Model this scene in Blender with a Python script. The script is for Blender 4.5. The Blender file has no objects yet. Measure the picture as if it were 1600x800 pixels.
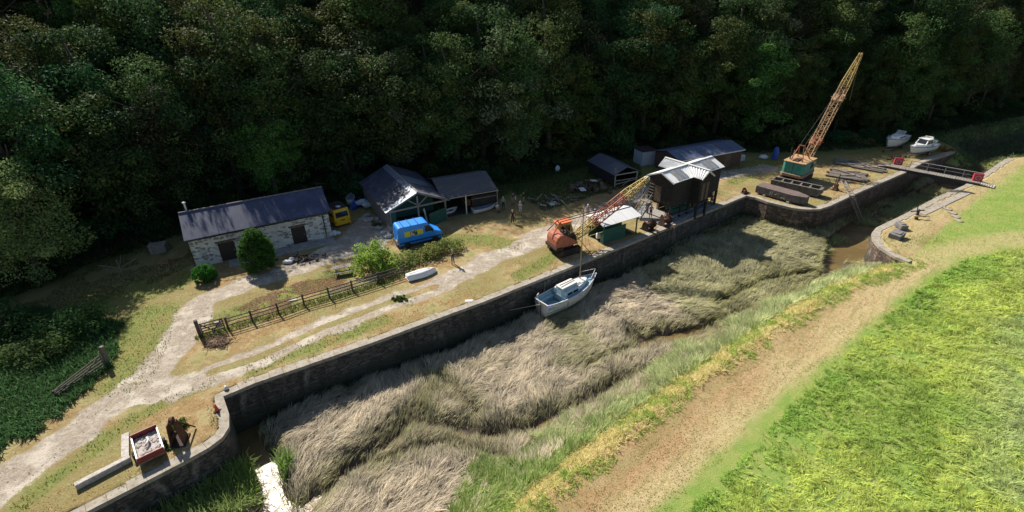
import bpy, bmesh, math, random
import numpy as np
from mathutils import Vector, Matrix

# ------------------------------------------------------------------ camera, sky, sun, exposure
sc = bpy.context.scene
COL = sc.collection
CH, CF, CP, CR = 26.0, 800.0, math.radians(28.3), math.radians(-1.2)
cF = np.array([0, math.cos(CP), -math.sin(CP)]); cU0 = np.array([0, math.sin(CP), math.cos(CP)]); cR0 = np.array([1., 0, 0])
cR = cR0 * math.cos(CR) + cU0 * math.sin(CR); cU = -cR0 * math.sin(CR) + cU0 * math.cos(CR)
cam_d = bpy.data.cameras.new('camera'); cam = bpy.data.objects.new('camera', cam_d); COL.objects.link(cam)
cam.matrix_world = Matrix(((cR[0], cU[0], -cF[0], 0), (cR[1], cU[1], -cF[1], 0), (cR[2], cU[2], -cF[2], CH), (0, 0, 0, 1)))
cam_d.sensor_width = 36; cam_d.lens = 36 * CF / 1600; cam_d.clip_end = 3000
sc.camera = cam

SUN_EL, SUN_AZ = 42.0, 130.0          # azimuth counter-clockwise from +x: behind the wood, to the left
w = bpy.data.worlds.new('World'); sc.world = w; w.use_nodes = True
nt = w.node_tree; bg = nt.nodes['Background']
sky = nt.nodes.new('ShaderNodeTexSky'); sky.sky_type = 'NISHITA'; sky.sun_disc = False
sky.sun_elevation = math.radians(SUN_EL); sky.sun_rotation = math.radians(90 - SUN_AZ)
nt.links.new(sky.outputs[0], bg.inputs[0]); bg.inputs[1].default_value = 0.062
sl = bpy.data.lights.new('sun', 'SUN'); sun = bpy.data.objects.new('sun', sl); COL.objects.link(sun)
sl.energy = 4.8; sl.angle = math.radians(0.6); sl.color = (1, 0.93, 0.82)
sdir = Vector((-math.cos(math.radians(SUN_AZ)) * math.cos(math.radians(SUN_EL)), -math.sin(math.radians(SUN_AZ)) * math.cos(math.radians(SUN_EL)), -math.sin(math.radians(SUN_EL))))
sun.rotation_euler = sdir.to_track_quat('-Z', 'Y').to_euler()
sun.location = (-40, 60, 80)
sc.view_settings.view_transform = 'Standard'; sc.view_settings.look = 'None'
sc.view_settings.exposure = 0.72; sc.view_settings.gamma = 1.0; sc.view_settings.use_curve_mapping = False
sc.cycles.use_denoising = True
sc.cycles.max_bounces = 6; sc.cycles.diffuse_bounces = 3; sc.cycles.transparent_max_bounces = 8

# ------------------------------------------------------------------ helpers
def G(u, v, z=0.0):
    """point of the place at height z that the survey photograph shows at (u, v)"""
    d = cF * CF + cR * (u - 800) - cU * (v - 400); t = (z - CH) / d[2]
    return (d[0] * t, d[1] * t, z)

def tag(o, label=None, cat=None, group=None, kind=None):
    if label: o['label'] = label
    if cat: o['category'] = cat
    if group: o['group'] = group
    if kind: o['kind'] = kind
    return o

def thing(name, label, cat, loc=(0, 0, 0), rz=0.0, group=None):
    o = bpy.data.objects.new(name, None); COL.objects.link(o); o.empty_display_size = 0.3
    o.location = loc; o.rotation_euler = (0, 0, math.radians(rz))
    return tag(o, label, cat, group)

def copy_tree(o, parent=None):
    c = o.copy(); COL.objects.link(c)
    if parent: c.parent = parent
    for ch in list(o.children): copy_tree(ch, c)
    return c

def N(nt, typ, **kw):
    n = nt.nodes.new(typ)
    for k, v in kw.items():
        if k in n.inputs.keys() if isinstance(k, str) else False: n.inputs[k].default_value = v
        else: setattr(n, k, v)
    return n

def mixc(nt, fac, a, b, mode='MIX'):
    n = nt.nodes.new('ShaderNodeMix'); n.data_type = 'RGBA'; n.blend_type = mode
    for sock, val in ((n.inputs[0], fac), (n.inputs[6], a), (n.inputs[7], b)):
        if isinstance(val, bpy.types.NodeSocket): nt.links.new(val, sock)
        elif isinstance(val, (int, float)): sock.default_value = val if sock.type == 'VALUE' else (val, val, val, 1)
        else: sock.default_value = (*val, 1)
    return n.outputs[2]

def math_n(nt, op, a, b=None, clamp=False):
    n = nt.nodes.new('ShaderNodeMath'); n.operation = op; n.use_clamp = clamp
    for sock, val in ((n.inputs[0], a), (n.inputs[1], b)):
        if val is None: continue
        if isinstance(val, bpy.types.NodeSocket): nt.links.new(val, sock)
        else: sock.default_value = val
    return n.outputs[0]

def noise(nt, co, scale, detail=5, rough=.6, dist=0):
    n = nt.nodes.new('ShaderNodeTexNoise'); n.inputs['Scale'].default_value = scale; n.inputs['Detail'].default_value = detail
    n.inputs['Roughness'].default_value = rough; n.inputs['Distortion'].default_value = dist
    nt.links.new(co, n.inputs['Vector']); return n.outputs[0]

def ramp(nt, fac, lo, hi):
    n = nt.nodes.new('ShaderNodeMapRange'); n.inputs[1].default_value = lo; n.inputs[2].default_value = hi
    n.interpolation_type = 'SMOOTHSTEP'; nt.links.new(fac, n.inputs[0]); return n.outputs[0]

def scaled(nt, co, s):
    n = nt.nodes.new('ShaderNodeMapping'); n.inputs['Scale'].default_value = s; nt.links.new(co, n.inputs[0]); return n.outputs[0]

def new_mat(name):
    m = bpy.data.materials.new(name); m.use_nodes = True
    return m, m.node_tree, m.node_tree.nodes['Principled BSDF']

def bump(nt, bsdf, h, strength=.5, dist=.02):
    b = nt.nodes.new('ShaderNodeBump'); b.inputs['Strength'].default_value = strength; b.inputs['Distance'].default_value = dist
    nt.links.new(h, b.inputs['Height']); nt.links.new(b.outputs[0], bsdf.inputs['Normal'])

def mat(name, c1, c2=None, rough=.75, metal=0., scale=2.5, bmp=.0, bscale=25, c3=None, s3=9, uvstretch=None, spec=None):
    """weathered surface: two tones by noise, optional third tone in blotches"""
    m, nt, b = new_mat(name)
    tc = nt.nodes.new('ShaderNodeTexCoord'); co = tc.outputs['Object']
    if uvstretch: co = scaled(nt, tc.outputs['UV'], uvstretch)
    if c2 is None: c2 = tuple(x * .65 for x in c1)
    n1 = noise(nt, co, scale, 6, .65)
    col = mixc(nt, ramp(nt, n1, .35, .65), c1, c2)
    if c3 is not None: col = mixc(nt, ramp(nt, noise(nt, co, s3, 4, .6), .56, .66), col, c3)
    nt.links.new(col, b.inputs['Base Color'])
    b.inputs['Roughness'].default_value = rough; b.inputs['Metallic'].default_value = metal
    if spec is not None: b.inputs['Specular IOR Level'].default_value = spec
    if bmp: bump(nt, b, noise(nt, co, bscale, 4), bmp)
    return m

class MB:
    def __init__(s): s.v = []; s.f = []; s.m = []
    def add(s, vs, fs, m=0):
        o = len(s.v); s.v += [tuple(map(float, p)) for p in vs]
        for f in fs: s.f.append([i + o for i in f]); s.m.append(m)
        return s
    def box(s, c, d, m=0, r=(0, 0, 0)):
        R = Matrix.Rotation(math.radians(r[2]), 3, 'Z') @ Matrix.Rotation(math.radians(r[1]), 3, 'Y') @ Matrix.Rotation(math.radians(r[0]), 3, 'X')
        vs = [Vector(c) + R @ Vector((x * d[0] / 2, y * d[1] / 2, z * d[2] / 2)) for z in (-1, 1) for y in (-1, 1) for x in (-1, 1)]
        return s.add(vs, [(0, 2, 3, 1), (4, 5, 7, 6), (0, 1, 5, 4), (2, 6, 7, 3), (0, 4, 6, 2), (1, 3, 7, 5)], m)
    def bar(s, p, q, w, h=None, m=0):
        p, q = Vector(p), Vector(q); h = w if h is None else h
        d = (q - p).normalized(); up = Vector((0, 0, 1)) if abs(d.z) < .95 else Vector((0, 1, 0))
        x = d.cross(up).normalized(); y = x.cross(d)
        vs = [a + x * i * w / 2 + y * j * h / 2 for a in (p, q) for (i, j) in ((-1, -1), (1, -1), (1, 1), (-1, 1))]
        return s.add(vs, [(3, 2, 1, 0), (4, 5, 6, 7), (0, 1, 5, 4), (1, 2, 6, 5), (2, 3, 7, 6), (3, 0, 4, 7)], m)
    def tube(s, pts, r, n=7, m=0):
        pts = [Vector(p) for p in pts]; rs = r if isinstance(r, (list, tuple)) else [r] * len(pts); vs = []
        for i, p in enumerate(pts):
            d = (pts[min(i + 1, len(pts) - 1)] - pts[max(i - 1, 0)]).normalized(); up = Vector((0, 0, 1)) if abs(d.z) < .9 else Vector((1, 0, 0))
            x = d.cross(up).normalized(); y = x.cross(d)
            vs += [p + (x * math.cos(a) + y * math.sin(a)) * rs[i] for a in [2 * math.pi * k / n for k in range(n)]]
        fs = [(i * n + k, i * n + (k + 1) % n, (i + 1) * n + (k + 1) % n, (i + 1) * n + k) for i in range(len(pts) - 1) for k in range(n)]
        fs += [tuple(range(n))[::-1], tuple((len(pts) - 1) * n + k for k in range(n))]
        return s.add(vs, fs, m)
    def prism(s, poly, z0, z1, m=0):
        n = len(poly); zb = z0 if isinstance(z0, (list, tuple)) else [z0] * n
        vs = [(p[0], p[1], zb[i]) for i, p in enumerate(poly)] + [(p[0], p[1], z1) for p in poly]
        return s.add(vs, [tuple(range(n))[::-1], tuple(range(n, 2 * n))] + [(i, (i + 1) % n, n + (i + 1) % n, n + i) for i in range(n)], m)
    def prof(s, poly, y0, y1, m=0, f=None):
        """(x, z) outline extruded along y; f scales y by height"""
        n = len(poly); f = f or (lambda x, z: 1.0)
        vs = [(p[0], y * f(p[0], p[1]), p[1]) for y in (y0, y1) for p in poly]
        return s.add(vs, [tuple(range(n)), tuple(range(n, 2 * n))[::-1]] + [(i, n + i, n + (i + 1) % n, (i + 1) % n) for i in range(n)], m)
    def slab(s, a, b, c, d, t, m=0):
        a, b, c, d = map(Vector, (a, b, c, d)); n = (b - a).cross(d - a).normalized() * t
        vs = [a, b, c, d, a + n, b + n, c + n, d + n]
        return s.add(vs, [(3, 2, 1, 0), (4, 5, 6, 7), (0, 1, 5, 4), (1, 2, 6, 5), (2, 3, 7, 6), (3, 0, 4, 7)], m)
    def corr(s, a, b, c, d, period=.25, amp=.035, m=0, t=.012):
        """corrugated sheet a-b along the eave, d-c along the ridge"""
        a, b, c, d = map(Vector, (a, b, c, d)); n = (b - a).cross(d - a).normalized(); L = max((b - a).length, (c - d).length); k = max(4, int(L / period * 4)); vs = []
        for off in (0, -t):
            for i in range(k + 1):
                u = i / k; h = n * (math.sin(u * L / period * 2 * math.pi) * amp + off); vs += [a.lerp(b, u) + h, d.lerp(c, u) + h]
        o = 2 * (k + 1)
        fs = [(2 * i, 2 * i + 2, 2 * i + 3, 2 * i + 1) for i in range(k)] + [(o + 2 * i + 1, o + 2 * i + 3, o + 2 * i + 2, o + 2 * i) for i in range(k)]
        fs += [(2 * i, o + 2 * i, o + 2 * i + 2, 2 * i + 2) for i in range(k)] + [(2 * i + 1, 2 * i + 3, o + 2 * i + 3, o + 2 * i + 1) for i in range(k)]
        fs += [(0, 1, o + 1, o), (2 * k, o + 2 * k, o + 2 * k + 1, 2 * k + 1)]
        return s.add(vs, fs, m)
    def ell(s, c, r, n=10, m=0, wob=0., seed=1):
        rr = random.Random(seed); k = n * 2 // 2 * 2; vs = []; fs = []
        for i in range(n + 1):
            th = math.pi * i / n
            for j in range(k):
                ph = 2 * math.pi * j / k; q = 1 + wob * (rr.random() - .5) * (0 < i < n)
                vs.append((c[0] + r[0] * math.sin(th) * math.cos(ph) * q, c[1] + r[1] * math.sin(th) * math.sin(ph) * q, c[2] + r[2] * math.cos(th) * q))
        fs = [(i * k + j, (i + 1) * k + j, (i + 1) * k + (j + 1) % k, i * k + (j + 1) % k) for i in range(n) for j in range(k)]
        return s.add(vs, fs, m)
    def lathe(s, c, prof, ax='z', n=14, m=0):
        vs = []
        for (r, h) in prof:
            for k in range(n):
                a = 2 * math.pi * k / n; x, y = r * math.cos(a), r * math.sin(a)
                vs.append({'z': (c[0] + x, c[1] + y, c[2] + h), 'y': (c[0] + x, c[1] + h, c[2] + y), 'x': (c[0] + h, c[1] + x, c[2] + y)}[ax])
        q = len(prof); fs = [(i * n + k, i * n + (k + 1) % n, (i + 1) * n + (k + 1) % n, (i + 1) * n + k) for i in range(q - 1) for k in range(n)]
        fs += [tuple(range(n))[::-1], tuple((q - 1) * n + k for k in range(n))]
        return s.add(vs, fs, m)
    def build(s, name, mats, parent=None, smooth=False, bevel=0, loc=None, label=None):
        me = bpy.data.meshes.new(name); me.from_pydata(s.v, [], s.f); mats = mats if isinstance(mats, (list, tuple)) else [mats]
        for mm in mats: me.materials.append(mm)
        me.polygons.foreach_set('material_index', s.m)
        bm = bmesh.new(); bm.from_mesh(me); bmesh.ops.recalc_face_normals(bm, faces=bm.faces)
        uv = bm.loops.layers.uv.new('UVMap'); Z = Vector((0, 0, 1))
        for f in bm.faces:
            n = f.normal
            if abs(n.z) > .92 or n.length < .5: t, b = Vector((1, 0, 0)), Vector((0, 1, 0))
            else: t = Z.cross(n).normalized(); b = n.cross(t)
            for l in f.loops: l[uv].uv = (l.vert.co.dot(t), l.vert.co.dot(b))
            f.smooth = smooth
        bm.to_mesh(me); bm.free()
        o = bpy.data.objects.new(name, me); COL.objects.link(o)
        if parent: o.parent = parent
        if loc: o.location = loc
        if label: o['label'] = label
        if bevel:
            bv = o.modifiers.new('bevel', 'BEVEL'); bv.width = bevel; bv.segments = 2; bv.limit_method = 'ANGLE'; bv.angle_limit = math.radians(40)
        return o

# ------------------------------------------------------------------ numpy tools
def vnoise(x, y, scale, seed):
    r = np.random.RandomState(seed).rand(257, 257); x = x / scale + 1000.37; y = y / scale + 1000.71
    xi = np.floor(x).astype(int); yi = np.floor(y).astype(int); fx = x - xi; fy = y - yi
    fx = fx * fx * (3 - 2 * fx); fy = fy * fy * (3 - 2 * fy)
    g = lambda a, b: r[(xi + a) % 256, (yi + b) % 256]
    return (g(0, 0) * (1 - fx) + g(1, 0) * fx) * (1 - fy) + (g(0, 1) * (1 - fx) + g(1, 1) * fx) * fy
def fbm(x, y, scale, seed, o=4):
    t = 0; a = 1; s = 0
    for i in range(o): t = t + a * vnoise(x, y, scale / 2 ** i, seed + i * 7); s += a; a *= .55
    return t / s
def dpoly(x, y, pts):
    best = np.full(x.shape, 1e9)
    for (a, b) in zip(pts[:-1], pts[1:]):
        ax, ay = a[:2]; dx, dy = b[0] - ax, b[1] - ay; t = np.clip(((x - ax) * dx + (y - ay) * dy) / (dx * dx + dy * dy + 1e-9), 0, 1)
        best = np.minimum(best, np.hypot(x - ax - t * dx, y - ay - t * dy))
    return best
def sdline(x, y, pts):
    """distance to a polyline, positive to its left"""
    best = np.full(x.shape, 1e9); sg = np.ones(x.shape)
    for (a, b) in zip(pts[:-1], pts[1:]):
        ax, ay = a[:2]; dx, dy = b[0] - ax, b[1] - ay; t = np.clip(((x - ax) * dx + (y - ay) * dy) / (dx * dx + dy * dy + 1e-9), 0, 1)
        d = np.hypot(x - ax - t * dx, y - ay - t * dy); s = np.where(dx * (y - ay) - dy * (x - ax) >= 0, 1., -1.)
        sg = np.where(d < best - 1e-6, s, sg); best = np.minimum(best, d)
    return best * sg
def inpoly(x, y, pts):
    ins = np.zeros(x.shape, bool); n = len(pts)
    for i in range(n):
        (x1, y1), (x2, y2) = pts[i][:2], pts[(i + 1) % n][:2]
        c = ((y1 > y) != (y2 > y)) & (x < (x2 - x1) * (y - y1) / (y2 - y1 + 1e-12) + x1); ins ^= c
    return ins
def sstep(a, b, x):
    t = np.clip((x - a) / (b - a), 0, 1); return t * t * (3 - 2 * t)
def GP(lst, z=0): return [G(u, v, z) for u, v in lst]

def mesh_np(name, V, F, mats, attrs=None, parent=None, smooth=False, link=True, midx=None):
    me = bpy.data.meshes.new(name); nv, nf, k = len(V), len(F), F.shape[1]
    me.vertices.add(nv); me.vertices.foreach_set('co', np.ascontiguousarray(V, np.float32).ravel())
    me.loops.add(nf * k); me.loops.foreach_set('vertex_index', np.ascontiguousarray(F, np.int32).ravel())
    me.polygons.add(nf); me.polygons.foreach_set('loop_start', np.arange(0, nf * k, k, dtype=np.int32)); me.polygons.foreach_set('loop_total', np.full(nf, k, np.int32))
    if smooth: me.polygons.foreach_set('use_smooth', np.ones(nf, bool))
    if midx is not None: me.polygons.foreach_set('material_index', midx.astype(np.int32))
    for m in (mats if isinstance(mats, (list, tuple)) else [mats]): me.materials.append(m)
    for an, av in (attrs or {}).items():
        if av.ndim == 2:
            a = me.attributes.new(an, 'FLOAT_COLOR', 'POINT'); q = np.ones((nv, 4), np.float32); q[:, :3] = av; a.data.foreach_set('color', q.ravel())
        else:
            a = me.attributes.new(an, 'FLOAT', 'POINT'); a.data.foreach_set('value', av.astype(np.float32))
    me.update(calc_edges=True)
    if not link: return me
    o = bpy.data.objects.new(name, me); COL.objects.link(o)
    if parent: o.parent = parent
    return o

def blades(P, ang, L, W, lean, tint, rs):
    n = len(P); tw = ang + rs.normal(0, .5, n)
    wx, wy = -np.sin(tw), np.cos(tw); cx, cy = np.cos(ang), np.sin(ang); V = np.empty((n, 6, 3), np.float32)
    for i, (dx, dz, ws) in enumerate(((0 * lean, 0 * lean, .8), (.42 * lean, .5 * (1 - .5 * lean), 1.), (lean, 1 - .86 * lean, .25))):
        for j, s in enumerate((-.5, .5)):
            k = L * dx; V[:, i * 2 + j, 0] = P[:, 0] + cx * k + wx * W * ws * s; V[:, i * 2 + j, 1] = P[:, 1] + cy * k + wy * W * ws * s; V[:, i * 2 + j, 2] = P[:, 2] + L * dz
    b = (np.arange(n) * 6)[:, None]; F = np.concatenate([b + np.array([[0, 1, 3, 2]]), b + np.array([[2, 3, 5, 4]])])
    return V.reshape(-1, 3), F, np.repeat(tint, 6, 0)

# ------------------------------------------------------------------ plan of the place
WALL_L = GP([(40, 848), (135, 800), (288, 721), (324, 701), (347, 684), (357, 668), (357, 648), (348, 620), (400, 598), (580, 536), (760, 470), (1010, 370), (1166, 306)])
WALL_Q = GP([(1166, 306), (1180, 309), (1200, 316), (1221, 321), (1240, 325.5), (1260, 327.5), (1280, 327), (1296, 322), (1309, 316), (1348, 298), (1416, 269), (1442, 254), (1494, 237)])
BACK_E = [(74.5, 84), (75.5, 90.5), (90, 97), (150, 118), (150, 92)]
WALL_R = GP([(1576, 247), (1566, 252), (1537, 272), (1507, 290), (1465, 308), (1410, 337), (1387, 348), (1370, 356), (1363, 364), (1364, 374), (1374, 386), (1400, 402), (1420, 410)])
BANK = [WALL_R[-1]] + GP([(1300, 455), (1180, 530), (1000, 655), (830, 790), (700, 905)])
BASIN = WALL_L + WALL_Q[1:] + BACK_E + WALL_R + BANK[1:] + [(-10, 8), (-28, 8)]
FOOT = [(-160, -40), (-78, 18), (-60, 36), (-52, 46), (-46, 57), (-38, 63), (-25, 68), (-12, 72.5), (0, 75), (10, 82), (20, 87), (32, 89), (44, 87.5), (56, 88.5), (66, 91), (76, 96), (100, 107), (160, 140), (330, 220)]
CREEK = [GP([(1420, 300), (1340, 350), (1325, 395), (1290, 440), (1200, 490), (1090, 515), (1000, 525)], -3),
         GP([(1130, 545), (1030, 580), (960, 600), (905, 632), (865, 645), (820, 668), (760, 676), (690, 664), (640, 652), (600, 690), (545, 725), (470, 790)], -3),
         GP([(365, 650), (390, 690), (414, 730), (428, 790), (415, 850)], -3.2),
         GP([(375, 655), (430, 650), (510, 605), (600, 580), (700, 543), (820, 490), (900, 455), (1040, 400)], -3.2),
         GP([(915, 570), (985, 545), (1040, 522), (1110, 500)], -3), GP([(690, 590), (720, 625), (745, 650)], -3), GP([(850, 700), (925, 685), (990, 645), (1060, 600)], -3), GP([(540, 735), (630, 705), (710, 692), (780, 720)], -3), GP([(1120, 470), (1190, 440), (1260, 425)], -3)]
def creek_d(x, y):
    return [dpoly(x, y, c) for c in CREEK]

def height(x, y, fine=True):
    x = np.asarray(x, float); y = np.asarray(y, float)
    s = sdline(x, y, FOOT); k = np.clip(s + 2, 0, None)
    z = np.where(k < 8, k * k * .035, 8 * 8 * .035 + (k - 8) * (.66 + .30 * sstep(-50, -5, x))); z = np.minimum(z, 62 + 8 * np.tanh((z - 62) / 30)) 
    z = z + np.clip(k / 6, 0, 1) * (fbm(x, y, 9, 11) - .5) * 1.8
    z = z + (fbm(x, y, 5, 3) - .5) * .10 * np.clip(dpoly(x, y, WALL_L + WALL_Q[1:]) / 3, 0, 1) * np.clip(dpoly(x, y, WALL_R) / 3, 0, 1)
    ins = inpoly(x, y, BASIN); dw = np.minimum(dpoly(x, y, WALL_L + WALL_Q[1:]), dpoly(x, y, WALL_R)); db = np.minimum(dpoly(x, y, BANK), dpoly(x, y, [WALL_Q[-1]] + BACK_E + [WALL_R[0]]))
    lk = 1 - np.abs(vnoise(x * .8 + y * .6 + 2 * vnoise(x, y, 3, 33), (y * .8 - x * .6) * .5, 1.0, 31) * 2 - 1); m = -3.0 + (fbm(x, y, 5, 21, 3) - .5) * .55 + (lk ** 1.5 - .4) * .30
    cd = creek_d(x, y)
    m = m - .9 * np.exp(-(cd[0] / 1.5) ** 2) - .75 * np.exp(-(cd[1] / .95) ** 2) - 1.2 * np.exp(-(cd[2] / 1.15) ** 2) - .8 * np.exp(-(cd[3] / .8) ** 2)
    for q in cd[4:]: m = m - .5 * np.exp(-(q / .42) ** 2)
    lock = inpoly(x, y, LOCKBED); m = np.where(lock, -4.2 + .75 * sstep(.45, .62, fbm(x, y, 4, 77)), m)
    m = np.maximum(m, -db * .62 + .0)
    inn = ins | (dw < .5) & (s < 0)
    return np.where(inn, m, z)
LOCKBED = GP([(1300, 340), (1345, 306), (1500, 245), (1545, 270), (1410, 345), (1366, 372), (1340, 400), (1290, 395)])

ROADS = [(GP([(-60, 815), (0, 762), (130, 668), (235, 585), (285, 520), (318, 470), (400, 440), (480, 415), (560, 385), (575, 345)]), 1.55),
         (GP([(205, 620), (290, 600), (400, 560), (500, 513), (600, 476), (690, 445), (760, 408), (830, 380), (900, 345), (1000, 303), (1120, 275), (1200, 262)]), 1.5)]
ROAD2M = GP([(330, 582), (400, 560), (500, 513), (600, 476), (680, 448)])
YARD = GP([(470, 405), (530, 372), (575, 330), (612, 362), (600, 395), (540, 400), (500, 412)])
QYARD = GP([(800, 372), (860, 350), (960, 318), (1000, 290), (1010, 312), (900, 345), (850, 372)])
PATH_A = GP([(862, 905), (968, 795), (1182, 605), (1398, 438), (1436, 410)])
PATH_B = GP([(1390, 385), (1425, 352), (1500, 306), (1548, 272), (1610, 238)])
TALL = GP([(985, 905), (1078, 800), (1258, 612), (1432, 455), (1510, 405), (1620, 385), (1900, 380), (1900, 905)])
MEAD = GP([(915, 905), (1008, 800), (1208, 610), (1398, 450), (1415, 412), (1480, 350), (1550, 290), (1620, 240), (1900, 230), (2100, 905)])
GREENP = [(GP([(395, 575), (470, 545), (560, 515), (600, 500)]), .9), (GP([(180, 640), (60, 740), (-40, 800)]), .0), (GP([(20, 800), (110, 728), (190, 670), (250, 632), (330, 598)]), .55),
          (GP([(330, 520), (420, 492), (520, 462), (600, 440)]), .7), (GP([(340, 500), (440, 462), (540, 425)]), 1.2), (GP([(190, 515), (238, 492), (222, 540), (196, 590)]), 2.3), (GP([(870, 395), (850, 410), (810, 430)]), .8),
          (GP([(640, 470), (620, 465)]), .8), (GP([(1330, 240), (1385, 232)]), 1.0), (GP([(1145, 285), (1180, 268)]), 1.0), (GP([(130, 478), (200, 462), (265, 440)]), 2.6), (GP([(760, 300), (800, 300), (880, 288), (1000, 265)]), 3.4), (GP([(1140, 268), (1200, 252), (1290, 236), (1350, 226)]), 2.2), (GP([(600, 440), (560, 452), (510, 455)]), .8), (GP([(560, 550), (700, 500), (760, 475)]), .35), (GP([(150, 690), (210, 655)]), .7), (GP([(1395, 380), (1460, 372)]), 1.2), (GP([(690, 375), (760, 375), (800, 385)]), 1.6)]
CONC = GP([(985, 336), (1000, 320), (1022, 322), (1058, 345), (1035, 357)])

nx = np.unique(np.concatenate([np.linspace(-500, -80, 22), np.arange(-80, -46, .9), np.arange(-46, 78, .26), np.arange(78, 130, 1.0), np.linspace(130, 600, 22)]))
ny = np.unique(np.concatenate([np.linspace(-300, 4, 20), np.arange(4, 13, .9), np.arange(13, 86, .26), np.arange(86, 150, 1.0), np.linspace(150, 900, 26)]))
X, Y = np.meshgrid(nx, ny); x, y = X.ravel(), Y.ravel()
z = height(x, y)
d_in = inpoly(x, y, BASIN) | (z < -.6)
wob = (fbm(x, y, 2.2, 91) - .5) * 1.1
road = np.zeros_like(x)
for pts, hw in ROADS: road = np.maximum(road, 1 - sstep(hw - .7, hw + .55, dpoly(x, y, pts) + wob * 1.1 + (fbm(x, y, .8, 93, 2) - .5) * .7))
mid = dpoly(x, y, ROAD2M); road = np.where(mid < .5, road * sstep(.28, .62, mid + wob * .25), road)
mid1 = dpoly(x, y, ROADS[0][0]); road = np.where(mid1 < .4, road * (.62 + .38 * sstep(.1, .5, mid1 + wob * .3)), road)
yard = np.maximum(inpoly(x, y, YARD) * 1., inpoly(x, y, QYARD) * 1.); road = np.maximum(road, yard * .9)
green = np.zeros_like(x)
for pts, hw in GREENP: green = np.maximum(green, (1 - sstep(hw * .5, hw * 1.3 + .15, dpoly(x, y, pts) + wob * .5)))
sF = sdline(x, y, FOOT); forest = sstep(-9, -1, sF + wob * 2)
green = np.maximum(green, sstep(-13, -5, sF + wob * 3) * .75)
pathm = np.maximum(1 - sstep(.9, 2.0, dpoly(x, y, PATH_A) + wob * .9), (1 - sstep(.8, 3.2, dpoly(x, y, PATH_B) + wob * 1.5)) * .8); pathm = np.maximum(pathm, .75 * (1 - sstep(.4, 2.2, dpoly(x, y, GP([(1440, 410), (1480, 392), (1590, 372), (1700, 365)])) + wob * 2)))
bankd = sdline(x, y, BANK)
pathm = np.maximum(pathm, (1 - sstep(.8, 2.0, np.abs(dpoly(x, y, BANK)))) * .7)
mead = inpoly(x, y, MEAD) * 1.
pa_, pb_ = PATH_A[1], PATH_A[3]; ll_ = math.hypot(pb_[0] - pa_[0], pb_[1] - pa_[1]); al_ = ((x - pa_[0]) * (pb_[0] - pa_[0]) + (y - pa_[1]) * (pb_[1] - pa_[1])) / ll_; ac_ = (-(x - pa_[0]) * (pb_[1] - pa_[1]) + (y - pa_[1]) * (pb_[0] - pa_[0])) / ll_
brown = sstep(-.9, 1.6, ac_ + (fbm(x, y, 3, 152, 3) - .5) * 3) * np.clip(1.25 - al_ / 34, 0, 1) * (dpoly(x, y, PATH_A) < 5)
conc = inpoly(x, y, CONC) * 1.
mud = (d_in & (z < -1.6)) * 1.; mead = np.where(d_in & (z >= -1.6), .8, mead)
nxn, nyn = len(nx), len(ny)
ii = (np.arange(nyn - 1)[:, None] * nxn + np.arange(nxn - 1)[None, :]).ravel()
FQ = np.stack([ii, ii + 1, ii + nxn + 1, ii + nxn], 1)

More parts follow.
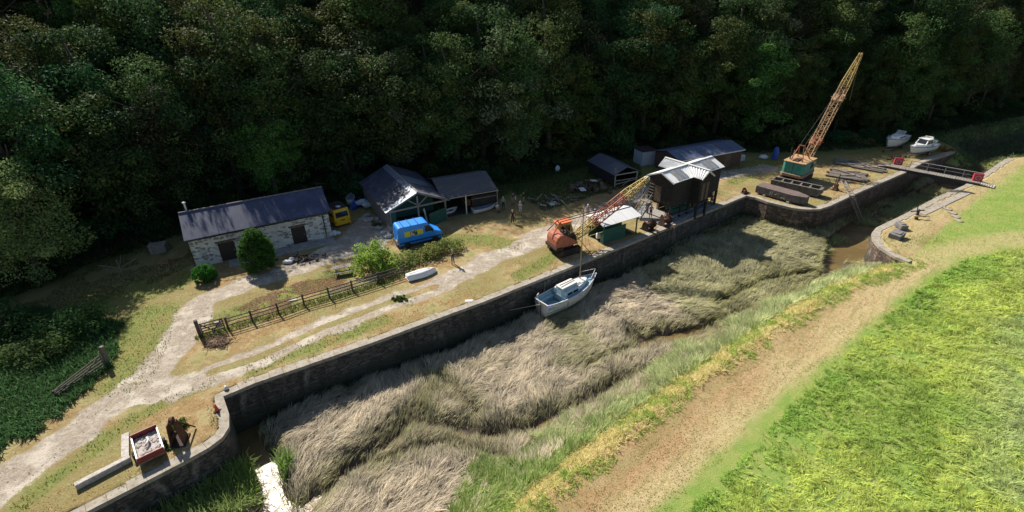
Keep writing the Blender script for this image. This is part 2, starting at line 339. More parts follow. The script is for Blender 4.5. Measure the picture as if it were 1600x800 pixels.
def ground_material():
    m, nt, b = new_mat('ground'); co = nt.nodes.new('ShaderNodeTexCoord').outputs['Object']
    A = lambda n: N(nt, 'ShaderNodeAttribute', attribute_name=n).outputs['Fac']
    n1, n2, n3 = noise(nt, co, .5, 6, .6), noise(nt, co, 2.5, 6, .65), noise(nt, co, 14, 4, .7)
    nbig = noise(nt, co, .16, 3, .5)
    dry = mixc(nt, ramp(nt, n2, .38, .62), (.36, .235, .105), (.25, .175, .08)); dry = mixc(nt, ramp(nt, n1, .45, .6), dry, (.43, .34, .185)); dry = mixc(nt, math_n(nt, 'MULTIPLY', ramp(nt, nbig, .44, .58), .65), dry, (.22, .20, .075)); dry = mixc(nt, ramp(nt, n3, .48, .72), dry, (.17, .13, .06)); n4 = noise(nt, co, 6, 5, .7); dry = mixc(nt, ramp(nt, n4, .56, .68), dry, (.48, .40, .27))
    grn = mixc(nt, ramp(nt, n2, .35, .65), (.11, .15, .035), (.22, .24, .07)); grn = mixc(nt, ramp(nt, n3, .5, .8), grn, (.28, .24, .10))
    rd = mixc(nt, ramp(nt, n2, .36, .64), (.46, .40, .33), (.31, .265, .21)); rd = mixc(nt, ramp(nt, n3, .48, .66), rd, (.235, .20, .16)); rd = mixc(nt, ramp(nt, n1, .48, .62), rd, (.53, .475, .40)); rd = mixc(nt, math_n(nt, 'MULTIPLY', ramp(nt, n4, .56, .64), .7), rd, (.33, .25, .15))
    pt = mixc(nt, ramp(nt, n2, .35, .65), (.50, .41, .22), (.38, .32, .15)); pt = mixc(nt, A('brown'), pt, mixc(nt, ramp(nt, n2, .35, .65), (.40, .26, .135), (.31, .20, .095))); pt = mixc(nt, ramp(nt, n3, .5, .7), pt, (.52, .42, .25)); rot = nt.nodes.new('ShaderNodeMapping'); rot.inputs['Rotation'].default_value = (0, 0, math.radians(-48)); nt.links.new(co, rot.inputs[0]); stn = noise(nt, scaled(nt, rot.outputs[0], (.25, 2.6, 1)), 1.0, 5, .65); pt = mixc(nt, math_n(nt, 'MULTIPLY', ramp(nt, stn, .5, .66), .6), pt, (.27, .23, .10)); pt = mixc(nt, math_n(nt, 'MULTIPLY', ramp(nt, stn, .46, .34), .5), pt, (.50, .33, .2))
    md = mixc(nt, ramp(nt, n1, .4, .6), (.26, .31, .085), (.19, .29, .06)); md = mixc(nt, ramp(nt, n2, .56, .70), md, (.38, .34, .14))
    mu = mixc(nt, ramp(nt, n2, .35, .65), (.075, .058, .042), (.12, .095, .07))
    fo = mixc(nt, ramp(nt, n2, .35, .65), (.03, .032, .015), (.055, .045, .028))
    cc = mixc(nt, ramp(nt, n2, .35, .65), (.36, .34, .31), (.27, .26, .24))
    gm = math_n(nt, 'MULTIPLY', A('green'), ramp(nt, math_n(nt, 'ADD', math_n(nt, 'MULTIPLY', n2, .5), math_n(nt, 'MULTIPLY', n1, .5)), .32, .56), True)
    c = mixc(nt, math_n(nt, 'MULTIPLY', ramp(nt, n1, .52, .66), .55, True), dry, grn)
    c = mixc(nt, gm, c, grn)
    c = mixc(nt, A('mead'), c, md); c = mixc(nt, A('pathm'), c, pt)
    rm = ramp(nt, math_n(nt, 'ADD', A('road'), math_n(nt, 'ADD', math_n(nt, 'MULTIPLY', math_n(nt, 'SUBTRACT', n2, .5), 1.3), math_n(nt, 'MULTIPLY', math_n(nt, 'SUBTRACT', n3, .5), .9))), .32, .62)
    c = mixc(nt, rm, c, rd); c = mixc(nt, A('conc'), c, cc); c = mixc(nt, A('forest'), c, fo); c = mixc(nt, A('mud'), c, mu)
    nt.links.new(c, b.inputs['Base Color']); b.inputs['Roughness'].default_value = .95; b.inputs['Specular IOR Level'].default_value = .15
    bump(nt, b, math_n(nt, 'ADD', n3, math_n(nt, 'MULTIPLY', n2, .8)), .9, .07)
    return m
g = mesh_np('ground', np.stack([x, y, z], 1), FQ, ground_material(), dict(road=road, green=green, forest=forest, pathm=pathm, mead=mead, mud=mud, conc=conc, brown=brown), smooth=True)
tag(g, kind='structure')

# water in the lock, the creek and the pools
def water_material():
    m, nt, b = new_mat('creek_water'); co = nt.nodes.new('ShaderNodeTexCoord').outputs['Object']
    nt.links.new(mixc(nt, ramp(nt, noise(nt, co, .25, 3), .4, .6), (.13, .09, .035), (.19, .13, .05)), b.inputs['Base Color'])
    b.inputs['Roughness'].default_value = .3; b.inputs['IOR'].default_value = 1.33
    bump(nt, b, math_n(nt, 'ADD', noise(nt, co, 1.1, 4), math_n(nt, 'MULTIPLY', noise(nt, co, .35, 2), 2.0)), .5, .09); return m
wb = MB(); wp = [(p[0], p[1]) for p in BASIN]
me = bpy.data.meshes.new('creek_water'); bm = bmesh.new(); vs = [bm.verts.new((p[0], p[1], -3.78)) for p in BASIN]; bm.faces.new(vs); bmesh.ops.triangulate(bm, faces=bm.faces); bmesh.ops.recalc_face_normals(bm, faces=bm.faces)
if sum(f.normal.z for f in bm.faces) < 0: bmesh.ops.reverse_faces(bm, faces=bm.faces)
bm.to_mesh(me); bm.free(); me.materials.append(water_material()); wo = bpy.data.objects.new('creek_water', me); COL.objects.link(wo); tag(wo, kind='structure')

# ------------------------------------------------------------------ masonry
def rubble(name, light, dark, joint, sx=2.2, sy=4.2, dense=.5, rough=.9, bs=.8, stain=None):
    m, nt, b = new_mat(name); tc = nt.nodes.new('ShaderNodeTexCoord'); co = tc.outputs['UV']
    nd = noise(nt, co, 1.7, 3); ad = nt.nodes.new('ShaderNodeVectorMath'); ad.operation = 'ADD'
    sc_ = scaled(nt, co, (sx, sy, 1)); nv = nt.nodes.new('ShaderNodeTexNoise'); nv.inputs['Scale'].default_value = 2.; nt.links.new(co, nv.inputs[0])
    nt.links.new(sc_, ad.inputs[0]); nt.links.new(nv.outputs[1], ad.inputs[1])
    v1 = nt.nodes.new('ShaderNodeTexVoronoi'); v1.inputs['Scale'].default_value = 1; nt.links.new(ad.outputs[0], v1.inputs['Vector'])
    v2 = nt.nodes.new('ShaderNodeTexVoronoi'); v2.feature = 'DISTANCE_TO_EDGE'; v2.inputs['Scale'].default_value = 1; nt.links.new(ad.outputs[0], v2.inputs['Vector'])
    sep = nt.nodes.new('ShaderNodeSeparateColor'); nt.links.new(v1.outputs['Color'], sep.inputs[0])
    c = mixc(nt, ramp(nt, sep.outputs[0], dense - .12, dense + .12), light, dark); c = mixc(nt, math_n(nt, 'MULTIPLY', ramp(nt, nd, .4, .65), .5), c, tuple((a + d) / 2 * .9 for a, d in zip(light, dark)))
    e = ramp(nt, v2.outputs['Distance'], .03, .11); c = mixc(nt, e, joint, c)
    if stain:
        s1 = noise(nt, scaled(nt, co, (.5, .16, 1)), 1.6, 5, .65); c = mixc(nt, math_n(nt, 'MULTIPLY', ramp(nt, s1, .57, .7), .65), c, stain)
        s2 = noise(nt, scaled(nt, co, (.9, .3, 1)), 1.1, 5, .65); c = mixc(nt, math_n(nt, 'MULTIPLY', ramp(nt, s2, .5, .64), .7), c, tuple(q * .4 for q in dark))
        sx2 = nt.nodes.new('ShaderNodeSeparateXYZ'); nt.links.new(co, sx2.inputs[0]); al = ramp(nt, math_n(nt, 'ADD', math_n(nt, 'MULTIPLY', sx2.outputs[1], -1), math_n(nt, 'MULTIPLY', noise(nt, co, .9, 5), 2.2)), 2.6, 3.7); c = mixc(nt, math_n(nt, 'MULTIPLY', al, .75), c, (.035, .042, .022))
    nt.links.new(c, b.inputs['Base Color']); b.inputs['Roughness'].default_value = rough; bump(nt, b, e, bs, .05); return m
M_QUAY = rubble('quay_stone', (.125, .108, .092), (.075, .066, .06), (.035, .032, .03), 1.1, 3.4, stain=(.24, .225, .19))
M_QUAYR = rubble('red_quay_stone', (.21, .145, .105), (.11, .08, .065), (.05, .042, .036), 1.3, 3.4, stain=(.30, .24, .18))
M_COPE = mat('coping_stone', (.37, .335, .285), (.27, .235, .19), .95, scale=1.6, bmp=.6, bscale=9, c3=(.25, .20, .12), s3=3)

def offset(pts, d):
    out = []
    for i, p in enumerate(pts):
        a = Vector(pts[max(i - 1, 0)][:2]); b = Vector(pts[min(i + 1, len(pts) - 1)][:2]); t = (b - a).normalized()
        out.append((p[0] - t.y * d, p[1] + t.x * d))
    return out
def densify(pts, step):
    out = [pts[0][:2]]
    for a, b in zip(pts[:-1], pts[1:]):
        n = max(1, int(math.hypot(b[0] - a[0], b[1] - a[1]) / step))
        out += [(a[0] + (b[0] - a[0]) * k / n, a[1] + (b[1] - a[1]) * k / n) for k in range(1, n + 1)]
    return out
def retaining(pts, name, label, mface, wid=.72, side=1, drop=-4.6):
    t = thing(name, label, 'wall'); p = densify(pts, .9); rr = random.Random(len(p))
    front = offset(p, 0); back = offset(p, side * .62); mb = MB(); n = len(p)
    for i in range(n - 1):
        a, b, c, d = front[i], front[i + 1], back[i + 1], back[i]
        mb.add([(*a, drop), (*b, drop), (*b, -.24), (*a, -.24), (*d, drop), (*c, drop), (*c, -.24), (*d, -.24)], [(0, 1, 2, 3), (7, 6, 5, 4)] + ([(0, 3, 7, 4)] if i == 0 else []) + ([(1, 5, 6, 2)] if i == n - 2 else []))
    mb.build('wall_face', mface, t)
    f2 = offset(p, -side * .05); cp = MB()
    for i in range(n - 1):
        w = wid * rr.uniform(.82, 1.12); b2 = offset(p, side * w); zt = .05 + rr.uniform(-.012, .012)
        lerp = lambda q, r, k: (q[0] + (r[0] - q[0]) * k, q[1] + (r[1] - q[1]) * k)
        k0, k1 = .008, .992
        a, b, c, d = lerp(f2[i], f2[i + 1], k0), lerp(f2[i], f2[i + 1], k1), lerp(b2[i], b2[i + 1], k1), lerp(b2[i], b2[i + 1], k0)
        cp.prism([a, b, c, d], -.24, zt)
    cp.build('coping', M_COPE, t)
    return t
retaining(WALL_L, 'quay_wall', 'long dark stone quay wall running the length of the reed basin', M_QUAY)
retaining(WALL_Q, 'lock_wall', 'curved stone wall with pale coping around the green crane quay', M_QUAYR, .7)
retaining(WALL_R, 'pier_wall', 'rounded stone pier wall on the meadow side of the lock', M_QUAYR, .7)

# ------------------------------------------------------------------ trees, shrubs, grasses
def leaf_mat(name='leaves', trans=.3, rough=.55, objvar=.35):
    m, nt, b = new_mat(name); a = N(nt, 'ShaderNodeAttribute', attribute_name='tint').outputs['Color']
    oi = nt.nodes.new('ShaderNodeObjectInfo').outputs['Random']
    hs = nt.nodes.new('ShaderNodeHueSaturation'); nt.links.new(a, hs.inputs['Color'])
    nt.links.new(math_n(nt, 'ADD', math_n(nt, 'MULTIPLY', oi, .07), .465), hs.inputs['Hue'])
    nt.links.new(math_n(nt, 'ADD', math_n(nt, 'MULTIPLY', oi, objvar * 2), 1 - objvar), hs.inputs['Value'])
    nt.links.new(hs.outputs[0], b.inputs['Base Color']); b.inputs['Roughness'].default_value = rough; b.inputs['Specular IOR Level'].default_value = .1
    tr = nt.nodes.new('ShaderNodeBsdfTranslucent'); nt.links.new(hs.outputs[0], tr.inputs[0])
    mx = nt.nodes.new('ShaderNodeMixShader'); mx.inputs[0].default_value = trans; nt.links.new(b.outputs[0], mx.inputs[1]); nt.links.new(tr.outputs[0], mx.inputs[2])
    nt.links.new(mx.outputs[0], nt.nodes['Material Output'].inputs[0]); return m
M_LEAF = leaf_mat(rough=.7); M_LEAFB = leaf_mat('shrub_leaves', .42, .7, .0)
M_GRASS = leaf_mat('grass_blades', .45, .8, .0)
M_BARK = mat('bark', (.10, .08, .06), (.055, .045, .035), .95, scale=4, bmp=.6)

def leaf_cloud(rs, centers, radii, per, size, tints, flat=.75, shell=.55, aspect=.5):
    """small rhombic leaves spread through clumps"""
    k = len(centers); idx = np.repeat(np.arange(k), per); n = len(idx)
    d = rs.normal(0, 1, (n, 3)); d /= np.linalg.norm(d, axis=1)[:, None]
    r = radii[idx] * (shell + (1 - shell) * rs.rand(n)) * np.where(rs.rand(n) < .12, 1.25, 1)
    p = centers[idx] + d * r[:, None] * np.array([1, 1, flat])
    nm = d * .8 + rs.normal(0, .6, (n, 3)) + np.array([0, 0, .45]); nm /= np.linalg.norm(nm, axis=1)[:, None]
    a = np.cross(nm, rs.normal(0, 1, (n, 3))); a /= np.linalg.norm(a, axis=1)[:, None]; b = np.cross(nm, a)
    s = (size * rs.uniform(.6, 1.35, n))[:, None]
    V = np.stack([p - a * s * .5, p + b * s * aspect * .5 + a * s * .05, p + a * s * .5, p - b * s * aspect * .5 + a * s * .05], 1)
    t = tints[idx] * rs.uniform(.75, 1.3, (n, 1)); t = np.repeat(t, 4, 0)
    return V.reshape(-1, 3), np.arange(4 * n).reshape(-1, 4), t

def limb_mb(rs, h, spread, r0):
    mb = MB(); mb.tube([(0, 0, -.6), (rs.normal(0, .1), rs.normal(0, .1), h * .25), (rs.normal(0, .3), rs.normal(0, .3), h * .55), (rs.normal(0, .4), rs.normal(0, .4), h * .85)], [r0 * 1.25, r0, r0 * .7, r0 * .25], 7)
    for k in range(7):
        a = rs.uniform(0, 6.28); z0 = h * rs.uniform(.25, .6); L = spread * rs.uniform(.6, .95)
        mb.tube([(0, 0, z0), (math.cos(a) * L * .5, math.sin(a) * L * .5, z0 + L * .45), (math.cos(a) * L, math.sin(a) * L, z0 + L * .8)], [r0 * .45, r0 * .28, r0 * .1], 5)
    return mb

def tree_proto(seed, h, rad, base, tint, tint2, nclump=95, per=95, leaf=.40, name='broadleaf_tree', lumps=.35, cone=0.):
    rs = np.random.RandomState(seed); cz = (h + base) / 2; rz = (h - base) / 2
    d = rs.normal(0, 1, (nclump, 3)); d /= np.linalg.norm(d, axis=1)[:, None]; d[:, 2] = np.abs(d[:, 2]) * np.where(rs.rand(nclump) < .56, 1, -1)
    az = np.arctan2(d[:, 1], d[:, 0]); lob = 1 + lumps * np.sin(az * 3 + rs.rand() * 6) * .5 + rs.normal(0, lumps * .35, nclump)
    q = rs.rand(nclump) ** .4; tz = d[:, 2]; cn = 1 - cone * np.clip(tz * .5 + .5, 0, 1)
    c = np.stack([d[:, 0] * rad * lob * q * cn, d[:, 1] * rad * lob * q * cn, cz + tz * rz * q * rs.uniform(.85, 1.05, nclump)], 1)
    mixf = rs.rand(nclump, 1); tt = np.array(tint) * mixf + np.array(tint2) * (1 - mixf)
    V, F, t = leaf_cloud(rs, c, rad * rs.uniform(.17, .36, nclump), int(per * 1.8), leaf * .72, tt)
    root = thing(name, None, None)
    limb_mb(rs, h, rad, .13 + h * .012).build('trunk', M_BARK, root, True)
    mesh_np('crown', V, F, M_LEAF, dict(tint=t), parent=root); return root
DK, MD, OL, BR, SG, YG, BN = (.036, .078, .032), (.062, .12, .036), (.105, .13, .042), (.11, .20, .042), (.135, .155, .095), (.19, .23, .06), (.10, .085, .048)
PROTO = [tree_proto(1, 15, 4.6, .2, DK, MD), tree_proto(2, 12, 4.4, .1, MD, OL, lumps=.5), tree_proto(3, 16.5, 4.4, .6, OL, MD, leaf=.36, cone=.35), tree_proto(4, 12.5, 3.9, .1, MD, BR, lumps=.5), tree_proto(5, 14, 4.8, .4, SG, OL, 80, 90, lumps=.6), tree_proto(6, 13, 4.6, .2, DK, BN, leaf=.34, cone=.25)]
KIND = ['dark green broadleaf tree', 'mid green rounded tree', 'tall olive green tree', 'fresh green bushy tree', 'grey green loose crowned tree', 'dull brownish green tree']
SPOT = [((-48, 44), 'left of the stone house'), ((-28, 68), 'behind the stone house'), ((-8, 76), 'behind the open gabled shed'), ((12, 86), 'behind the small grey shed'), ((30, 89), 'behind the long low shed'), ((48, 90), 'behind the green crane'), ((68, 97), 'behind the two white motor boats'), ((95, 112), 'beyond the footbridge at far right')]
rnd = random.Random(5)
fl = densify(FOOT, 1.0); fl = [(p[0], p[1]) for p in fl]
cum = [0]
for a, b in zip(fl[:-1], fl[1:]): cum.append(cum[-1] + math.hypot(b[0] - a[0], b[1] - a[1]))
FOOT_S = [(-160, -40), (-100, 2), (-78, 18), (-60, 34), (-48, 52), (-34, 65), (-12, 73), (0, 76), (20, 86.5), (44, 89), (58, 89), (68, 92), (100, 107), (160, 140), (330, 220)]
used = set(); made = 0; TREES = []
def put_tree(k, x, y, s, label, group, sz=1.0):
    global made
    zz = float(height(np.array([x]), np.array([y]))[0])
    r = PROTO[k] if k not in used else copy_tree(PROTO[k]); used.add(k)
    r.location = (x, y, zz - .2); r.scale = (s, s, s * sz); r.rotation_euler = (0, 0, rnd.uniform(0, 6.28)); tag(r, label, 'tree', group); made += 1
    TREES.append((x, y)); return r
ROWS = [(2.2, 5.4, 1.2), (7, 5.6, 1.32), (13, 6.2, 1.32), (19.5, 7.0, 1.2), (27, 8, 1.2), (35, 9.5, 1.2), (45, 11, 1.25), (57, 13, 1.3), (70, 15, 1.3)]
for ri, (off, sp, s0) in enumerate(ROWS):
    line = densify(offset(FOOT_S, off), 1.0); s = rnd.uniform(0, sp); cl_ = 0
    for i, p in enumerate(line):
        if i: cl_ += math.hypot(p[0] - line[i - 1][0], p[1] - line[i - 1][1])
        if cl_ < s: continue
        s = cl_ + sp * rnd.uniform(.75, 1.25)
        x, y = p[0] + rnd.uniform(-1.3, 1.3), p[1] + rnd.uniform(-1.5, 1.5)
        if not (-125 < x < 160 and y > 4): continue
        if abs(x) > 46 + y * 1.05: continue
        if math.hypot(x + 46, y - 44) < 7: continue
        near = min(SPOT, key=lambda q: math.hypot(q[0][0] - x, q[0][1] - y))[1]
        if any(math.hypot(x - a, y - b) < 2.6 for a, b in TREES): continue
        pos = 'low on the wooded slope' if ri < 2 else ('halfway up the wooded slope' if ri < 4 else 'high on the wooded slope')
        k = rnd.choices(range(6), [3, 3, 2, 1.2, 1.2, 1.5])[0]
        sc_ = s0 * rnd.uniform(.82, 1.2)
        if 46 < x < 70 and ri < 2: sc_ *= .72
        lab = f'{KIND[k]} {pos} {near}'
        put_tree(k, x, y, sc_, lab, lab)
for k_, x_, y_, s_, lab in ((2, -42, 62.5, 1.2, 'very tall tree shading the left end of the slate roof'), (0, -36.5, 65.5, 1.32, 'very tall dark tree shading the middle of the slate roof'), (2, -30.5, 68.5, 1.25, 'very tall tree shading the right end of the slate roof'), (0, -23.5, 71, 1.3, 'very tall dark tree rising behind the open gabled shed roof'), (1, -16, 73.5, 1.5, 'very tall rounded tree shading the ridge of the open gabled shed'), (2, -8, 75.5, 1.25, 'very tall tree shading the lean-to roof'), (2, 1, 77.5, 1.3, 'very tall tree behind the group of people'), (0, 73, 101, 1.3, 'tall dark tree over the creek head beyond the cabin cruiser'), (3, 81, 104, 1.3, 'tall bushy tree over the shaded creek head at far right')):
    put_tree(k_, x_, y_, s_, lab, None)
# trees that stand out in the photograph
def lone_tree(seed, uv, h, rad, base, t1, t2, label, n=80, per=90, leaf=.36, name='broadleaf_tree', xy=None, cone=0.):
    x, y = xy or G(*uv)[:2]; r = tree_proto(seed, h, rad, base, t1, t2, n, per, leaf, name, cone=cone)
    r.location = (x, y, float(height(np.array([x]), np.array([y]))[0]) - .1); return tag(r, label, 'tree')
lone_tree(21, None, 13, 5.2, .5, (.28, .33, .12), (.12, .17, .05), 'tree with sunlit pale feathery leaves at the left edge of the picture', 95, 95, .34, xy=(-47.5, 45))  # leaf tint lifted to carry the sun rimming this crown
lone_tree(22, None, 13, 4.4, 1.5, (.09, .24, .05), (.12, .28, .06), 'bright green full tree rising just behind the right end of the stone house', 90, 100, .32, xy=(-31.5, 65))
lone_tree(23, None, 17, 4.0, 3, (.12, .13, .035), OL, 'tall yellow green tree standing high behind the stone house', 80, 90, .36, xy=(-37, 76))
lone_tree(24, None, 12.5, 5.5, 1.2, (.04, .09, .05), (.035, .075, .045), 'broad bluish green tree behind the middle of the slate roof', 100, 90, .36, xy=(-42, 63.5))
lone_tree(25, None, 10, 2.9, 1.2, (.11, .125, .06), (.08, .095, .04), 'slender pale grey green tree left of the green crane jib', 60, 80, .32, xy=(45.5, 92))
lone_tree(26, None, 13, 3.6, 3, (.12, .13, .055), OL, 'tree with light sunlit crown high above the long low shed', 60, 85, .36, xy=(26, 101))

# shrubs: one mesh of leaves and a few stems each
def shrub_proto(seed, rx, ry, rz, tints, n=26, per=70, leaf=.22, name='shrub', mt=None, droop=0.):
    rs = np.random.RandomState(seed); d = rs.normal(0, 1, (n, 3)); d /= np.linalg.norm(d, axis=1)[:, None]; d[:, 2] = np.abs(d[:, 2])
    q = (rs.rand(n) ** .45)[:, None]; c = d * q * np.array([rx, ry, rz]) * .85 + np.array([0, 0, rz * .12])
    f = rs.rand(n, 1); tt = np.array(tints[0]) * f + np.array(tints[1]) * (1 - f)
    V, F, t = leaf_cloud(rs, c, min(rx, ry, rz * 1.3) * rs.uniform(.26, .45, n), per, leaf, tt); V[:, 2] = np.abs(V[:, 2])
    root = thing(name, None, None); sb = MB()
    for k in range(5):
        a = rs.uniform(0, 6.28); sb.tube([(0, 0, -.2), (math.cos(a) * rx * .3, math.sin(a) * ry * .3, rz * .45), (math.cos(a) * rx * .55, math.sin(a) * ry * .55, rz * .75)], [.05, .035, .012], 5)
    sb.build('stems', M_BARK, root); mesh_np('foliage', V, F, mt or M_LEAFB, dict(tint=t), parent=root); return root
def shrub(seed, loc, r, tints, label, name='shrub', cat='shrub', n=26, per=70, leaf=.22, rz=0.):
    o = shrub_proto(seed, *r, tints, n, per, leaf, name); zz = float(height(np.array([loc[0]]), np.array([loc[1]]))[0]); o.location = (loc[0], loc[1], zz - .05); o.rotation_euler = (0, 0, math.radians(rz)); return tag(o, label, cat)
SP = [shrub_proto(41, 2.2, 2.0, 1.9, (DK, MD), 34, 80, .26, mt=M_LEAF), shrub_proto(42, 1.7, 1.9, 2.6, (MD, OL), 30, 80, .26, mt=M_LEAF), shrub_proto(43, 2.6, 2.0, 1.4, (OL, DK), 34, 80, .24, mt=M_LEAF)]
SK = ['low dark green shrub', 'upright mid green shrub', 'spreading olive green shrub']; us = set()
line = offset(fl, .6); s = 0
for i, p in enumerate(line):
    if cum[i] < s: continue
    s = cum[i] + rnd.uniform(1.9, 3.2); x, y = p[0] + rnd.uniform(-1, 1), p[1] + rnd.uniform(-2.6, 2.0)
    if not (-62 < x < 125) or y < 22: continue
    if -40 < x < -20 and y < 67: y += 2.5
    if inpoly(np.array([x]), np.array([y]), BASIN)[0]: continue
    if abs(x) > 12 + y * 1.06: continue
    k = rnd.randrange(3); o = SP[k] if k not in us else copy_tree(SP[k]); us.add(k)
    near = min(SPOT, key=lambda q: math.hypot(q[0][0] - x, q[0][1] - y))[1]
    sc_ = rnd.uniform(.8, 1.75) * (.7 if x > 50 else 1)
    o.location = (x, y, float(height(np.array([x]), np.array([y]))[0]) - .1); o.scale = (sc_,) * 3; o.rotation_euler = (0, 0, rnd.uniform(0, 6.28))
    lab = f'{SK[k]} at the foot of the wood {near}'; tag(o, lab, 'shrub', lab)

def clipped_bush(seed, loc, R, Hh, egg, tints, label, name, n=170, per=70, leaf=.14):
    rs = np.random.RandomState(seed); u = rs.rand(n) ** .8; az = rs.uniform(0, 6.28, n); r = R * np.sqrt(np.clip(1 - np.abs((u - egg) / np.where(u > egg, 1 - egg, egg * 1.25)) ** (1.6 if egg < .4 else 2.2), 0, 1)) * rs.uniform(.8, .93, n)
    c = np.stack([np.cos(az) * r, np.sin(az) * r, u * Hh * .94 + .1], 1); f = rs.rand(n, 1); tt = np.array(tints[0]) * f + np.array(tints[1]) * (1 - f)
    V, F, t = leaf_cloud(rs, c, R * rs.uniform(.13, .22, n), per, leaf, tt, 1.0); V[:, 2] = np.maximum(V[:, 2], .03); root = thing(name, None, None)
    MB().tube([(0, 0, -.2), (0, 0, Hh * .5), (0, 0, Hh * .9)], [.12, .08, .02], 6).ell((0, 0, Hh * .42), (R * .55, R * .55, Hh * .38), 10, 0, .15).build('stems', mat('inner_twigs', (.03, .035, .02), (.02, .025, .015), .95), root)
    mesh_np('foliage', V, F, M_LEAFB, dict(tint=t), parent=root); root.location = (loc[0], loc[1], 0); return tag(root, label, 'bush')
clipped_bush(51, G(408, 420), 1.75, 4.5, .3, ((.04, .11, .018), (.07, .17, .03)), 'tall dark conical evergreen bush in front of the stone house', 'conifer_bush', 240, 80, .16)
clipped_bush(52, G(322, 438), 1.15, 1.5, .42, ((.035, .15, .012), (.05, .19, .02)), 'small clipped bright green round bush by the house corner', 'round_bush', 110, 70, .12)
shrub(53, G(586, 420), (3.3, 2.1, 2.9), ((.36, .44, .08), (.24, .34, .06)), 'pale yellow green leafy shrub at the back of the blue van', 'shrub', 'shrub', 44, 75, .28)
for i, (u, v, lab) in enumerate(((642, 409, 'first'), (672, 401, 'middle'), (703, 391, 'end'))):
    shrub(54 + i, G(u, v), (2.0, 1.6, 1.35), ((.34, .33, .11), (.16, .22, .06)), {'first': 'rough sunlit hedge bush beside the rear wheel of the blue van', 'middle': 'rough hedge bush alongside the blue van doors', 'end': 'rough hedge bush in front of the blue van bonnet'}[lab], 'hedge_bush', 'hedge', 30, 70, .2, 25)
shrub(60, G(120, 520), (3.6, 2.6, 2.6), ((.075, .15, .04), (.055, .11, .035)), 'big dark bramble mound left of the forked track', 'bramble_bush', 'bush', 60, 80, .26)
shrub(61, G(60, 560), (3.2, 2.4, 1.8), ((.075, .15, .04), (.055, .11, .035)), 'dark bramble bush above the broken gate', 'bramble_bush', 'bush', 46, 80, .26)
shrub(62, G(15, 520), (3.2, 2.6, 2.6), ((.075, .15, .04), (.055, .11, .035)), 'dark bramble bush at the left edge of the shaded bank', 'bramble_bush', 'bush', 46, 80, .26)
shrub(63, G(278, 668), (.75, .65, .6), ((.07, .14, .03), (.10, .17, .04)), 'small green weed bush growing through the rusty winch frame', 'weed_bush', 'bush', 18, 70, .13)
shrub(64, G(264, 699), (.4, .35, .3), ((.08, .15, .03), (.10, .17, .04)), 'little green weed at the corner of the red trailer', 'weed', 'plant', 9, 60, .11)
shrub(65, G(625, 468), (1.1, .8, .3), ((.04, .10, .03), (.06, .13, .03)), 'low dark green weed patch beside the two wheel track', 'weed_bush', 'plant', 22, 70, .14)
shrub(66, G(1330, 222), (1.6, 1.3, 1.7), ((.16, .16, .08), (.12, .14, .05)), 'sunlit pale shrub to the right of the green crane cab', 'shrub', 'shrub', 26, 75, .22)
shrub(67, G(1352, 226), (1.5, 1.3, 1.1), ((.20, .17, .08), (.14, .14, .05)), 'small dry sunlit bush left of the white sailing cruiser', 'shrub', 'shrub', 22, 75, .2)
shrub(68, G(1474, 236), (1.9, 1.2, .8), ((.34, .24, .09), (.28, .20, .07)), 'golden dry grass clump to the right of the cabin cruiser', 'grass_clump', 'plant', 24, 90, .2)
shrub(70, G(430, 407), (.5, .4, .3), (MD, BR), 'small weed at the foot of the conical evergreen', 'weed', 'plant', 8, 60, .1)

rs = np.random.RandomState(9)
def keep_view(x, y, pad=60):
    d = np.stack([x, y, np.zeros_like(x)], 1) - np.array([0, 0, CH]); q = d @ cF; u = 800 + CF * (d @ cR) / q; v = 400 - CF * (d @ cU) / q
    return (q > 0) & (u > -pad) & (u < 1600 + pad * 6) & (v > -pad) & (v < 800 + pad * 1.5)
def sample(n, x0, x1, y0, y1):
    x = rs.uniform(x0, x1, n); y = rs.uniform(y0, y1, n); k = keep_view(x, y); return x[k], y[k]
def col(*c): return np.array(c)
def grass(name, x, y, ang, L, W, lean, tint, dz=-.03):
    P = np.stack([x, y, height(x, y) + dz], 1); V, F, t = blades(P, ang, L, W, lean, tint, rs)
    o = mesh_np(name, V, F, M_GRASS, dict(tint=t)); return tag(o, kind='stuff')
def tufts(name, cx, cy, per, rad, ang, spread, L, W, lean, tint, tvar=.12, dz=-.03, hz=None, lv=.12):
    """per blades round every tuft centre, sharing heading, lean and colour"""
    m = len(cx); i = np.repeat(np.arange(m), per); n = len(i); r = rs.rand(n) ** .6 * (rad[i] if hasattr(rad, '__len__') else rad); p = rs.uniform(0, 6.28, n)
    x, y = cx[i] + r * np.cos(p), cy[i] + r * np.sin(p)
    an = ang[i] + rs.normal(0, spread, n) if ang is not None else p + rs.normal(0, .6, n)
    z = height(x, y) + dz + (hz[i] * rs.rand(n) if hz is not None else 0)
    V, F, t = blades(np.stack([x, y, z], 1), an, L[i] * rs.uniform(.7, 1.25, n), W[i] * rs.uniform(.75, 1.3, n), np.clip(lean[i] + rs.normal(0, lv, n), .05, 1.04), tint[i] * rs.uniform(1 - tvar, 1 + tvar, (n, 1)), rs)
    o = mesh_np(name, V, F, M_GRASS, dict(tint=t)); return tag(o, kind='stuff')
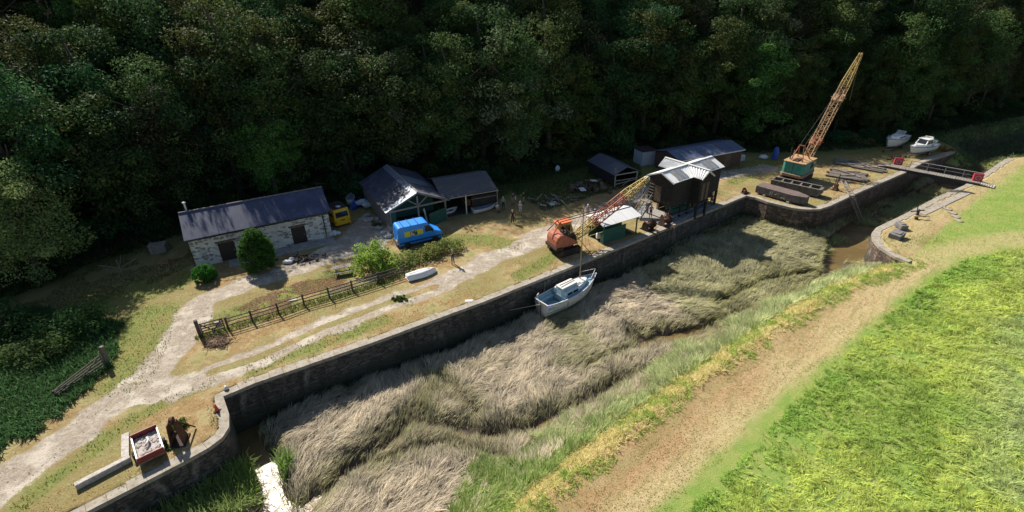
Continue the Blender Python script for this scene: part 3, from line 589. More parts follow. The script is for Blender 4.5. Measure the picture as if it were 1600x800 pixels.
# --- salt marsh: combed, flattened locks of pale grass with greener upright bands by the channels
x, y = sample(165000, -26, 66, 12, 78); k = inpoly(x, y, BASIN); x, y = x[k], y[k]
cd = creek_d(x, y); db = dpoly(x, y, BANK); zc = height(x, y); dw = dpoly(x, y, WALL_L + WALL_Q[1:]); lock = inpoly(x, y, LOCKBED)
dens = (1 - .96 * np.exp(-(cd[0] / 1.2) ** 2)) * (1 - .97 * np.exp(-(cd[1] / .55) ** 2)) * (1 - np.exp(-(cd[2] / 1.0) ** 2)) * (1 - .8 * np.exp(-(cd[3] / .6) ** 2))
for q in cd[4:]: dens = dens * (1 - .95 * np.exp(-(q / .3) ** 2))
dens = dens * (zc < -1.5) * np.where(zc < -3.74, .05, 1) * np.where(lock & (zc < -3.68), 0, 1) * np.clip(1.15 - (y - 30) * .012, .5, 1)
k = rs.rand(len(x)) < dens; x, y, db, zc, dw, lock = x[k], y[k], db[k], zc[k], dw[k], lock[k]; cd = [c[k] for c in cd]; n = len(x)
cmin = np.minimum(np.minimum(cd[0] - .5, cd[1]), cd[2])
for q in cd[4:]: cmin = np.minimum(cmin, q + .35)
up = np.clip(np.exp(-(cmin / 1.25) ** 2) * 1.1 + sstep(.60, .72, fbm(x, y, 6, 61, 3)) * .8 + np.exp(-(dw / 1.8) ** 2) * .6, 0, 1)
gz = sstep(.40, .58, fbm(x, y, 9, 71, 3) + .016 * (x - 16) + .006 * (y - 42)); up = np.clip(up + gz * .3, 0, 1); up = np.where(lock, .9, up)
th = math.radians(64) - np.clip((x - 4) / 30, 0, 1) * .55 + (fbm(x, y, 6.0, 81, 2) - .5) * 2.4 + (vnoise(x, y, 1.2, 82) - .5) * 1.5 + rs.normal(0, .2, n)
f = rs.rand(n, 1); straw = col(.71, .645, .50) * f + col(.54, .485, .36) * (1 - f); grn = col(.52, .52, .31) * f + col(.40, .41, .23) * (1 - f); oliv = col(.28, .30, .11) * f + col(.40, .40, .19) * (1 - f)
tint = straw * (1 - gz[:, None] * .75) + grn * gz[:, None] * .75; tint = tint * (1 - up[:, None] * .8) + oliv * up[:, None] * .8
tint = tint * (.62 + .76 * fbm(x, y, 1.3, 85, 3)[:, None]) * rs.uniform(.84, 1.14, (n, 1))
tufts('marsh_grass', x, y, 6, .24, th, .17, rs.uniform(.6, 1.15, n) * (1 - .15 * up), rs.uniform(.02, .036, n) * (1 + .5 * (y > 42)), np.clip(.95 - .33 * up - .12 * (rs.rand(n) < .2), .3, 1.0), tint, .30, hz=np.clip(rs.rand(n) - .35, 0, 1) * .30 * (1 - .5 * gz), lv=.05)
# --- reeds along the foot of the meadow bank
x, y = sample(62000, -4, 48, 12, 56); dbk = dpoly(x, y, BANK); ins = inpoly(x, y, BASIN); nz = fbm(x, y, 2.6, 95, 3); wid = 4.6 - np.clip((y - 30) / 16, -.4, 1) * 2.2
k = ins & (dbk < wid + (nz - .5) * 5) & (dbk > 1.3) & (height(x, y) > -3.7) & (rs.rand(len(x)) < .30 + .9 * (nz - .3)) & (dpoly(x, y, WALL_R) > 1.2); x, y, nz = x[k], y[k], nz[k]; n = len(x); f = rs.rand(n, 1)
tint = (col(.50, .52, .23) * f + col(.74, .70, .44) * (1 - f)) * (.75 + .5 * nz[:, None]); near = sstep(30, 21, y)[:, None] * .8; tint = tint * (1 - near) + (col(.24, .33, .055) * f + col(.42, .44, .12) * (1 - f)) * near
tufts('bank_reeds', x, y, 13, .16, math.radians(55) + (vnoise(x, y, 1.5, 96) - .5) * 4, .55, rs.uniform(.75, 1.25, n) * (.65 + .6 * nz), rs.uniform(.032, .055, n), np.clip(rs.normal(.52, .12, n), .1, .8), tint, .2)
# --- dry tall fringe on the bank top
x, y = sample(46000, -4, 50, 12, 60); ins = inpoly(x, y, BASIN); dbk = dpoly(x, y, BANK); nz = fbm(x, y, 2.2, 97, 3); sgn = np.where(ins, -dbk, dbk)
k = (sgn > -2.4) & (sgn < 1.0 + (nz - .5) * 2.2) & (dpoly(x, y, WALL_R) > .7); x, y, nz, sgn = x[k], y[k], nz[k], sgn[k]; n = len(x); f = rs.rand(n, 1)
tint = (col(.80, .64, .34) * f + col(.62, .52, .24) * (1 - f)); tint = np.where((nz[:, None] > .54) | (sgn[:, None] > .75), tint * col(.62, .86, .42), tint)
tufts('dry_bank_grass', x, y, 9, .13, None, .5, rs.uniform(.3, .65, n) * np.where(sgn > .7, .6, 1), rs.uniform(.024, .04, n), np.clip(rs.normal(.62, .12, n), .1, .9), tint, .18)
# --- meadow: radiating tussocks, yellower in the middle, deep green by the path, greyer at the far right
x, y = sample(190000, 4, 110, 12, 76); k = inpoly(x, y, TALL); nz = fbm(x, y, 4, 101, 4); k &= (nz > .30) | (rs.rand(len(x)) < .3); k &= rs.rand(len(x)) < np.clip(1.25 - (y - 20) * .014, .4, 1); x, y, nz = x[k], y[k], nz[k]; n = len(x); f = rs.rand(n, 1)
lime = col(.58, .66, .17) * f + col(.46, .59, .14) * (1 - f); deep = col(.25, .47, .09) * f + col(.30, .47, .10) * (1 - f); grey = col(.42, .52, .28)
tq = sstep(.36, .56, fbm(x, y, 6, 105, 4))[:, None]; tint = lime * tq + (deep * .55 + lime * .35) * (1 - tq)
rt = (sstep(.30, .5, fbm(x, y, 4, 104, 3)) * sstep(-2.5, 2.5, -sdline(x, y, GP([(1535, 905), (1540, 640), (1565, 500), (1625, 400), (1640, 340)]))))[:, None] * .75; tint = tint * (1 - rt) + grey * rt
de = dpoly(x, y, TALL[1:6]); edge = (np.exp(-(de / 1.9) ** 2) * sstep(.35, .55, fbm(x, y, 3.5, 106, 2)))[:, None] * .85; tint = tint * (1 - edge) + deep * edge; far = sstep(38, 50, y - .1 * x)[:, None] * .45; tint = tint * (1 - far) + deep * far
tint = tint * (.86 + .34 * fbm(x, y, 1.3, 107, 2)[:, None]) * rs.uniform(.85, 1.15, (n, 1))
tufts('meadow_grass', x, y, 8, .11, (vnoise(x, y, 1.0, 108) - .5) * 9, .8, rs.uniform(.28, .52, n) * (.55 + .9 * vnoise(x, y, .9, 109)), rs.uniform(.026, .045, n) * (1 + .4 * (y > 36)), np.clip(rs.normal(.72, .14, n), .15, 1), tint, .18)
# --- short growth elsewhere: mown meadow edge, path stubble, dry turf of the quay, green strips
def turf(name, npts, box, msk, L, W, c1, c2, lean=.6, pc=(2.5, 111)):
    x, y = sample(npts, *box); k = msk(x, y); x, y = x[k], y[k]; n = len(x); f = rs.rand(n, 1); nz = fbm(x, y, pc[0], pc[1], 3)[:, None]
    f = np.clip(f * .5 + sstep(.35, .65, nz) * .5, 0, 1); tint = (col(*c1) * f + col(*c2) * (1 - f)) * rs.uniform(.8, 1.2, (n, 1))
    return grass(name, x, y, rs.uniform(0, 6.28, n), rs.uniform(.6, 1.3, n) * L, rs.uniform(.7, 1.3, n) * W, np.clip(rs.normal(lean, .15, n), .1, .95), tint, -.01)
roadd = lambda x, y: np.minimum(dpoly(x, y, ROADS[0][0]), dpoly(x, y, ROADS[1][0]))
notbasin = lambda x, y: ~inpoly(x, y, BASIN) & (dpoly(x, y, WALL_L + WALL_Q[1:]) > 1.0) & (dpoly(x, y, WALL_R) > .9)
turf('mown_meadow_grass', 130000, (20, 110, 14, 80), lambda x, y: inpoly(x, y, MEAD) & ~inpoly(x, y, TALL) & notbasin(x, y) & (dpoly(x, y, PATH_A) > .4 + 1.7 * fbm(x, y, 2.2, 155, 3)) & (dpoly(x, y, PATH_B) > 1.5), .21, .036, (.32, .50, .10), (.46, .52, .16))
x, y = sample(420000, -2, 90, 12, 80); k = ((dpoly(x, y, PATH_A) < .7 + 1.9 * fbm(x, y, 2.2, 155, 3)) | (dpoly(x, y, PATH_B) < 1.6)) & notbasin(x, y) & (rs.rand(len(x)) < .75); x, y = x[k], y[k]; n = len(x); f = rs.rand(n, 1)
pa_, pb_ = PATH_A[1], PATH_A[3]; dx_, dy_ = pb_[0] - pa_[0], pb_[1] - pa_[1]; ll_ = math.hypot(dx_, dy_); al = ((x - pa_[0]) * dx_ + (y - pa_[1]) * dy_) / ll_; ac = (-(x - pa_[0]) * dy_ + (y - pa_[1]) * dx_) / ll_
st = fbm(al / 5, ac, .55, 151, 3); br = sstep(-.4, 1.6, ac + (fbm(x, y, 3, 152, 3) - .5) * 2.5) * np.clip(1.2 - al / 40, 0, 1)
tint = (col(.74, .60, .35) * f + col(.54, .43, .22) * (1 - f)); tint = tint * (1 - br[:, None] * .7) + (col(.54, .35, .18) * f + col(.40, .25, .13) * (1 - f)) * br[:, None] * .7
dk_ = sstep(.54, .66, st)[:, None] * .7; tint = tint * (1 - dk_ * 1.25) + col(.24, .19, .085) * dk_ * 1.25; gr = (sstep(-.9, -2.2, ac) * .75 + sstep(.60, .68, fbm(x, y, 2, 153, 3)) * .5)[:, None].clip(0, .85); tint = tint * (1 - gr) + (col(.30, .36, .10) * f + col(.42, .42, .15) * (1 - f)) * gr
tint = tint * (.75 + .5 * fbm(x, y, .8, 154, 2)[:, None])
grass('dry_path_stubble', x, y, rs.uniform(0, 6.28, n), rs.uniform(.07, .2, n), rs.uniform(.02, .04, n), np.clip(rs.normal(.75, .18, n), .2, 1), tint, -.01)
turf('dry_quay_turf', 240000, (-45, 80, 13, 84), lambda x, y: notbasin(x, y) & ~inpoly(x, y, MEAD) & (roadd(x, y) > 1.9) & (dpoly(x, y, PATH_B) > 1.5) & (sdline(x, y, FOOT) < -8) & (rs.rand(len(x)) < sstep(.35, .6, fbm(x, y, 2, 120, 3))) & ~inpoly(x, y, YARD) & ~inpoly(x, y, QYARD), .12, .04, (.42, .28, .115), (.30, .24, .09), .7)
def gmask(x, y):
    m = np.zeros(len(x), bool)
    for pts, hw in GREENP:
        if hw > 0: m |= dpoly(x, y, pts) < hw * .9
    return m & notbasin(x, y)
turf('green_verge_grass', 200000, (-42, 70, 14, 82), lambda x, y: gmask(x, y) & (rs.rand(len(x)) < .8), .2, .045, (.16, .21, .05), (.27, .27, .09), .55)
# --- long grass under the fence, nettles and ferns at the foot of the wood and over the shaded bank
FENCE = GP([(314, 526), (357, 514), (395, 503), (436, 491), (475.6, 477), (515, 466), (551, 455), (592, 442), (632, 429)])
turf('fence_grass', 60000, (-28, -4, 30, 52), lambda x, y: (dpoly(x, y, FENCE) < .45) & (rs.rand(len(x)) < .9), .38, .05, (.13, .19, .045), (.26, .24, .09), .5)
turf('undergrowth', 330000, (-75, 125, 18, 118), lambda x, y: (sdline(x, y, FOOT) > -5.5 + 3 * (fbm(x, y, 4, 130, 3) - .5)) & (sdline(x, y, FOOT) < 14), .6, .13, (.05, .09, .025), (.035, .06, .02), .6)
NETT = GP([(-120, 480), (60, 480), (190, 500), (190, 560), (130, 640), (40, 700), (-60, 745), (-200, 720)])
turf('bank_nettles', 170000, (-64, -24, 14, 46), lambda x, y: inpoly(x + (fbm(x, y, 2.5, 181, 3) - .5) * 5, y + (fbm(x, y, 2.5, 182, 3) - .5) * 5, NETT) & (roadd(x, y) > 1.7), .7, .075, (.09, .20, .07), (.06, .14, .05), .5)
CRN = GP([(1455, 226), (1500, 196), (1640, 175), (1700, 215), (1640, 240), (1560, 250), (1500, 262)])
turf('creek_head_sedge', 120000, (60, 150, 70, 125), lambda x, y: inpoly(x, y, BASIN) & (x + .2 * y > 88), 1.0, .08, (.10, .16, .07), (.19, .21, .10), .6)
turf('wall_foot_weeds', 160000, (-26, 34, 16, 66), lambda x, y: inpoly(x, y, BASIN) & (dpoly(x, y, WALL_L) < 1.5 * fbm(x, y, 3, 140, 3) + .2) & (x > -19), .75, .06, (.055, .085, .03), (.10, .12, .05), .5)
turf('bow_reeds', 60000, (-26, -8, 12, 30), lambda x, y: inpoly(x, y, BASIN) & (dpoly(x, y, WALL_L[:6]) < 3.6) & (dpoly(x, y, CREEK[2]) > .8) & (dpoly(x, y, CREEK[2]) < 8) & (y < 25), 1.5, .05, (.24, .36, .08), (.34, .38, .14), .4)

YW_ = GP([(735, 300), (790, 268), (930, 236), (1000, 255), (1002, 285), (930, 306), (850, 330), (800, 300), (778, 312)])
turf('yard_weeds', 90000, (-10, 26, 52, 90), lambda x, y: inpoly(x, y, YW_) & (rs.rand(len(x)) < .8), .4, .07, (.09, .15, .04), (.14, .16, .06), .55)
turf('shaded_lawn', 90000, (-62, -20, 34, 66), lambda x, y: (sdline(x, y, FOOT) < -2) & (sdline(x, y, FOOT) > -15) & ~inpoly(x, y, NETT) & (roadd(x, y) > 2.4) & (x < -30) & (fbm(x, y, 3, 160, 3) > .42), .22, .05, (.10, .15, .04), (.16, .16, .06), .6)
mq = [(1418, 326, 2.6), (1432, 318, 2.2), (1452, 310, 1.8), (1356, 348, 1.3), (1343, 338, 1.2), (1296, 372, 1.6), (1270, 385, 1.6), (1400, 334, 1.6)]
cx_, cy_ = [], []
for u, v, r_ in mq:
    g_ = G(u, v, -3.6); m_ = int(95 * r_ * r_); cx_ += list(g_[0] + rs.normal(0, r_ * .5, m_)); cy_ += list(g_[1] + rs.normal(0, r_ * .42, m_))
cx_, cy_ = np.array(cx_), np.array(cy_); k = inpoly(cx_, cy_, BASIN); cx_, cy_ = cx_[k], cy_[k]; n = len(cx_); f = rs.rand(n, 1)
i_ = np.repeat(np.arange(n), 9); P_ = np.stack([cx_[i_] + rs.normal(0, .12, len(i_)), cy_[i_] + rs.normal(0, .12, len(i_)), np.full(len(i_), -3.85)], 1)
V, F, t = blades(P_, rs.uniform(0, 6.28, len(i_)), rs.uniform(.45, .9, len(i_)), rs.uniform(.035, .06, len(i_)), np.clip(rs.normal(.5, .15, len(i_)), .1, .9), (col(.36, .42, .18) * f + col(.50, .50, .28) * (1 - f))[i_], rs)
tag(mesh_np('lock_sedge', V, F, M_GRASS, dict(tint=t)), kind='stuff')

HAY = GP([(322, 512), (400, 466), (470, 440), (525, 432), (560, 446), (470, 474), (390, 500)])
turf('dried_hay', 60000, (-28, -12, 34, 48), lambda x, y: inpoly(x, y, HAY) & (fbm(x, y, 1.4, 171, 3) > .47) & (roadd(x, y) > 1.9), .16, .045, (.42, .28, .20), (.36, .22, .13), .85)
def pebbles(name, n, msk, box, r0, r1, c1, c2):
    x, y = sample(n, *box); k = msk(x, y); x, y = x[k], y[k]; m = len(x); r = rs.uniform(r0, r1, m); a = rs.uniform(0, 6.28, m); z = height(x, y); V = np.empty((m, 5, 3), np.float32)
    for q in range(4): V[:, q, 0] = x + r * np.cos(a + q * 1.571) * rs.uniform(.7, 1.2, m); V[:, q, 1] = y + r * np.sin(a + q * 1.571) * rs.uniform(.7, 1.2, m); V[:, q, 2] = z - .01
    V[:, 4, 0] = x + r * .2; V[:, 4, 1] = y; V[:, 4, 2] = z + r * .7; b = (np.arange(m) * 5)[:, None]; F = np.concatenate([b + np.array([[q, (q + 1) % 4, 4]]) for q in range(4)])
    f = rs.rand(m, 1); t = np.repeat(col(*c1) * f + col(*c2) * (1 - f), 5, 0); return tag(mesh_np(name, V.reshape(-1, 3), F, M_GRASS, dict(tint=t)), kind='stuff')
pebbles('road_gravel', 60000, lambda x, y: notbasin(x, y) & (roadd(x, y) < 2.2) & (rs.rand(len(x)) < .25 + .75 * sstep(.45, .6, fbm(x, y, 1.5, 172, 3))), (-45, 50, 13, 84), .025, .075, (.52, .47, .40), (.22, .19, .16))
# weeds rooted in the coping joints and along its landward edge
x, y = sample(60000, -32, 76, 12, 84); d_ = np.minimum(dpoly(x, y, WALL_L + WALL_Q[1:]), dpoly(x, y, WALL_R)); k = ~inpoly(x, y, BASIN) & (d_ > .45) & (d_ < 1.15) & (fbm(x, y, 2.2, 173, 3) > .52) & (rs.rand(len(x)) < .5); x, y = x[k], y[k]; n = len(x); f = rs.rand(n, 1)
tufts('coping_weeds', x, y, 6, .09, None, .5, rs.uniform(.1, .3, n), rs.uniform(.02, .04, n), np.clip(rs.normal(.6, .15, n), .1, .9), np.where(rs.rand(n, 1) < .6, col(.46, .36, .17), col(.20, .27, .08)) * rs.uniform(.75, 1.2, (n, 1)), .2, dz=.02)

# single upright stems and seed heads that break the even surfaces
x, y = sample(90000, -26, 66, 12, 78); c4 = creek_d(x, y); k = inpoly(x, y, BASIN) & (height(x, y) > -3.7) & (height(x, y) < -1.4) & (rs.rand(len(x)) < .18 + .5 * (fbm(x, y, 3, 190, 3) > .56)) & (np.minimum(c4[1], c4[0]) > .5); x, y = x[k], y[k]; n = len(x); f = rs.rand(n, 1)
grass('standing_stems', x, y, rs.uniform(0, 6.28, n), rs.uniform(.5, 1.05, n), rs.uniform(.018, .03, n), np.clip(rs.normal(.35, .15, n), .02, .8), (col(.62, .56, .42) * f + col(.30, .29, .16) * (1 - f)))
x, y = sample(60000, 4, 90, 12, 70); k = inpoly(x, y, TALL) & (rs.rand(len(x)) < .12 + .8 * (fbm(x, y, 4, 191, 3) > .6)); x, y = x[k], y[k]; n = len(x); f = rs.rand(n, 1)
grass('seed_heads', x, y, rs.uniform(0, 6.28, n), rs.uniform(.45, .8, n), rs.uniform(.015, .03, n), np.clip(rs.normal(.35, .15, n), .02, .8), (col(.68, .62, .34) * f + col(.44, .46, .18) * (1 - f)))
x, y = sample(40000, -20, -4, 12, 30); c2 = dpoly(x, y, CREEK[2]); k = inpoly(x, y, BASIN) & (c2 < 1.7) & (y < 24.5) & (rs.rand(len(x)) < .05 + .5 * sstep(.5, 1.4, c2) * (fbm(x, y, 1.2, 192, 3) > .42)); x, y = x[k], y[k]; n = len(x); f = rs.rand(n, 1)
V, F, t = blades(np.stack([x, y, np.full(n, -3.85)], 1), rs.uniform(0, 6.28, n), rs.uniform(.5, 1.1, n), rs.uniform(.03, .05, n), np.clip(rs.normal(.5, .18, n), .05, .9), col(.40, .40, .22) * f + col(.22, .28, .09) * (1 - f), rs)
tag(mesh_np('pool_reeds', V, F, M_GRASS, dict(tint=t)), kind='stuff')

# ------------------------------------------------------------------ materials for things
M_WOODD = mat('dark_tarred_boards', (.016, .014, .013), (.028, .025, .022), .85, scale=3, bmp=.4, c3=(.055, .047, .04), s3=5)
M_WOODG = mat('grey_weathered_wood', (.26, .235, .205), (.16, .14, .12), .9, scale=4, bmp=.5, c3=(.34, .31, .28), s3=7)
M_WOODB = mat('brown_wood', (.16, .115, .08), (.09, .065, .045), .85, scale=4, bmp=.4)
M_FENCE = mat('dark_fence_wood', (.055, .047, .04), (.09, .078, .066), .9, scale=5, bmp=.4)
M_PALEW = mat('bleached_wood', (.52, .49, .45), (.36, .33, .30), .9, scale=5, bmp=.4, c3=(.25, .22, .2), s3=9)
M_RUST = mat('rust', (.12, .055, .032), (.065, .032, .022), .85, .2, scale=5, bmp=.5, c3=(.20, .09, .045), s3=8)
M_RUSTD = mat('dark_rust', (.05, .03, .024), (.03, .022, .02), .85, .2, scale=5, bmp=.4)
M_ORANGE = mat('faded_orange_paint', (.46, .14, .075), (.33, .10, .06), .75, scale=3, c3=(.17, .075, .05), s3=6)
M_ORANGEB = mat('bright_orange_paint', (.70, .17, .06), (.6, .14, .06), .55, scale=2)
M_YELP = mat('worn_yellow_paint', (.48, .36, .10), (.36, .25, .08), .7, scale=6, c3=(.20, .10, .05), s3=7)
M_REDP = mat('worn_red_paint', (.36, .10, .05), (.24, .08, .045), .75, scale=6, c3=(.40, .25, .08), s3=5)
M_TANP = mat('rusty_tan_paint', (.46, .31, .17), (.34, .20, .10), .75, scale=4, c3=(.22, .11, .06), s3=6)
M_TEAL = mat('faded_teal_paint', (.035, .27, .22), (.025, .19, .16), .55, scale=1.6, c3=(.16, .30, .26), s3=4)
M_GREEN = mat('dark_green_boards', (.016, .10, .078), (.013, .07, .055), .7, scale=2.5, c3=(.03, .085, .07), s3=5)
M_WHITEP = mat('white_paint', (.72, .72, .70), (.62, .62, .60), .45, scale=3, c3=(.45, .44, .40), s3=7)
M_GRP = mat('white_hull_gelcoat', (.80, .80, .78), (.72, .72, .71), .25, scale=2)
M_PBLUE = mat('pale_blue_paint', (.36, .54, .62), (.28, .44, .53), .5, scale=3, c3=(.55, .64, .66), s3=6)
M_DBLUE = mat('deck_blue_paint', (.24, .38, .46), (.18, .30, .38), .6, scale=3, c3=(.40, .48, .52), s3=6)
M_STEEL = mat('grey_steel', (.32, .33, .34), (.22, .22, .23), .5, .6, scale=6)
M_BLACK = mat('black_rubber', (.02, .02, .02), (.03, .03, .03), .85)
M_GLASS = mat('dark_glass', (.015, .018, .02), (.02, .025, .03), .08, 0)
M_BLUEV = mat('bright_blue_car_paint', (.03, .27, .86), (.028, .24, .78), .35, scale=1.2)
M_YELV = mat('yellow_van_paint', (.74, .43, .012), (.66, .37, .012), .35, scale=2)
M_YELS = mat('yellow_panel', (.62, .60, .04), (.55, .53, .04), .5)
M_TARPB = mat('blue_tarpaulin', (.02, .07, .32), (.03, .10, .42), .5, scale=5, bmp=.5)
M_GREYT = mat('grey_tarpaulin', (.20, .23, .29), (.14, .16, .21), .6, scale=3, bmp=.4)
M_WBAG = mat('white_plastic_bag', (.62, .65, .68), (.48, .52, .56), .5, scale=5, bmp=.5)
M_CONC = mat('concrete', (.36, .345, .32), (.26, .25, .235), .9, scale=1.5, bmp=.4, c3=(.18, .17, .16), s3=4)
M_TREAD = mat('blue_grey_step_boards', (.24, .28, .33), (.18, .21, .26), .8, scale=4)
M_ROPE = mat('rope', (.42, .38, .30), (.3, .27, .22), .9)
M_WIRE = mat('wire_rope', (.10, .08, .065), (.07, .055, .045), .7, .4)
M_DIRTI = mat('dark_shed_floor', (.06, .05, .042), (.04, .035, .03), .95)

def tiled(name, c1, c2, c3, sx=.32, sy=.2, rough=.6, blotch=None):
    m, nt, b = new_mat(name); co = nt.nodes.new('ShaderNodeTexCoord').outputs['UV']
    br = nt.nodes.new('ShaderNodeTexBrick'); nt.links.new(co, br.inputs['Vector']); br.inputs['Scale'].default_value = 1
    br.inputs['Brick Width'].default_value = sx; br.inputs['Row Height'].default_value = sy; br.inputs['Mortar Size'].default_value = .012
    br.inputs['Color1'].default_value = (*c1, 1); br.inputs['Color2'].default_value = (*c2, 1); br.inputs['Mortar'].default_value = (*[x * .35 for x in c1], 1)
    c = mixc(nt, ramp(nt, noise(nt, co, .8, 6), .45, .7), br.outputs['Color'], c3)
    if blotch: c = mixc(nt, ramp(nt, noise(nt, co, 2.2, 5), .60, .72), c, blotch)  # optional extra tone in noise blotches
    nt.links.new(c, b.inputs['Base Color']); b.inputs['Roughness'].default_value = rough; bump(nt, b, br.outputs['Fac'], -.5, .02); return m
M_SLATE = tiled('slate_roof', (.024, .038, .095), (.036, .054, .12), (.048, .068, .135), .3, .2, .6)  # slates darkened and blued to carry the blue shade on this roof
M_SHEDR = tiled('old_slate_roof', (.05, .056, .09), (.075, .08, .115), (.13, .125, .145), .6, .25, .65, (.09, .11, .17))  # slates blued for sky-lit shade, as on the house
def sheet(name, c1, c2, c3, rough=.5, metal=.2, s=(.9, .12, 1)):
    m, nt, b = new_mat(name); co = scaled(nt, nt.nodes.new('ShaderNodeTexCoord').outputs['UV'], s)
    c = mixc(nt, ramp(nt, noise(nt, co, 2, 5), .4, .62), c1, c2); c = mixc(nt, ramp(nt, noise(nt, co, 1.1, 4), .56, .64), c, c3)
    nt.links.new(c, b.inputs['Base Color']); b.inputs['Roughness'].default_value = rough; b.inputs['Metallic'].default_value = metal; return m
M_SHEETW = sheet('white_metal_sheet', (.72, .73, .73), (.64, .65, .66), (.52, .53, .52), .5, 0)
M_SHEETG = sheet('clear_roof_sheet', (.30, .34, .38), (.24, .27, .31), (.40, .35, .30), .3)
M_SHEETB = sheet('blue_grey_metal_sheet', (.12, .16, .25), (.09, .12, .20), (.17, .09, .085), .5)
M_SHEETM = sheet('mossy_asbestos_sheet', (.12, .125, .14), (.09, .095, .115), (.20, .165, .085), .85, 0)
M_SHEETR = sheet('sky_tinted_roof_sheet', (.22, .27, .34), (.18, .22, .29), (.14, .15, .18), .5)  # light blue stands for sky reflected in the newer sheets
M_HOUSE = rubble('whitewashed_rubble', (.66, .65, .62), (.21, .20, .19), (.58, .57, .54), 2.1, 4.0, .60, .9, .5)

def fr(a, b, z=0.):
    p, q = G(*a, z), G(*b, z); return p[0], p[1], math.degrees(math.atan2(q[1] - p[1], q[0] - p[0])), math.hypot(q[0] - p[0], q[1] - p[1])
def to_local(o, p):
    c, s = math.cos(o.rotation_euler.z), math.sin(o.rotation_euler.z); dx, dy = p[0] - o.location.x, p[1] - o.location.y
    return Vector((dx * c + dy * s, -dx * s + dy * c, p[2] - o.location.z))
def part(mb, name, m, parent, **k): return mb.build(name, m, parent, **k)

# ------------------------------------------------------------------ stone house
hx, hy, hr, hl = fr((308, 418), (520, 370)); HL, HD, HE, HRZ = hl, 5.7, 3.35, 5.15
house = thing('stone_house', 'long whitewashed rubble stone house with slate roof in blue shade under the trees', 'house', (hx, hy, 0), hr)
mb = MB(); y0, y1 = 0, .45
d1, d2, DH = (2.45, 4.0), (9.75, 11.25), 2.15
for a, b, z0, z1 in ((0, d1[0], -.3, HE), (d1[0], d1[1], DH, HE), (d1[1], d2[0], -.3, HE), (d2[0], d2[1], DH, HE), (d2[1], HL, -.3, HE)): mb.box(((a + b) / 2, .225, (z0 + z1) / 2), (b - a, .45, z1 - z0))
mb.box((HL / 2, HD - .225, (HE - .3) / 2), (HL, .45, HE + .3))
for xx in (.2, HL - .2): mb.prof([(0, 0), (1, 0)], 0, 1) if False else mb.add([(xx + sx, y, zz) for sx in (-.2, .2) for (y, zz) in ((.452, -.3), (HD - .452, -.3), (HD - .452, HE), (HD / 2, HRZ - .12), (.452, HE))], [(0, 1, 2, 3, 4), (9, 8, 7, 6, 5)] + [(i, 5 + i, 5 + (i + 1) % 5, (i + 1) % 5) for i in range(5)])
part(mb, 'wall', M_HOUSE, house)
mb = MB(); e = .28
mb.slab((-e, -.25, HE - .12), (HL + e, -.25, HE - .12), (HL + e, HD / 2, HRZ), (-e, HD / 2, HRZ), .09)
mb.slab((HL + e, HD + .25, HE - .12), (-e, HD + .25, HE - .12), (-e, HD / 2, HRZ), (HL + e, HD / 2, HRZ), .09)
roof = part(mb, 'roof', M_SLATE, house)
mb = MB(); mb.tube([(-e, HD / 2, HRZ + .07), (HL + e, HD / 2, HRZ + .07)], .11, 8); part(mb, 'ridge_tiles', mat('ridge_tile', (.16, .14, .15), (.11, .10, .12), .7), roof)
mb = MB(); mb.tube([(.45, HD / 2 + .6, HRZ - .7), (.45, HD / 2 + .6, HRZ + .75)], .09, 8); mb.lathe((.45, HD / 2 + .6, HRZ + .78), [(.10, 0), (.19, .06), (.17, .14), (.05, .2)]); part(mb, 'flue', M_WHITEP, roof)
M_DOOR = mat('dark_brown_door', (.055, .035, .03), (.035, .024, .022), .7, scale=5, uvstretch=(6, 1, 1))
for (a, b) in (d1, d2):
    mb = MB(); nb = 8
    for k in range(nb): w_ = (b - a) / nb; mb.box((a + (k + .5) * w_, .2, DH / 2 - .02), (w_ - .015, .07, DH))
    mb.box(((a + b) / 2, .15, .5), (b - a - .1, .03, .14)); mb.box(((a + b) / 2, .15, 1.6), (b - a - .1, .03, .14))
    dr = part(mb, 'door', M_DOOR, house); part(MB().box((b - .2, .13, 1.05), (.08, .05, .16)), 'handle', M_STEEL, dr)
    part(MB().box(((a + b) / 2, -.012, DH + .13), (b - a + .4, .06, .2)), 'lintel', M_WOODB, house)
mb = MB(); mb.tube([(-.25, -.33, HE - .16), (HL + .25, -.33, HE - .2)], .07, 7); part(mb, 'gutter', M_BLACK, house)
mb = MB(); mb.tube([(13.35, -.33, HE - .2), (13.35, -.1, HE - .5), (13.35, -.1, .1)], .055, 7); part(mb, 'downpipe', M_BLACK, house)
mb = MB(); mb.box((HL / 2 + 1.5, -1.0, .0), (HL - 3, 1.7, .16)); mb.box((10.4, -.6, .16), (2.0, .8, .16)); part(mb, 'doorstep_slab', M_CONC, house, bevel=.02)
o = MB().box((0, 0, .35), (.75, .6, .7)).box((.05, 0, .75), (.5, .45, .12)).build('stone_block', M_PALEW, bevel=.05, loc=(*G(511, 371)[:2], 0)); tag(o, 'pale stone block at the right hand corner of the stone house', 'stone')
o = MB().ell((0, 0, .3), (.42, .36, .36), 8, wob=.25).ell((.4, .2, .22), (.3, .25, .25), 7, wob=.3, seed=2).build('rubbish_bag', M_WBAG, smooth=True, loc=(*G(523, 368)[:2], 0)); tag(o, 'pale blue white rubbish bag beside the yellow van', 'bag')
o = MB().ell((0, 0, .16), (.55, .34, .2), 8, wob=.3).ell((.3, .45, .2), (.3, .22, .24), 7, wob=.3, seed=4).build('plastic_sheet', M_WBAG, smooth=True, loc=(*G(450, 411)[:2], 0)); tag(o, 'crumpled white plastic sheet beside the conical evergreen', 'plastic sheet')
mb = MB(); rr = random.Random(3)
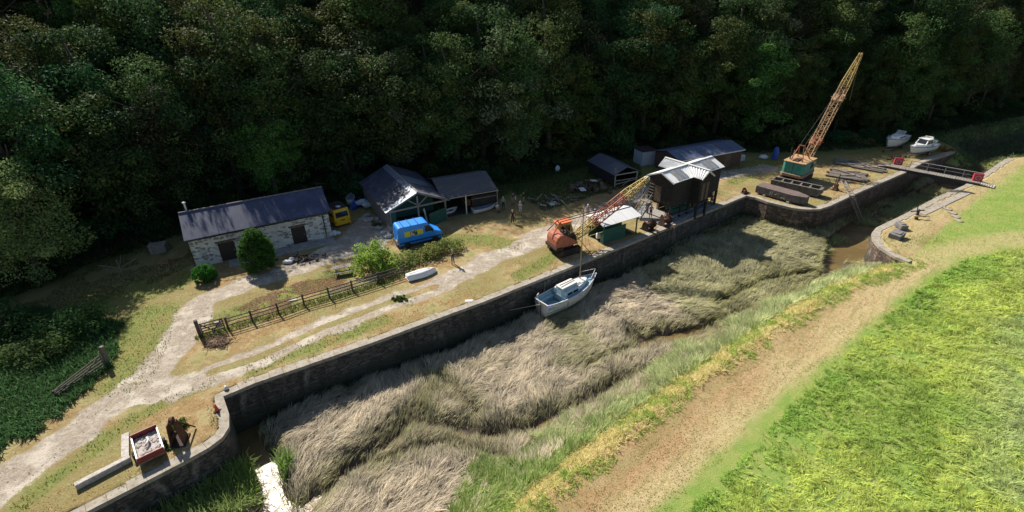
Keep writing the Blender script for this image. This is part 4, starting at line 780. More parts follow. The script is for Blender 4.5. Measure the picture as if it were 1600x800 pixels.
for k in range(34): mb.box((rr.gauss(0, .75), rr.gauss(0, .4), rr.uniform(.05, .34)), (rr.uniform(.15, .7), rr.uniform(.1, .3), rr.uniform(.04, .16)), rr.choice((0, 0, 0, 1)), (rr.uniform(-25, 25), rr.uniform(-25, 25), rr.uniform(0, 180)))
mb.ell((0, 0, .08), (1.1, .6, .22), 8, 0, .4)
o = mb.build('scrap_heap', [M_RUSTD, M_WOODG], loc=(*G(470, 406)[:2], 0)); tag(o, 'low dark scrap heap on the track before the house', 'scrap heap')
o = MB().box((0, 0, .5), (1.6, .9, 1.0)).box((0, 0, 1.04), (1.75, 1.05, .08)).build('stone_trough', M_WOODG, bevel=.03, loc=(*G(250, 394)[:2], 0)); o.rotation_euler.z = .3; tag(o, 'pale box shaped bunker half hidden by trees left of the house', 'bunker')
cl = thing('clothes_airer', 'thin rotary clothes airer standing in the shade left of the house', 'clothes airer', (*G(195, 437)[:2], 0))
part(MB().tube([(0, 0, 0), (0, 0, 2.3)], .035, 6), 'pole', M_STEEL, cl); mb = MB()
for k in range(4): a = k * 1.57 + .4; mb.tube([(0, 0, 1.35), (math.cos(a) * 1.6, math.sin(a) * 1.6, 2.05)], .022, 5)
part(mb, 'arms', M_STEEL, cl)

# ------------------------------------------------------------------ vehicles
def wheel(parent, p, r, w_, side):
    t = MB().lathe(p, [(r * .62, -w_ / 2), (r * .93, -w_ / 2), (r, -w_ * .3), (r, w_ * .3), (r * .93, w_ / 2), (r * .62, w_ / 2)], 'y', 18).build('wheel', M_BLACK, parent, True)
    MB().lathe((p[0], p[1] + side * w_ * .36, p[2]), [(r * .6, -.03), (r * .6, .03), (r * .2, .06)], 'y', 14).build('rim', M_STEEL, t)
vx, vy, vr, vl = fr((624, 391), (692, 375)); vW, vL, vH = 1.95, 4.9, 2.45
c_, s_ = math.cos(math.radians(vr)), math.sin(math.radians(vr))
van = thing('panel_van', 'bright blue panel van with yellow side sign parked behind the hedge', 'van', (vx - s_ * vW / 2, vy + c_ * vW / 2, 0), vr); van.scale = (1.05,) * 3
pr = [(0, .42), (.03, 1.2), (.10, 2.28), (.28, vH), (3.15, vH), (3.36, 2.38), (4.05, 1.42), (4.78, 1.12), (4.9, .95), (4.9, .45), (4.72, .36), (.12, .36)]
tap = lambda x, z: (1 - .10 * max(0, (z - 1.0) / 1.45)) * (1 - .10 * max(0, (x - 4.1) / .8))
part(MB().prof(pr, -vW / 2, vW / 2, 0, tap), 'body', M_BLUEV, van, bevel=.07)
def sidequad(mb, pts, side, m=0, lift=.012):
    vs = [(x, side * (vW / 2 * tap(x, z) + lift), z) for x, z in pts]; vs += [(x, side * (vW / 2 * tap(x, z) - .01), z) for x, z in pts]; n = len(pts)
    mb.add(vs, [tuple(range(n)), tuple(range(n, 2 * n))[::-1]] + [(i, (i + 1) % n, n + (i + 1) % n, n + i) for i in range(n)], m)
for s in (-1, 1):
    mb = MB(); sidequad(mb, [(2.98, 1.42), (3.98, 1.42), (3.45, 2.12), (2.98, 2.15)], s); part(mb, 'side_window', M_GLASS, van)
    mb = MB(); sidequad(mb, [(.75, 1.30), (2.75, 1.30), (2.75, 1.88), (.75, 1.88)], s); sp_ = part(mb, 'side_sign', M_YELS, van)
    mb = MB(); sidequad(mb, [(1.38, 1.36), (2.12, 1.36), (2.12, 1.82), (1.38, 1.82)], s, 0, .020); part(mb, 'sign_panel', M_BLACK, sp_)
    mb = MB()
    for (xa, za, w_, h_) in ((1.42, 1.42, .16, .22), (1.6, 1.40, .12, .16), (1.74, 1.45, .1, .1), (1.42, 1.7, .3, .06), (1.9, 1.66, .14, .08)): sidequad(mb, [(xa, za), (xa + w_, za), (xa + w_, za + h_), (xa, za + h_)], s, 0, .027)
    part(mb, 'sign_mark', M_WHITEP, sp_)
    mb = MB(); mb.box((3.75, s * (vW / 2 + .1), 1.5), (.1, .16, .26)); part(mb, 'mirror', M_BLACK, van, bevel=.02)
    mb = MB(); sidequad(mb, [(.15, .62), (4.8, .62), (4.8, .74), (.15, .74)], s, 0, .02); part(mb, 'rubbing_strip', M_BLACK, van)
    part(MB().box((4.83, s * .68, .88), (.1, .34, .2)), 'headlight', M_GRP, van, bevel=.02); part(MB().box((.005, s * .86, 1.05), (.05, .1, .5)), 'tail_light', mat('red_lens', (.4, .02, .02), None, .3), van)
ws = lambda t, y: (3.39 + t * .63, y * (.94 - .0 * t), 2.33 - t * .86)
mb = MB(); mb.slab(ws(.96, -.84), ws(.96, .84), ws(.06, .78), ws(.06, -.78), .015); part(mb, 'windscreen', M_GLASS, van)
mb = MB(); mb.slab((.055, .8, 1.38), (.055, -.8, 1.38), (.085, -.75, 2.05), (.085, .75, 2.05), -.03); part(mb, 'rear_window', M_GLASS, van)
part(MB().box((-.04, 0, .5), (.12, vW * .95, .2)), 'bumper', M_BLACK, van, bevel=.03); part(MB().box((4.93, 0, .5), (.12, vW * .84, .24)), 'bumper', M_BLACK, van, bevel=.03)
part(MB().box((-.005, 0, 1.5), (.03, .02, 1.5)), 'door_seam', M_BLACK, van); part(MB().box((-.02, -.3, .82), (.03, .5, .12)), 'number_plate', M_YELS, van)
for xx in (.75, 1.55, 2.35): part(MB().tube([(xx, -.85, vH + .06), (xx, .85, vH + .06)], .04, 6), 'roof_bar', mat('dark_blue_bar', (.02, .07, .22), None, .5), van)
for xx in (.95, 4.05):
    for s in (-1, 1): wheel(van, (xx, s * (vW / 2 - .1), .36), .36, .24, s)

yx, yy, yr, yl = fr((525.5, 357.5), (548, 351))
yv = thing('yellow_van', 'small yellow van with black roof parked at the end of the stone house', 'van', (yx, yy, 0), yr + 90)   # local x runs to the front, away from the camera
YW, YL, YH = yl + .14, 3.9, 2.25; off = -YW / 2
ty = lambda x, z: 1 - .08 * max(0, (z - 1.0) / 1.25)
pr = [(0, .35), (0, 1.1), (.1, 2.05), (.22, YH), (2.9, YH), (3.1, 2.1), (3.6, 1.2), (3.9, 1.0), (3.9, .4), (.1, .28)]
b_ = MB().prof(pr, -YW / 2, YW / 2, 0, ty); part(b_, 'body', M_YELV, yv, bevel=.05, loc=(0, off, 0))
part(MB().box((1.55, off, YH + .03), (2.5, YW * .84, .06)), 'roof_panel', M_BLACK, yv, bevel=.02)
o = MB().ell((0, 0, .08), (.35, .22, .1), 7, 0, .3).build('plastic_bag', M_WBAG, smooth=True); o.location = yv.matrix_world @ Vector((0, 0, 0)); o.location = (yx + math.cos(math.radians(yr + 90)) * .8 - math.sin(math.radians(yr + 90)) * off, yy + math.sin(math.radians(yr + 90)) * .8 + math.cos(math.radians(yr + 90)) * off, YH + .05); tag(o, 'white plastic bag lying on the black roof of the yellow van', 'bag')
mb = MB(); mb.slab((-.0, off + YW * .40, 1.28), (-.0, off - YW * .40, 1.28), (.085, off - YW * .37, 1.92), (.085, off + YW * .37, 1.92), -.025); part(mb, 'rear_window', M_GLASS, yv)
part(MB().box((-.02, off, .9), (.03, .5, .1)), 'handle_strip', M_BLACK, yv); part(MB().box((-.05, off, .42), (.1, YW * .96, .16)), 'bumper', M_YELV, yv, bevel=.02)
for s in (-1, 1):
    part(MB().box((-.01, off + s * YW * .46, .75), (.03, .09, .3)), 'tail_light', mat('orange_lens', (.5, .09, .02), None, .3), yv)
    mb = MB(); mb.box((1.5, off + s * YW * .487, 1.42), (1.9, .02, .42)); part(mb, 'side_window', M_GLASS, yv)
    for xx in (.65, 2.85): wheel(yv, (xx, off + s * (YW / 2 - .08), .3), .3, .18, s)

# ------------------------------------------------------------------ open gabled shed and its lean-to
sx_, sy_, sr, sl_ = fr((606, 332), (699, 312), 2.55); SE, SR, SL = 2.6, 4.25, 12.0; SW = sl_
shed = thing('open_shed', 'open fronted shed with patched slate gable roof and timber truss behind the blue van', 'shed', (sx_, sy_, 0), sr)
mb = MB(); e = .3
mb.slab((-e, SL, SE - .1), (-e, -.2, SE - .1), (SW / 2, -.2, SR), (SW / 2, SL, SR), .08)
rf = part(mb, 'roof', M_SHEDR, shed)
part(MB().slab((SW + e, -.2, SE - .1), (SW + e, SL, SE - .1), (SW / 2, SL, SR), (SW / 2, -.2, SR), .08), 'roof', M_SHEDR, shed)
mb = MB(); k = .30
mb.slab((-e - .03, .75, SE - .02), (-e - .03, -.24, SE - .02), (SW / 2 + .0, -.24, SR + .085), (SW / 2 + .0, .95, SR + .085), .03)
mb.slab((SW / 2 - .75, SL, SR - .28), (SW / 2 - .75, .9, SR - .28), (SW / 2, .9, SR + .087), (SW / 2, SL, SR + .087), .03)
mb.slab((SW + .1, 4.4, SE + .08), (SW + .1, 6.6, SE + .08), (SW / 2 + .3, 7.4, SR - .03), (SW / 2 + .3, 4.0, SR - .03), .03)
part(mb, 'metal_patch', M_SHEETR, rf)
mb = MB()
for k in range(15): mb.box((SW / 2, .2 + k * .8, SR + .13), (.22, .74, .07))
part(mb, 'ridge_tiles', mat('lichen_ridge', (.30, .28, .25), (.2, .19, .2), .8), rf)
mb = MB()
for k in range(26): mb.box((.06, .3 + k * .45, SE / 2 - .1), (.05, .43, SE + .0))
part(mb, 'side_boards', M_WOODG, shed)
mb = MB(); mb.box((SW / 2, SL - .3, SE / 2), (SW, .1, SE)); mb.box((SW - .06, SL / 2 + 2.5, SE / 2), (.08, SL - 5.5, SE)); mb.box((SW / 2 - .2, 3.0, SE / 2 + .2), (SW - 1.2, .08, SE - .2)); mb.add([(.3, 2.98, SE), (SW - .5, 2.98, SE), (SW / 2, 2.98, SR - .15), (.3, 3.05, SE), (SW - .5, 3.05, SE), (SW / 2, 3.05, SR - .15)], [(0, 1, 2), (5, 4, 3), (0, 3, 4, 1), (1, 4, 5, 2), (2, 5, 3, 0)])
mb.box((.55, .45, SE / 2), (.9, .06, SE)); mb.box((SW - 1.6, -.6, .85), (2.6, .06, 1.7), 0, (0, 0, 18)); part(mb, 'green_panels', M_GREEN, shed)
mb = MB()
for px in (.25, SW * .5, SW - .25): part(MB().bar((px, .22, 0), (px, .22, SE - .2 if px != SW * .5 else SR - .5), .18), 'post', M_WOODG, shed)
for py in (3.9, 7.6, 11.4): part(MB().bar((.2, py, 0), (.2, py, SE), .16), 'post', M_WOODG, shed)
mb.bar((.1, .1, SE - .12), (SW - .1, .1, SE - .12), .16, .2); mb.bar((SW / 2, .1, SE), (SW / 2 - 1.2, .1, SR - .75), .12); mb.bar((SW / 2, .1, SE), (SW / 2 + 1.2, .1, SR - .75), .12)
mb.bar((-.2, -.1, SE - .12), (SW / 2, -.1, SR - .05), .1, .16); mb.bar((SW + .2, -.1, SE - .12), (SW / 2, -.1, SR - .05), .1, .16); part(MB().bar((SW * .62, -.2, 0), (SW * .58, -.1, 2.1), .2, .06), 'leaning_plank', M_PALEW, shed)
part(mb, 'truss', M_WOODG, shed)
part(MB().box((.1, .2, .35), (.7, .7, .7)), 'pier_base', M_CONC, shed, bevel=.03)
part(MB().box((SW / 2, SL / 2, .03), (SW - .3, SL - .5, .1)), 'floor', M_DIRTI, shed)

lx, ly, lr, ll = fr((702, 309), (778, 296), 2.6)
lean = thing('lean_to_shed', 'low shed with mossy corrugated roof joined to the right of the open shed', 'shed', (lx, ly, 0), lr)
LE, LR, LD = 2.6, 3.75, 4.3
rf = part(MB().corr((-.9, 0, LE), (ll, 0, LE), (ll, LD, LR), (-.9, LD, LR), .26, .04), 'roof', M_SHEETM, lean)
part(MB().corr((ll, LD * 2 - .6, LE), (-.9, LD * 2 - .6, LE), (-.9, LD + .03, LR + .02), (ll, LD + .03, LR + .02), .26, .04), 'roof', M_SHEETM, lean)
mb = MB(); mb.box((ll / 2, LD * 2 - .9, 1.3), (ll, .1, 2.6)); mb.box((ll - .1, LD - .2, 1.3), (.1, LD * 2 - 1.2, 2.6)); mb.box((ll * .72, .35, 1.05), (ll * .52, .08, 2.1)); part(mb, 'wall', M_WOODD, lean)
part(MB().box((ll / 2 - .3, LD * .9, .02), (ll, LD * 1.7, .06)), 'floor', M_DIRTI, lean)
part(MB().box((ll / 2 - .4, -.05, LE - .1), (ll + .9, .08, .13)), 'fascia', M_STEEL, lean); part(MB().bar((ll * .33, .1, 0), (ll * .33, .1, LE), .13), 'post', M_WHITEP, lean); part(MB().bar((ll - .1, .1, 0), (ll - .1, .1, LE), .13), 'post', M_WOODG, lean)
part(MB().bar((ll * .45, .28, 1.75), (ll - .1, .28, 1.75), .08), 'rail', M_WOODG, lean)
mc = thing('farm_machine', 'rusty red farm machine stored under the lean-to roof', 'machine', (*G(733, 327)[:2], 0), lr)
part(MB().box((0, 1.0, .8), (.8, 1.4, .5)).box((0, .1, .95), (.5, .5, .9)), 'hopper', M_REDP, mc, bevel=.04); part(MB().bar((-.5, .2, .3), (.5, 1.8, .3), .1), 'frame', M_RUSTD, mc)
for s in (-1, 1): part(MB().lathe((s * .6, .9, .45), [(.3, -.1), (.45, -.08), (.45, .08), (.3, .1)], 'x', 14), 'wheel', M_BLACK, mc)

# ------------------------------------------------------------------ hulls
def hull_rings(L, B, D, sheer=.25, n=14, m=9, transom=.7, bowrake=.5, ins=0.):
    rings = []
    for i in range(n + 1):
        t = i / n; b = B / 2 * (transom + (1 - transom) * math.sin(min(t / .45, 1) * math.pi / 2)) * (1 - max(0, (t - .42) / .58) ** 2.3) ; b = max(b - ins, .015)
        zs = D + sheer * ((t - .35) ** 2 / .42); zk = ins + D * .22 * max(0, (t - .55) / .45) ** 2
        r = []
        for j in range(m + 1):
            a = -1 + 2 * j / m; y = b * math.copysign(abs(a) ** .55, a); k = abs(a) ** 2.6
            r.append((t * L + bowrake * max(0, (t - .5) / .5) ** 2 * (k - .5) , y, zk + (zs - zk) * k))
        rings.append(r)
    return rings
def loft(mb, rings, m=0, caps=True):
    n = len(rings[0]); vs = [p for r in rings for p in r]
    fs = [(i * n + j, i * n + j + 1, (i + 1) * n + j + 1, (i + 1) * n + j) for i in range(len(rings) - 1) for j in range(n - 1)]
    if caps: fs += [tuple(range(n))]
    mb.add(vs, fs, m)
def deck_strip(mb, rings, z=-.02, m=0, a=0, b=None):
    rs_ = rings[a:b]; vs = []; 
    for r in rs_: vs += [(r[0][0], r[0][1], r[0][2] + z), (r[-1][0], r[-1][1], r[-1][2] + z)]
    vs += [(p[0], p[1], p[2] - .04) for p in vs]; n = len(rs_); o = 2 * n
    fs = [(2 * i, 2 * i + 2, 2 * i + 3, 2 * i + 1) for i in range(n - 1)] + [(o + 2 * i + 1, o + 2 * i + 3, o + 2 * i + 2, o + 2 * i) for i in range(n - 1)]
    mb.add(vs, fs, m)
def gunwale(mb, rings, r=.05, m=0):
    mb.tube([q[0] for q in rings], r, 6, m); mb.tube([q[-1] for q in rings], r, 6, m); mb.tube([rings[0][0], rings[0][-1]], r, 6, m)

# sailing boat moored in the reeds
DZ = -2.68
bx, by, br_, bl_ = fr((846, 473), (928, 433), -1.15)
boat = thing('sailing_boat', 'small white and pale blue sailing boat with bare mast aground against the quay wall', 'boat', (bx, by, DZ), br_)
R = hull_rings(bl_, 2.55, 1.5, .38, 16, 10, .74, .7)
mb = MB(); loft(mb, R); part(mb, 'hull', mat('stained_white_hull', (.66, .68, .68), (.55, .56, .55), .5, scale=2, c3=(.36, .34, .30), s3=3), boat, smooth=True)
mb = MB(); deck_strip(mb, R, -.05, 0, 5); part(mb, 'deck', M_DBLUE, boat)
mb = MB(); gunwale(mb, R, .055); part(mb, 'gunwale', M_WHITEP, boat)
mb = MB(); R2 = hull_rings(bl_, 2.55, 1.5, .38, 16, 10, .74, .7, .12); loft(mb, [[(p[0] + .05, p[1], max(p[2] - .04, .62)) for p in r] for r in R2[:6]], 0, False); deck_strip(mb, [[(p[0], p[1] * .97, .64) for p in (r[0], r[-1])] for r in R2[:6]], 0); mb.box((2.48, 0, 1.12), (.06, 2.3, .95)); part(mb, 'cockpit', M_DBLUE, boat)
mb = MB()
for s in (-1, 1): mb.box((1.15, s * .86, 1.12), (2.2, .4, .08))
mb.box((.25, 0, 1.18), (.35, 1.9, .08)); part(mb, 'bench', M_PBLUE, boat)
L_ = bl_
cab = [(2.4, .86), (4.2, .82), (5.4, .56), (6.05, .22)]
top = MB(); sd = MB()
def cabin(mb, st, z0, z1, shrink=.08, m=0):
    rings = []
    for (x, w_) in st: rings.append([(x, -w_, z0), (x + .03, -w_ + shrink, z1), (x + .03, w_ - shrink, z1), (x, w_, z0)])
    n = 4; vs = [p for r in rings for p in r]; fs = [(i * n + j, i * n + j + 1, (i + 1) * n + j + 1, (i + 1) * n + j) for i in range(len(rings) - 1) for j in range(3)] + [(3, 2, 1, 0), tuple((len(rings) - 1) * n + k for k in range(4))]
    mb.add(vs, fs, m)
cabin(sd, cab, 1.4, 1.92); cs = part(sd, 'cabin', M_PBLUE, boat)
mb = MB(); cabin(mb, [(x, w_ - .05) for x, w_ in cab], 1.925, 1.97, .02); part(mb, 'cabin_roof', M_WHITEP, cs)
sd = MB(); cabin(sd, [(2.35, .52), (4.3, .5)], 1.975, 2.3, .06); dg = part(sd, 'doghouse', M_PBLUE, boat); mb = MB(); cabin(mb, [(2.3, .5), (4.35, .48)], 2.305, 2.35, .02); part(mb, 'doghouse_roof', M_WHITEP, dg)
mb = MB()
for s in (-1, 1):
    for x0, x1 in ((2.7, 3.3), (3.5, 4.1)): mb.box(((x0 + x1) / 2, s * .835, 1.7), (x1 - x0, .06, .2))
part(mb, 'window', M_GLASS, cs)
part(MB().box((2.33, .0, 1.7), (.05, .6, .7)), 'companionway_door', M_WHITEP, boat)
part(MB().box((4.7, 0, 2.0), (.6, .6, .08)), 'hatch', M_WHITEP, boat, bevel=.02)
mh = 8.3; mp = to_local(boat, G(906, 436, -.8)); mp.z = 1.5
part(MB().tube([mp, mp + Vector((.05, 0, mh))], [.062, .045], 9).tube([mp + Vector((-.02, 0, mh - .15)), mp + Vector((.1, 0, mh + .06))], .06, 6), 'mast', mat('varnished_mast', (.30, .26, .16), (.22, .19, .12), .6, scale=6), boat)
mt_ = mp + Vector((.05, 0, mh - .3)); mb = MB()
for q in ((L_ + .05, 0, 1.8), (.1, .7, 1.6), (mp.x - .3, 1.2, 1.45), (mp.x - .3, -1.2, 1.45)): mb.tube([mt_, q], .014, 4)
part(mb, 'rigging', M_WIRE, boat)
part(MB().tube([(2.4, 0, 2.5), (4.5, .05, 2.45), (mp.x, 0, 2.4)], .045, 6), 'boom', M_WOODB, boat)
mb = MB(); mb.tube([(L_ - 1.3, -.75, 1.75), (L_ - 1.25, -.75, 2.3), (L_ - .2, -.2, 2.45), (L_ + .15, 0, 2.48), (L_ - .2, .2, 2.45), (L_ - 1.25, .75, 2.3), (L_ - 1.3, .75, 1.75)], .03, 6); part(mb, 'pulpit', M_WHITEP, boat)
mb = MB(); mb.tube([(.1, .6, 1.5), (.0, .65, 2.05), (.35, .8, 2.1), (.4, .85, 1.5)], .03, 6); part(mb, 'stern_rail', M_WHITEP, boat)
mb = MB(); mb.box((-.12, 0, .8), (.1, .06, 1.5)); part(mb, 'rudder', M_WOODB, boat)
o = MB().lathe((0, 0, 0), [(.12, 0), (.17, .3), (.15, .3)], 'z', 12).build('bucket', mat('blue_plastic', (.02, .06, .5), None, .4), boat); o.location = (.95, -.25, .68)
q0 = boat.matrix_basis @ Vector((.05, -.3, 1.55)); wl_ = MB().tube([q0, (q0.x - 2.2, q0.y + .6, DZ + .7), (q0.x - 4.6, q0.y + .4, DZ + .35)], .03, 5); tag(wl_.build('mooring_rope', M_ROPE), 'pale mooring rope from the stern of the sailing boat into the reeds', 'rope')
q1 = boat.matrix_basis @ Vector((1.3, 1.1, 1.6)); q2 = G(853, 428, .08); tag(MB().tube([q1, tuple((a + b) / 2 - (0, 0, .5)[i] for i, (a, b) in enumerate(zip(q1, q2))), q2], .025, 5).build('mooring_rope', M_ROPE), 'mooring rope from the sailing boat cockpit up to the quay edge', 'rope')

def small_boat(name, label, uv, L, B, D, rz, mh_, mi, flip=False, cover=None, z=0.05):
    t = thing(name, label, 'boat', (*G(*uv)[:2], z), rz); Rr = hull_rings(L, B, D, .12, 12, 8, .75, .25); Rr = [[(p[0] - L / 2, p[1], p[2]) for p in r] for r in Rr]
    if flip: Rr = [[(p[0], p[1], D + .1 - p[2]) for p in r] for r in Rr]
    mb = MB(); loft(mb, Rr); part(mb, 'hull', mh_, t, smooth=True)
    mb = MB(); gunwale(mb, Rr, .035); part(mb, 'gunwale', M_WHITEP, t)
    if cover: mb = MB(); deck_strip(mb, Rr, .03); mb.box((0, 0, D + .05), (L * .6, .12, .1)); part(mb, 'cover', cover, t)
    elif not flip:
        mb = MB()
        for xx in (-L * .25, 0.05, L * .2): mb.box((xx, 0, D * .62), (.22, B * .86, .04))
        part(mb, 'thwart', M_WOODG, t)
    else: part(MB().bar((-L * .46, 0, D + .11), (L * .3, 0, D + .08), .06), 'keel_strip', M_WHITEP, t)
    return t
small_boat('rowing_boat', 'covered rowing boat with grey tarpaulin lying in front of the lean-to', (757, 329), 3.4, 1.5, .55, 33, M_GRP, M_GREYT, cover=M_GREYT)
small_boat('upturned_dinghy', 'white upturned dinghy lying by the fence in front of the hedge', (659, 431), 3.1, 1.25, .5, 31, M_GRP, None, True)
small_boat('small_dinghy', 'small white dinghy under the edge of the lean-to roof', (704, 333), 1.9, .95, .4, 40, M_GRP, None)
small_boat('green_rowing_boat', 'dark green upturned boat stored under the black boathouse', (1063, 328), 3.4, 1.2, .55, 35, mat('green_hull', (.012, .14, .09), (.01, .1, .07), .5), None, True)
small_boat('stored_boat', 'white boat half hidden in the shade behind the yellow van', (549, 316), 2.4, 1.1, .7, 100, M_GRP, M_BLACK, cover=M_GREYT)
mb = MB()
for k in range(9): mb.ell((rr.gauss(0, .75), rr.gauss(0, .6), rr.uniform(.2, .7)), (rr.uniform(.4, .8), rr.uniform(.3, .6), rr.uniform(.2, .4)), 7, 0 if k < 5 else 1, .45, k)
o = mb.build('tarpaulin_heap', [M_TARPB, M_WBAG], loc=(*G(568, 321)[:2], 0)); tag(o, 'crumpled bright blue and white tarpaulin heap beside the open shed', 'tarpaulin')
for i, (u, v, r_) in enumerate(((574, 338, .45), (579, 345, .5), (586, 350, .4), (592, 358, .5), (600, 365, .45), (571, 346, .35), (583, 357, .35), (607, 371, .5), (590, 343, .35))):
    o = MB().ell((0, 0, r_ * .3), (r_, r_ * .75, r_ * .5), 7, 0, .35, i).build('stone', M_PALEW if i % 3 else M_CONC, loc=(*G(u, v)[:2], 0)); o.rotation_euler.z = i; tag(o, 'rough pale stone lying along the left side of the open shed', 'stone', 'stones along the shed side')
shrub(71, G(588, 352), (.8, .6, .7), ((.2, .22, .08), (.13, .16, .05)), 'small pale weed clump against the weathered side of the open shed', 'weed_bush', 'plant', 14, 60, .15)

# ------------------------------------------------------------------ black boathouse on stilts
hut = thing('black_boathouse', 'black tarred boathouse on stilts with white cross gabled roof at the quay edge', 'boathouse', (17.75, 57.15, 0), 35.2)
X0, X1, YC, HW, ZE, ZR = .1, 9.8, .2, 2.0, 5.0, 5.85; XC, CW, Y0, Y1 = 4.9, 1.2, -3.0, 3.6; FZ = 2.0
def boards(mb, a, b, z0, z1, step=.24, t=.05, m=0):
    """horizontal boards from a to b"""
    a, b = Vector((*a, 0)), Vector((*b, 0)); z = z0; i = 0
    while z < z1 - .02:
        h = min(step - .02, z1 - z); mb.bar(a + Vector((0, 0, z + h / 2)), b + Vector((0, 0, z + h / 2)), t * (1 + .5 * (i % 2)), h, m); z += step; i += 1
wi = .25
mb = MB()
x0, x1, y0, y1 = X0 + wi, X1 - wi, YC - HW + wi, YC + HW - wi
for a, b in (((x0, y0), (x1, y0)), ((x0, y1), (x1, y1)), ((x0, y0), (x0, y1)), ((x1, y0), (x1, y1)), ((XC - CW + .2, Y0 + .3), (XC + CW - .2, Y0 + .3)), ((XC - CW + .2, Y0 + .3), (XC - CW + .2, y0)), ((XC + CW - .2, Y0 + .3), (XC + CW - .2, y0)), ((XC - CW + .2, Y1 - .3), (XC + CW - .2, Y1 - .3)), ((XC - CW + .2, Y1 - .3), (XC - CW + .2, y1)), ((XC + CW - .2, Y1 - .3), (XC + CW - .2, y1))): boards(mb, a, b, FZ, ZE)
boards(mb, (x0 + 2.2, y1), (x1, y1), .05, FZ - .1); boards(mb, (XC + 1.2, y0 + .5), (x1, y0 + .5), .9, FZ - .1)  # back boards below the floor added to keep the space underneath dark
for xx in (x0, x1): mb.add([(xx - .03, y0, ZE), (xx - .03, y1, ZE), (xx - .03, YC, ZR - .1), (xx + .03, y0, ZE), (xx + .03, y1, ZE), (xx + .03, YC, ZR - .1)], [(0, 1, 2), (5, 4, 3), (0, 3, 4, 1), (1, 4, 5, 2), (2, 5, 3, 0)])
for yy in (Y0 + .3, Y1 - .3): mb.add([(XC - CW + .2, yy - .03, ZE), (XC + CW - .2, yy - .03, ZE), (XC, yy - .03, ZR - .1), (XC - CW + .2, yy + .03, ZE), (XC + CW - .2, yy + .03, ZE), (XC, yy + .03, ZR - .1)], [(0, 1, 2), (5, 4, 3), (0, 3, 4, 1), (1, 4, 5, 2), (2, 5, 3, 0)])
mb.box(((x0 + x1) / 2, YC, FZ - .08), (x1 - x0, y1 - y0, .14)); mb.box((XC, (Y0 + y0) / 2, FZ - .085), (CW * 2 - .4, y0 - Y0 - .3, .13)); part(mb, 'wall', M_WOODD, hut)
def gable_roof(mesh, ax, m=0): pass
mb = MB(); C = mb.corr
C((X0, YC - HW, ZE), (XC - CW, YC - HW, ZE), (XC - .02, YC, ZR), (X0, YC, ZR), .3, .03); C((XC + CW, YC - HW, ZE), (X1, YC - HW, ZE), (X1, YC, ZR), (XC + .02, YC, ZR), .3, .03)
C((X1, YC + HW, ZE), (XC + CW, YC + HW, ZE), (XC + .02, YC, ZR), (X1, YC, ZR), .3, .03); C((XC - CW, YC + HW, ZE), (X0, YC + HW, ZE), (X0, YC, ZR), (XC - .02, YC, ZR), .3, .03)
C((XC - CW, YC - HW, ZE), (XC - CW, Y0, ZE), (XC, Y0, ZR), (XC, YC, ZR), .42, .06); C((XC - CW, Y1, ZE), (XC - CW, YC + HW, ZE), (XC, YC, ZR), (XC, Y1, ZR), .42, .06)
C((XC + CW, Y0, ZE), (XC + CW, YC - HW, ZE), (XC, YC, ZR), (XC, Y0, ZR), .42, .06); C((XC + CW, YC + HW, ZE), (XC + CW, Y1, ZE), (XC, Y1, ZR), (XC, YC, ZR), .42, .06)
rf = part(mb, 'roof', M_SHEETW, hut)
def rp(x, t): return (x, YC - HW + HW * t, ZE + (ZR - ZE) * t + .05)
for xa, xb in ((1.15, 3.1), (6.95, 8.9)):
    mb = MB()
    for k in range(5): w_ = (xb - xa) / 5; mb.slab(rp(xa + k * w_ + .03, .10), rp(xa + (k + 1) * w_ - .03, .10), rp(xa + (k + 1) * w_ - .03, .86), rp(xa + k * w_ + .03, .86), .02, k % 2)
    part(mb, 'rooflight', [M_SHEETG, mat('dirty_clear_sheet', (.36, .33, .31), (.28, .27, .26), .4)], rf)
mb = MB(); mb.box(((X0 + X1) / 2, YC, ZR + .05), (X1 - X0, .3, .05)); mb.box((XC, (Y0 + Y1) / 2, ZR + .058), (.3, Y1 - Y0, .05))
for s in (-1, 1):
    mb.bar((X0 - .01, YC + s * HW, ZE - .06), (X0 - .01, YC, ZR - .06), .05, .16); mb.bar((X1 + .01, YC + s * HW, ZE - .06), (X1 + .01, YC, ZR - .06), .05, .16); mb.bar((XC + s * CW, Y0 - .01, ZE - .06), (XC, Y0 - .01, ZR - .06), .05, .16)
part(mb, 'ridge_capping', M_WHITEP, rf)
for px in (x0 + .1, (x0 + XC) / 2 - .2, XC - 1.0, XC + 1.0, (x1 + XC) / 2 + .3, x1 - .1):
    for py in (y0 + .08, y1 - .08): part(MB().bar((px, py, -.25), (px, py, FZ - .02), .24), 'stilt', M_WOODG if py > 0 else M_WOODD, hut)
for px in (XC - CW + .3, XC + CW - .3): part(MB().bar((px, Y0 + .4, -.25), (px, Y0 + .4, FZ - .02), .24), 'stilt', M_WOODD, hut)
mb = MB(); mb.box((x0 - .05, YC + .3, FZ + 1.05), (.06, .95, 1.95)); part(mb, 'door', M_WOODB, hut)
mb = MB()
for px in (x0 - .035,):
    for k in range(5): mb.bar((px - .03, YC + .9, FZ + .5 + k * .38), (px - .03, y1 - .05, FZ + .5 + k * .38), .03, .07)
part(mb, 'ventilation_slats', M_WOODG, hut)
mb = MB(); mb.box((XC - .35, Y0 + .25, FZ + 1.2), (.5, .05, 2.2)); mb.box((XC + .45, Y0 + .25, FZ + 1.2), (.5, .05, 2.2)); part(mb, 'shutter', M_WOODB, hut)
mb = MB()
for k in range(8): mb.box((-1.75 + k * .25, 1.45, .26 + k * .24), (.24, .95, .05))
st_ = part(mb, 'stair', M_TREAD, hut)
mb = MB()
for yy in (.95, 1.95): mb.bar((-1.95, yy, .05), (.1, yy, FZ), .06, .2)
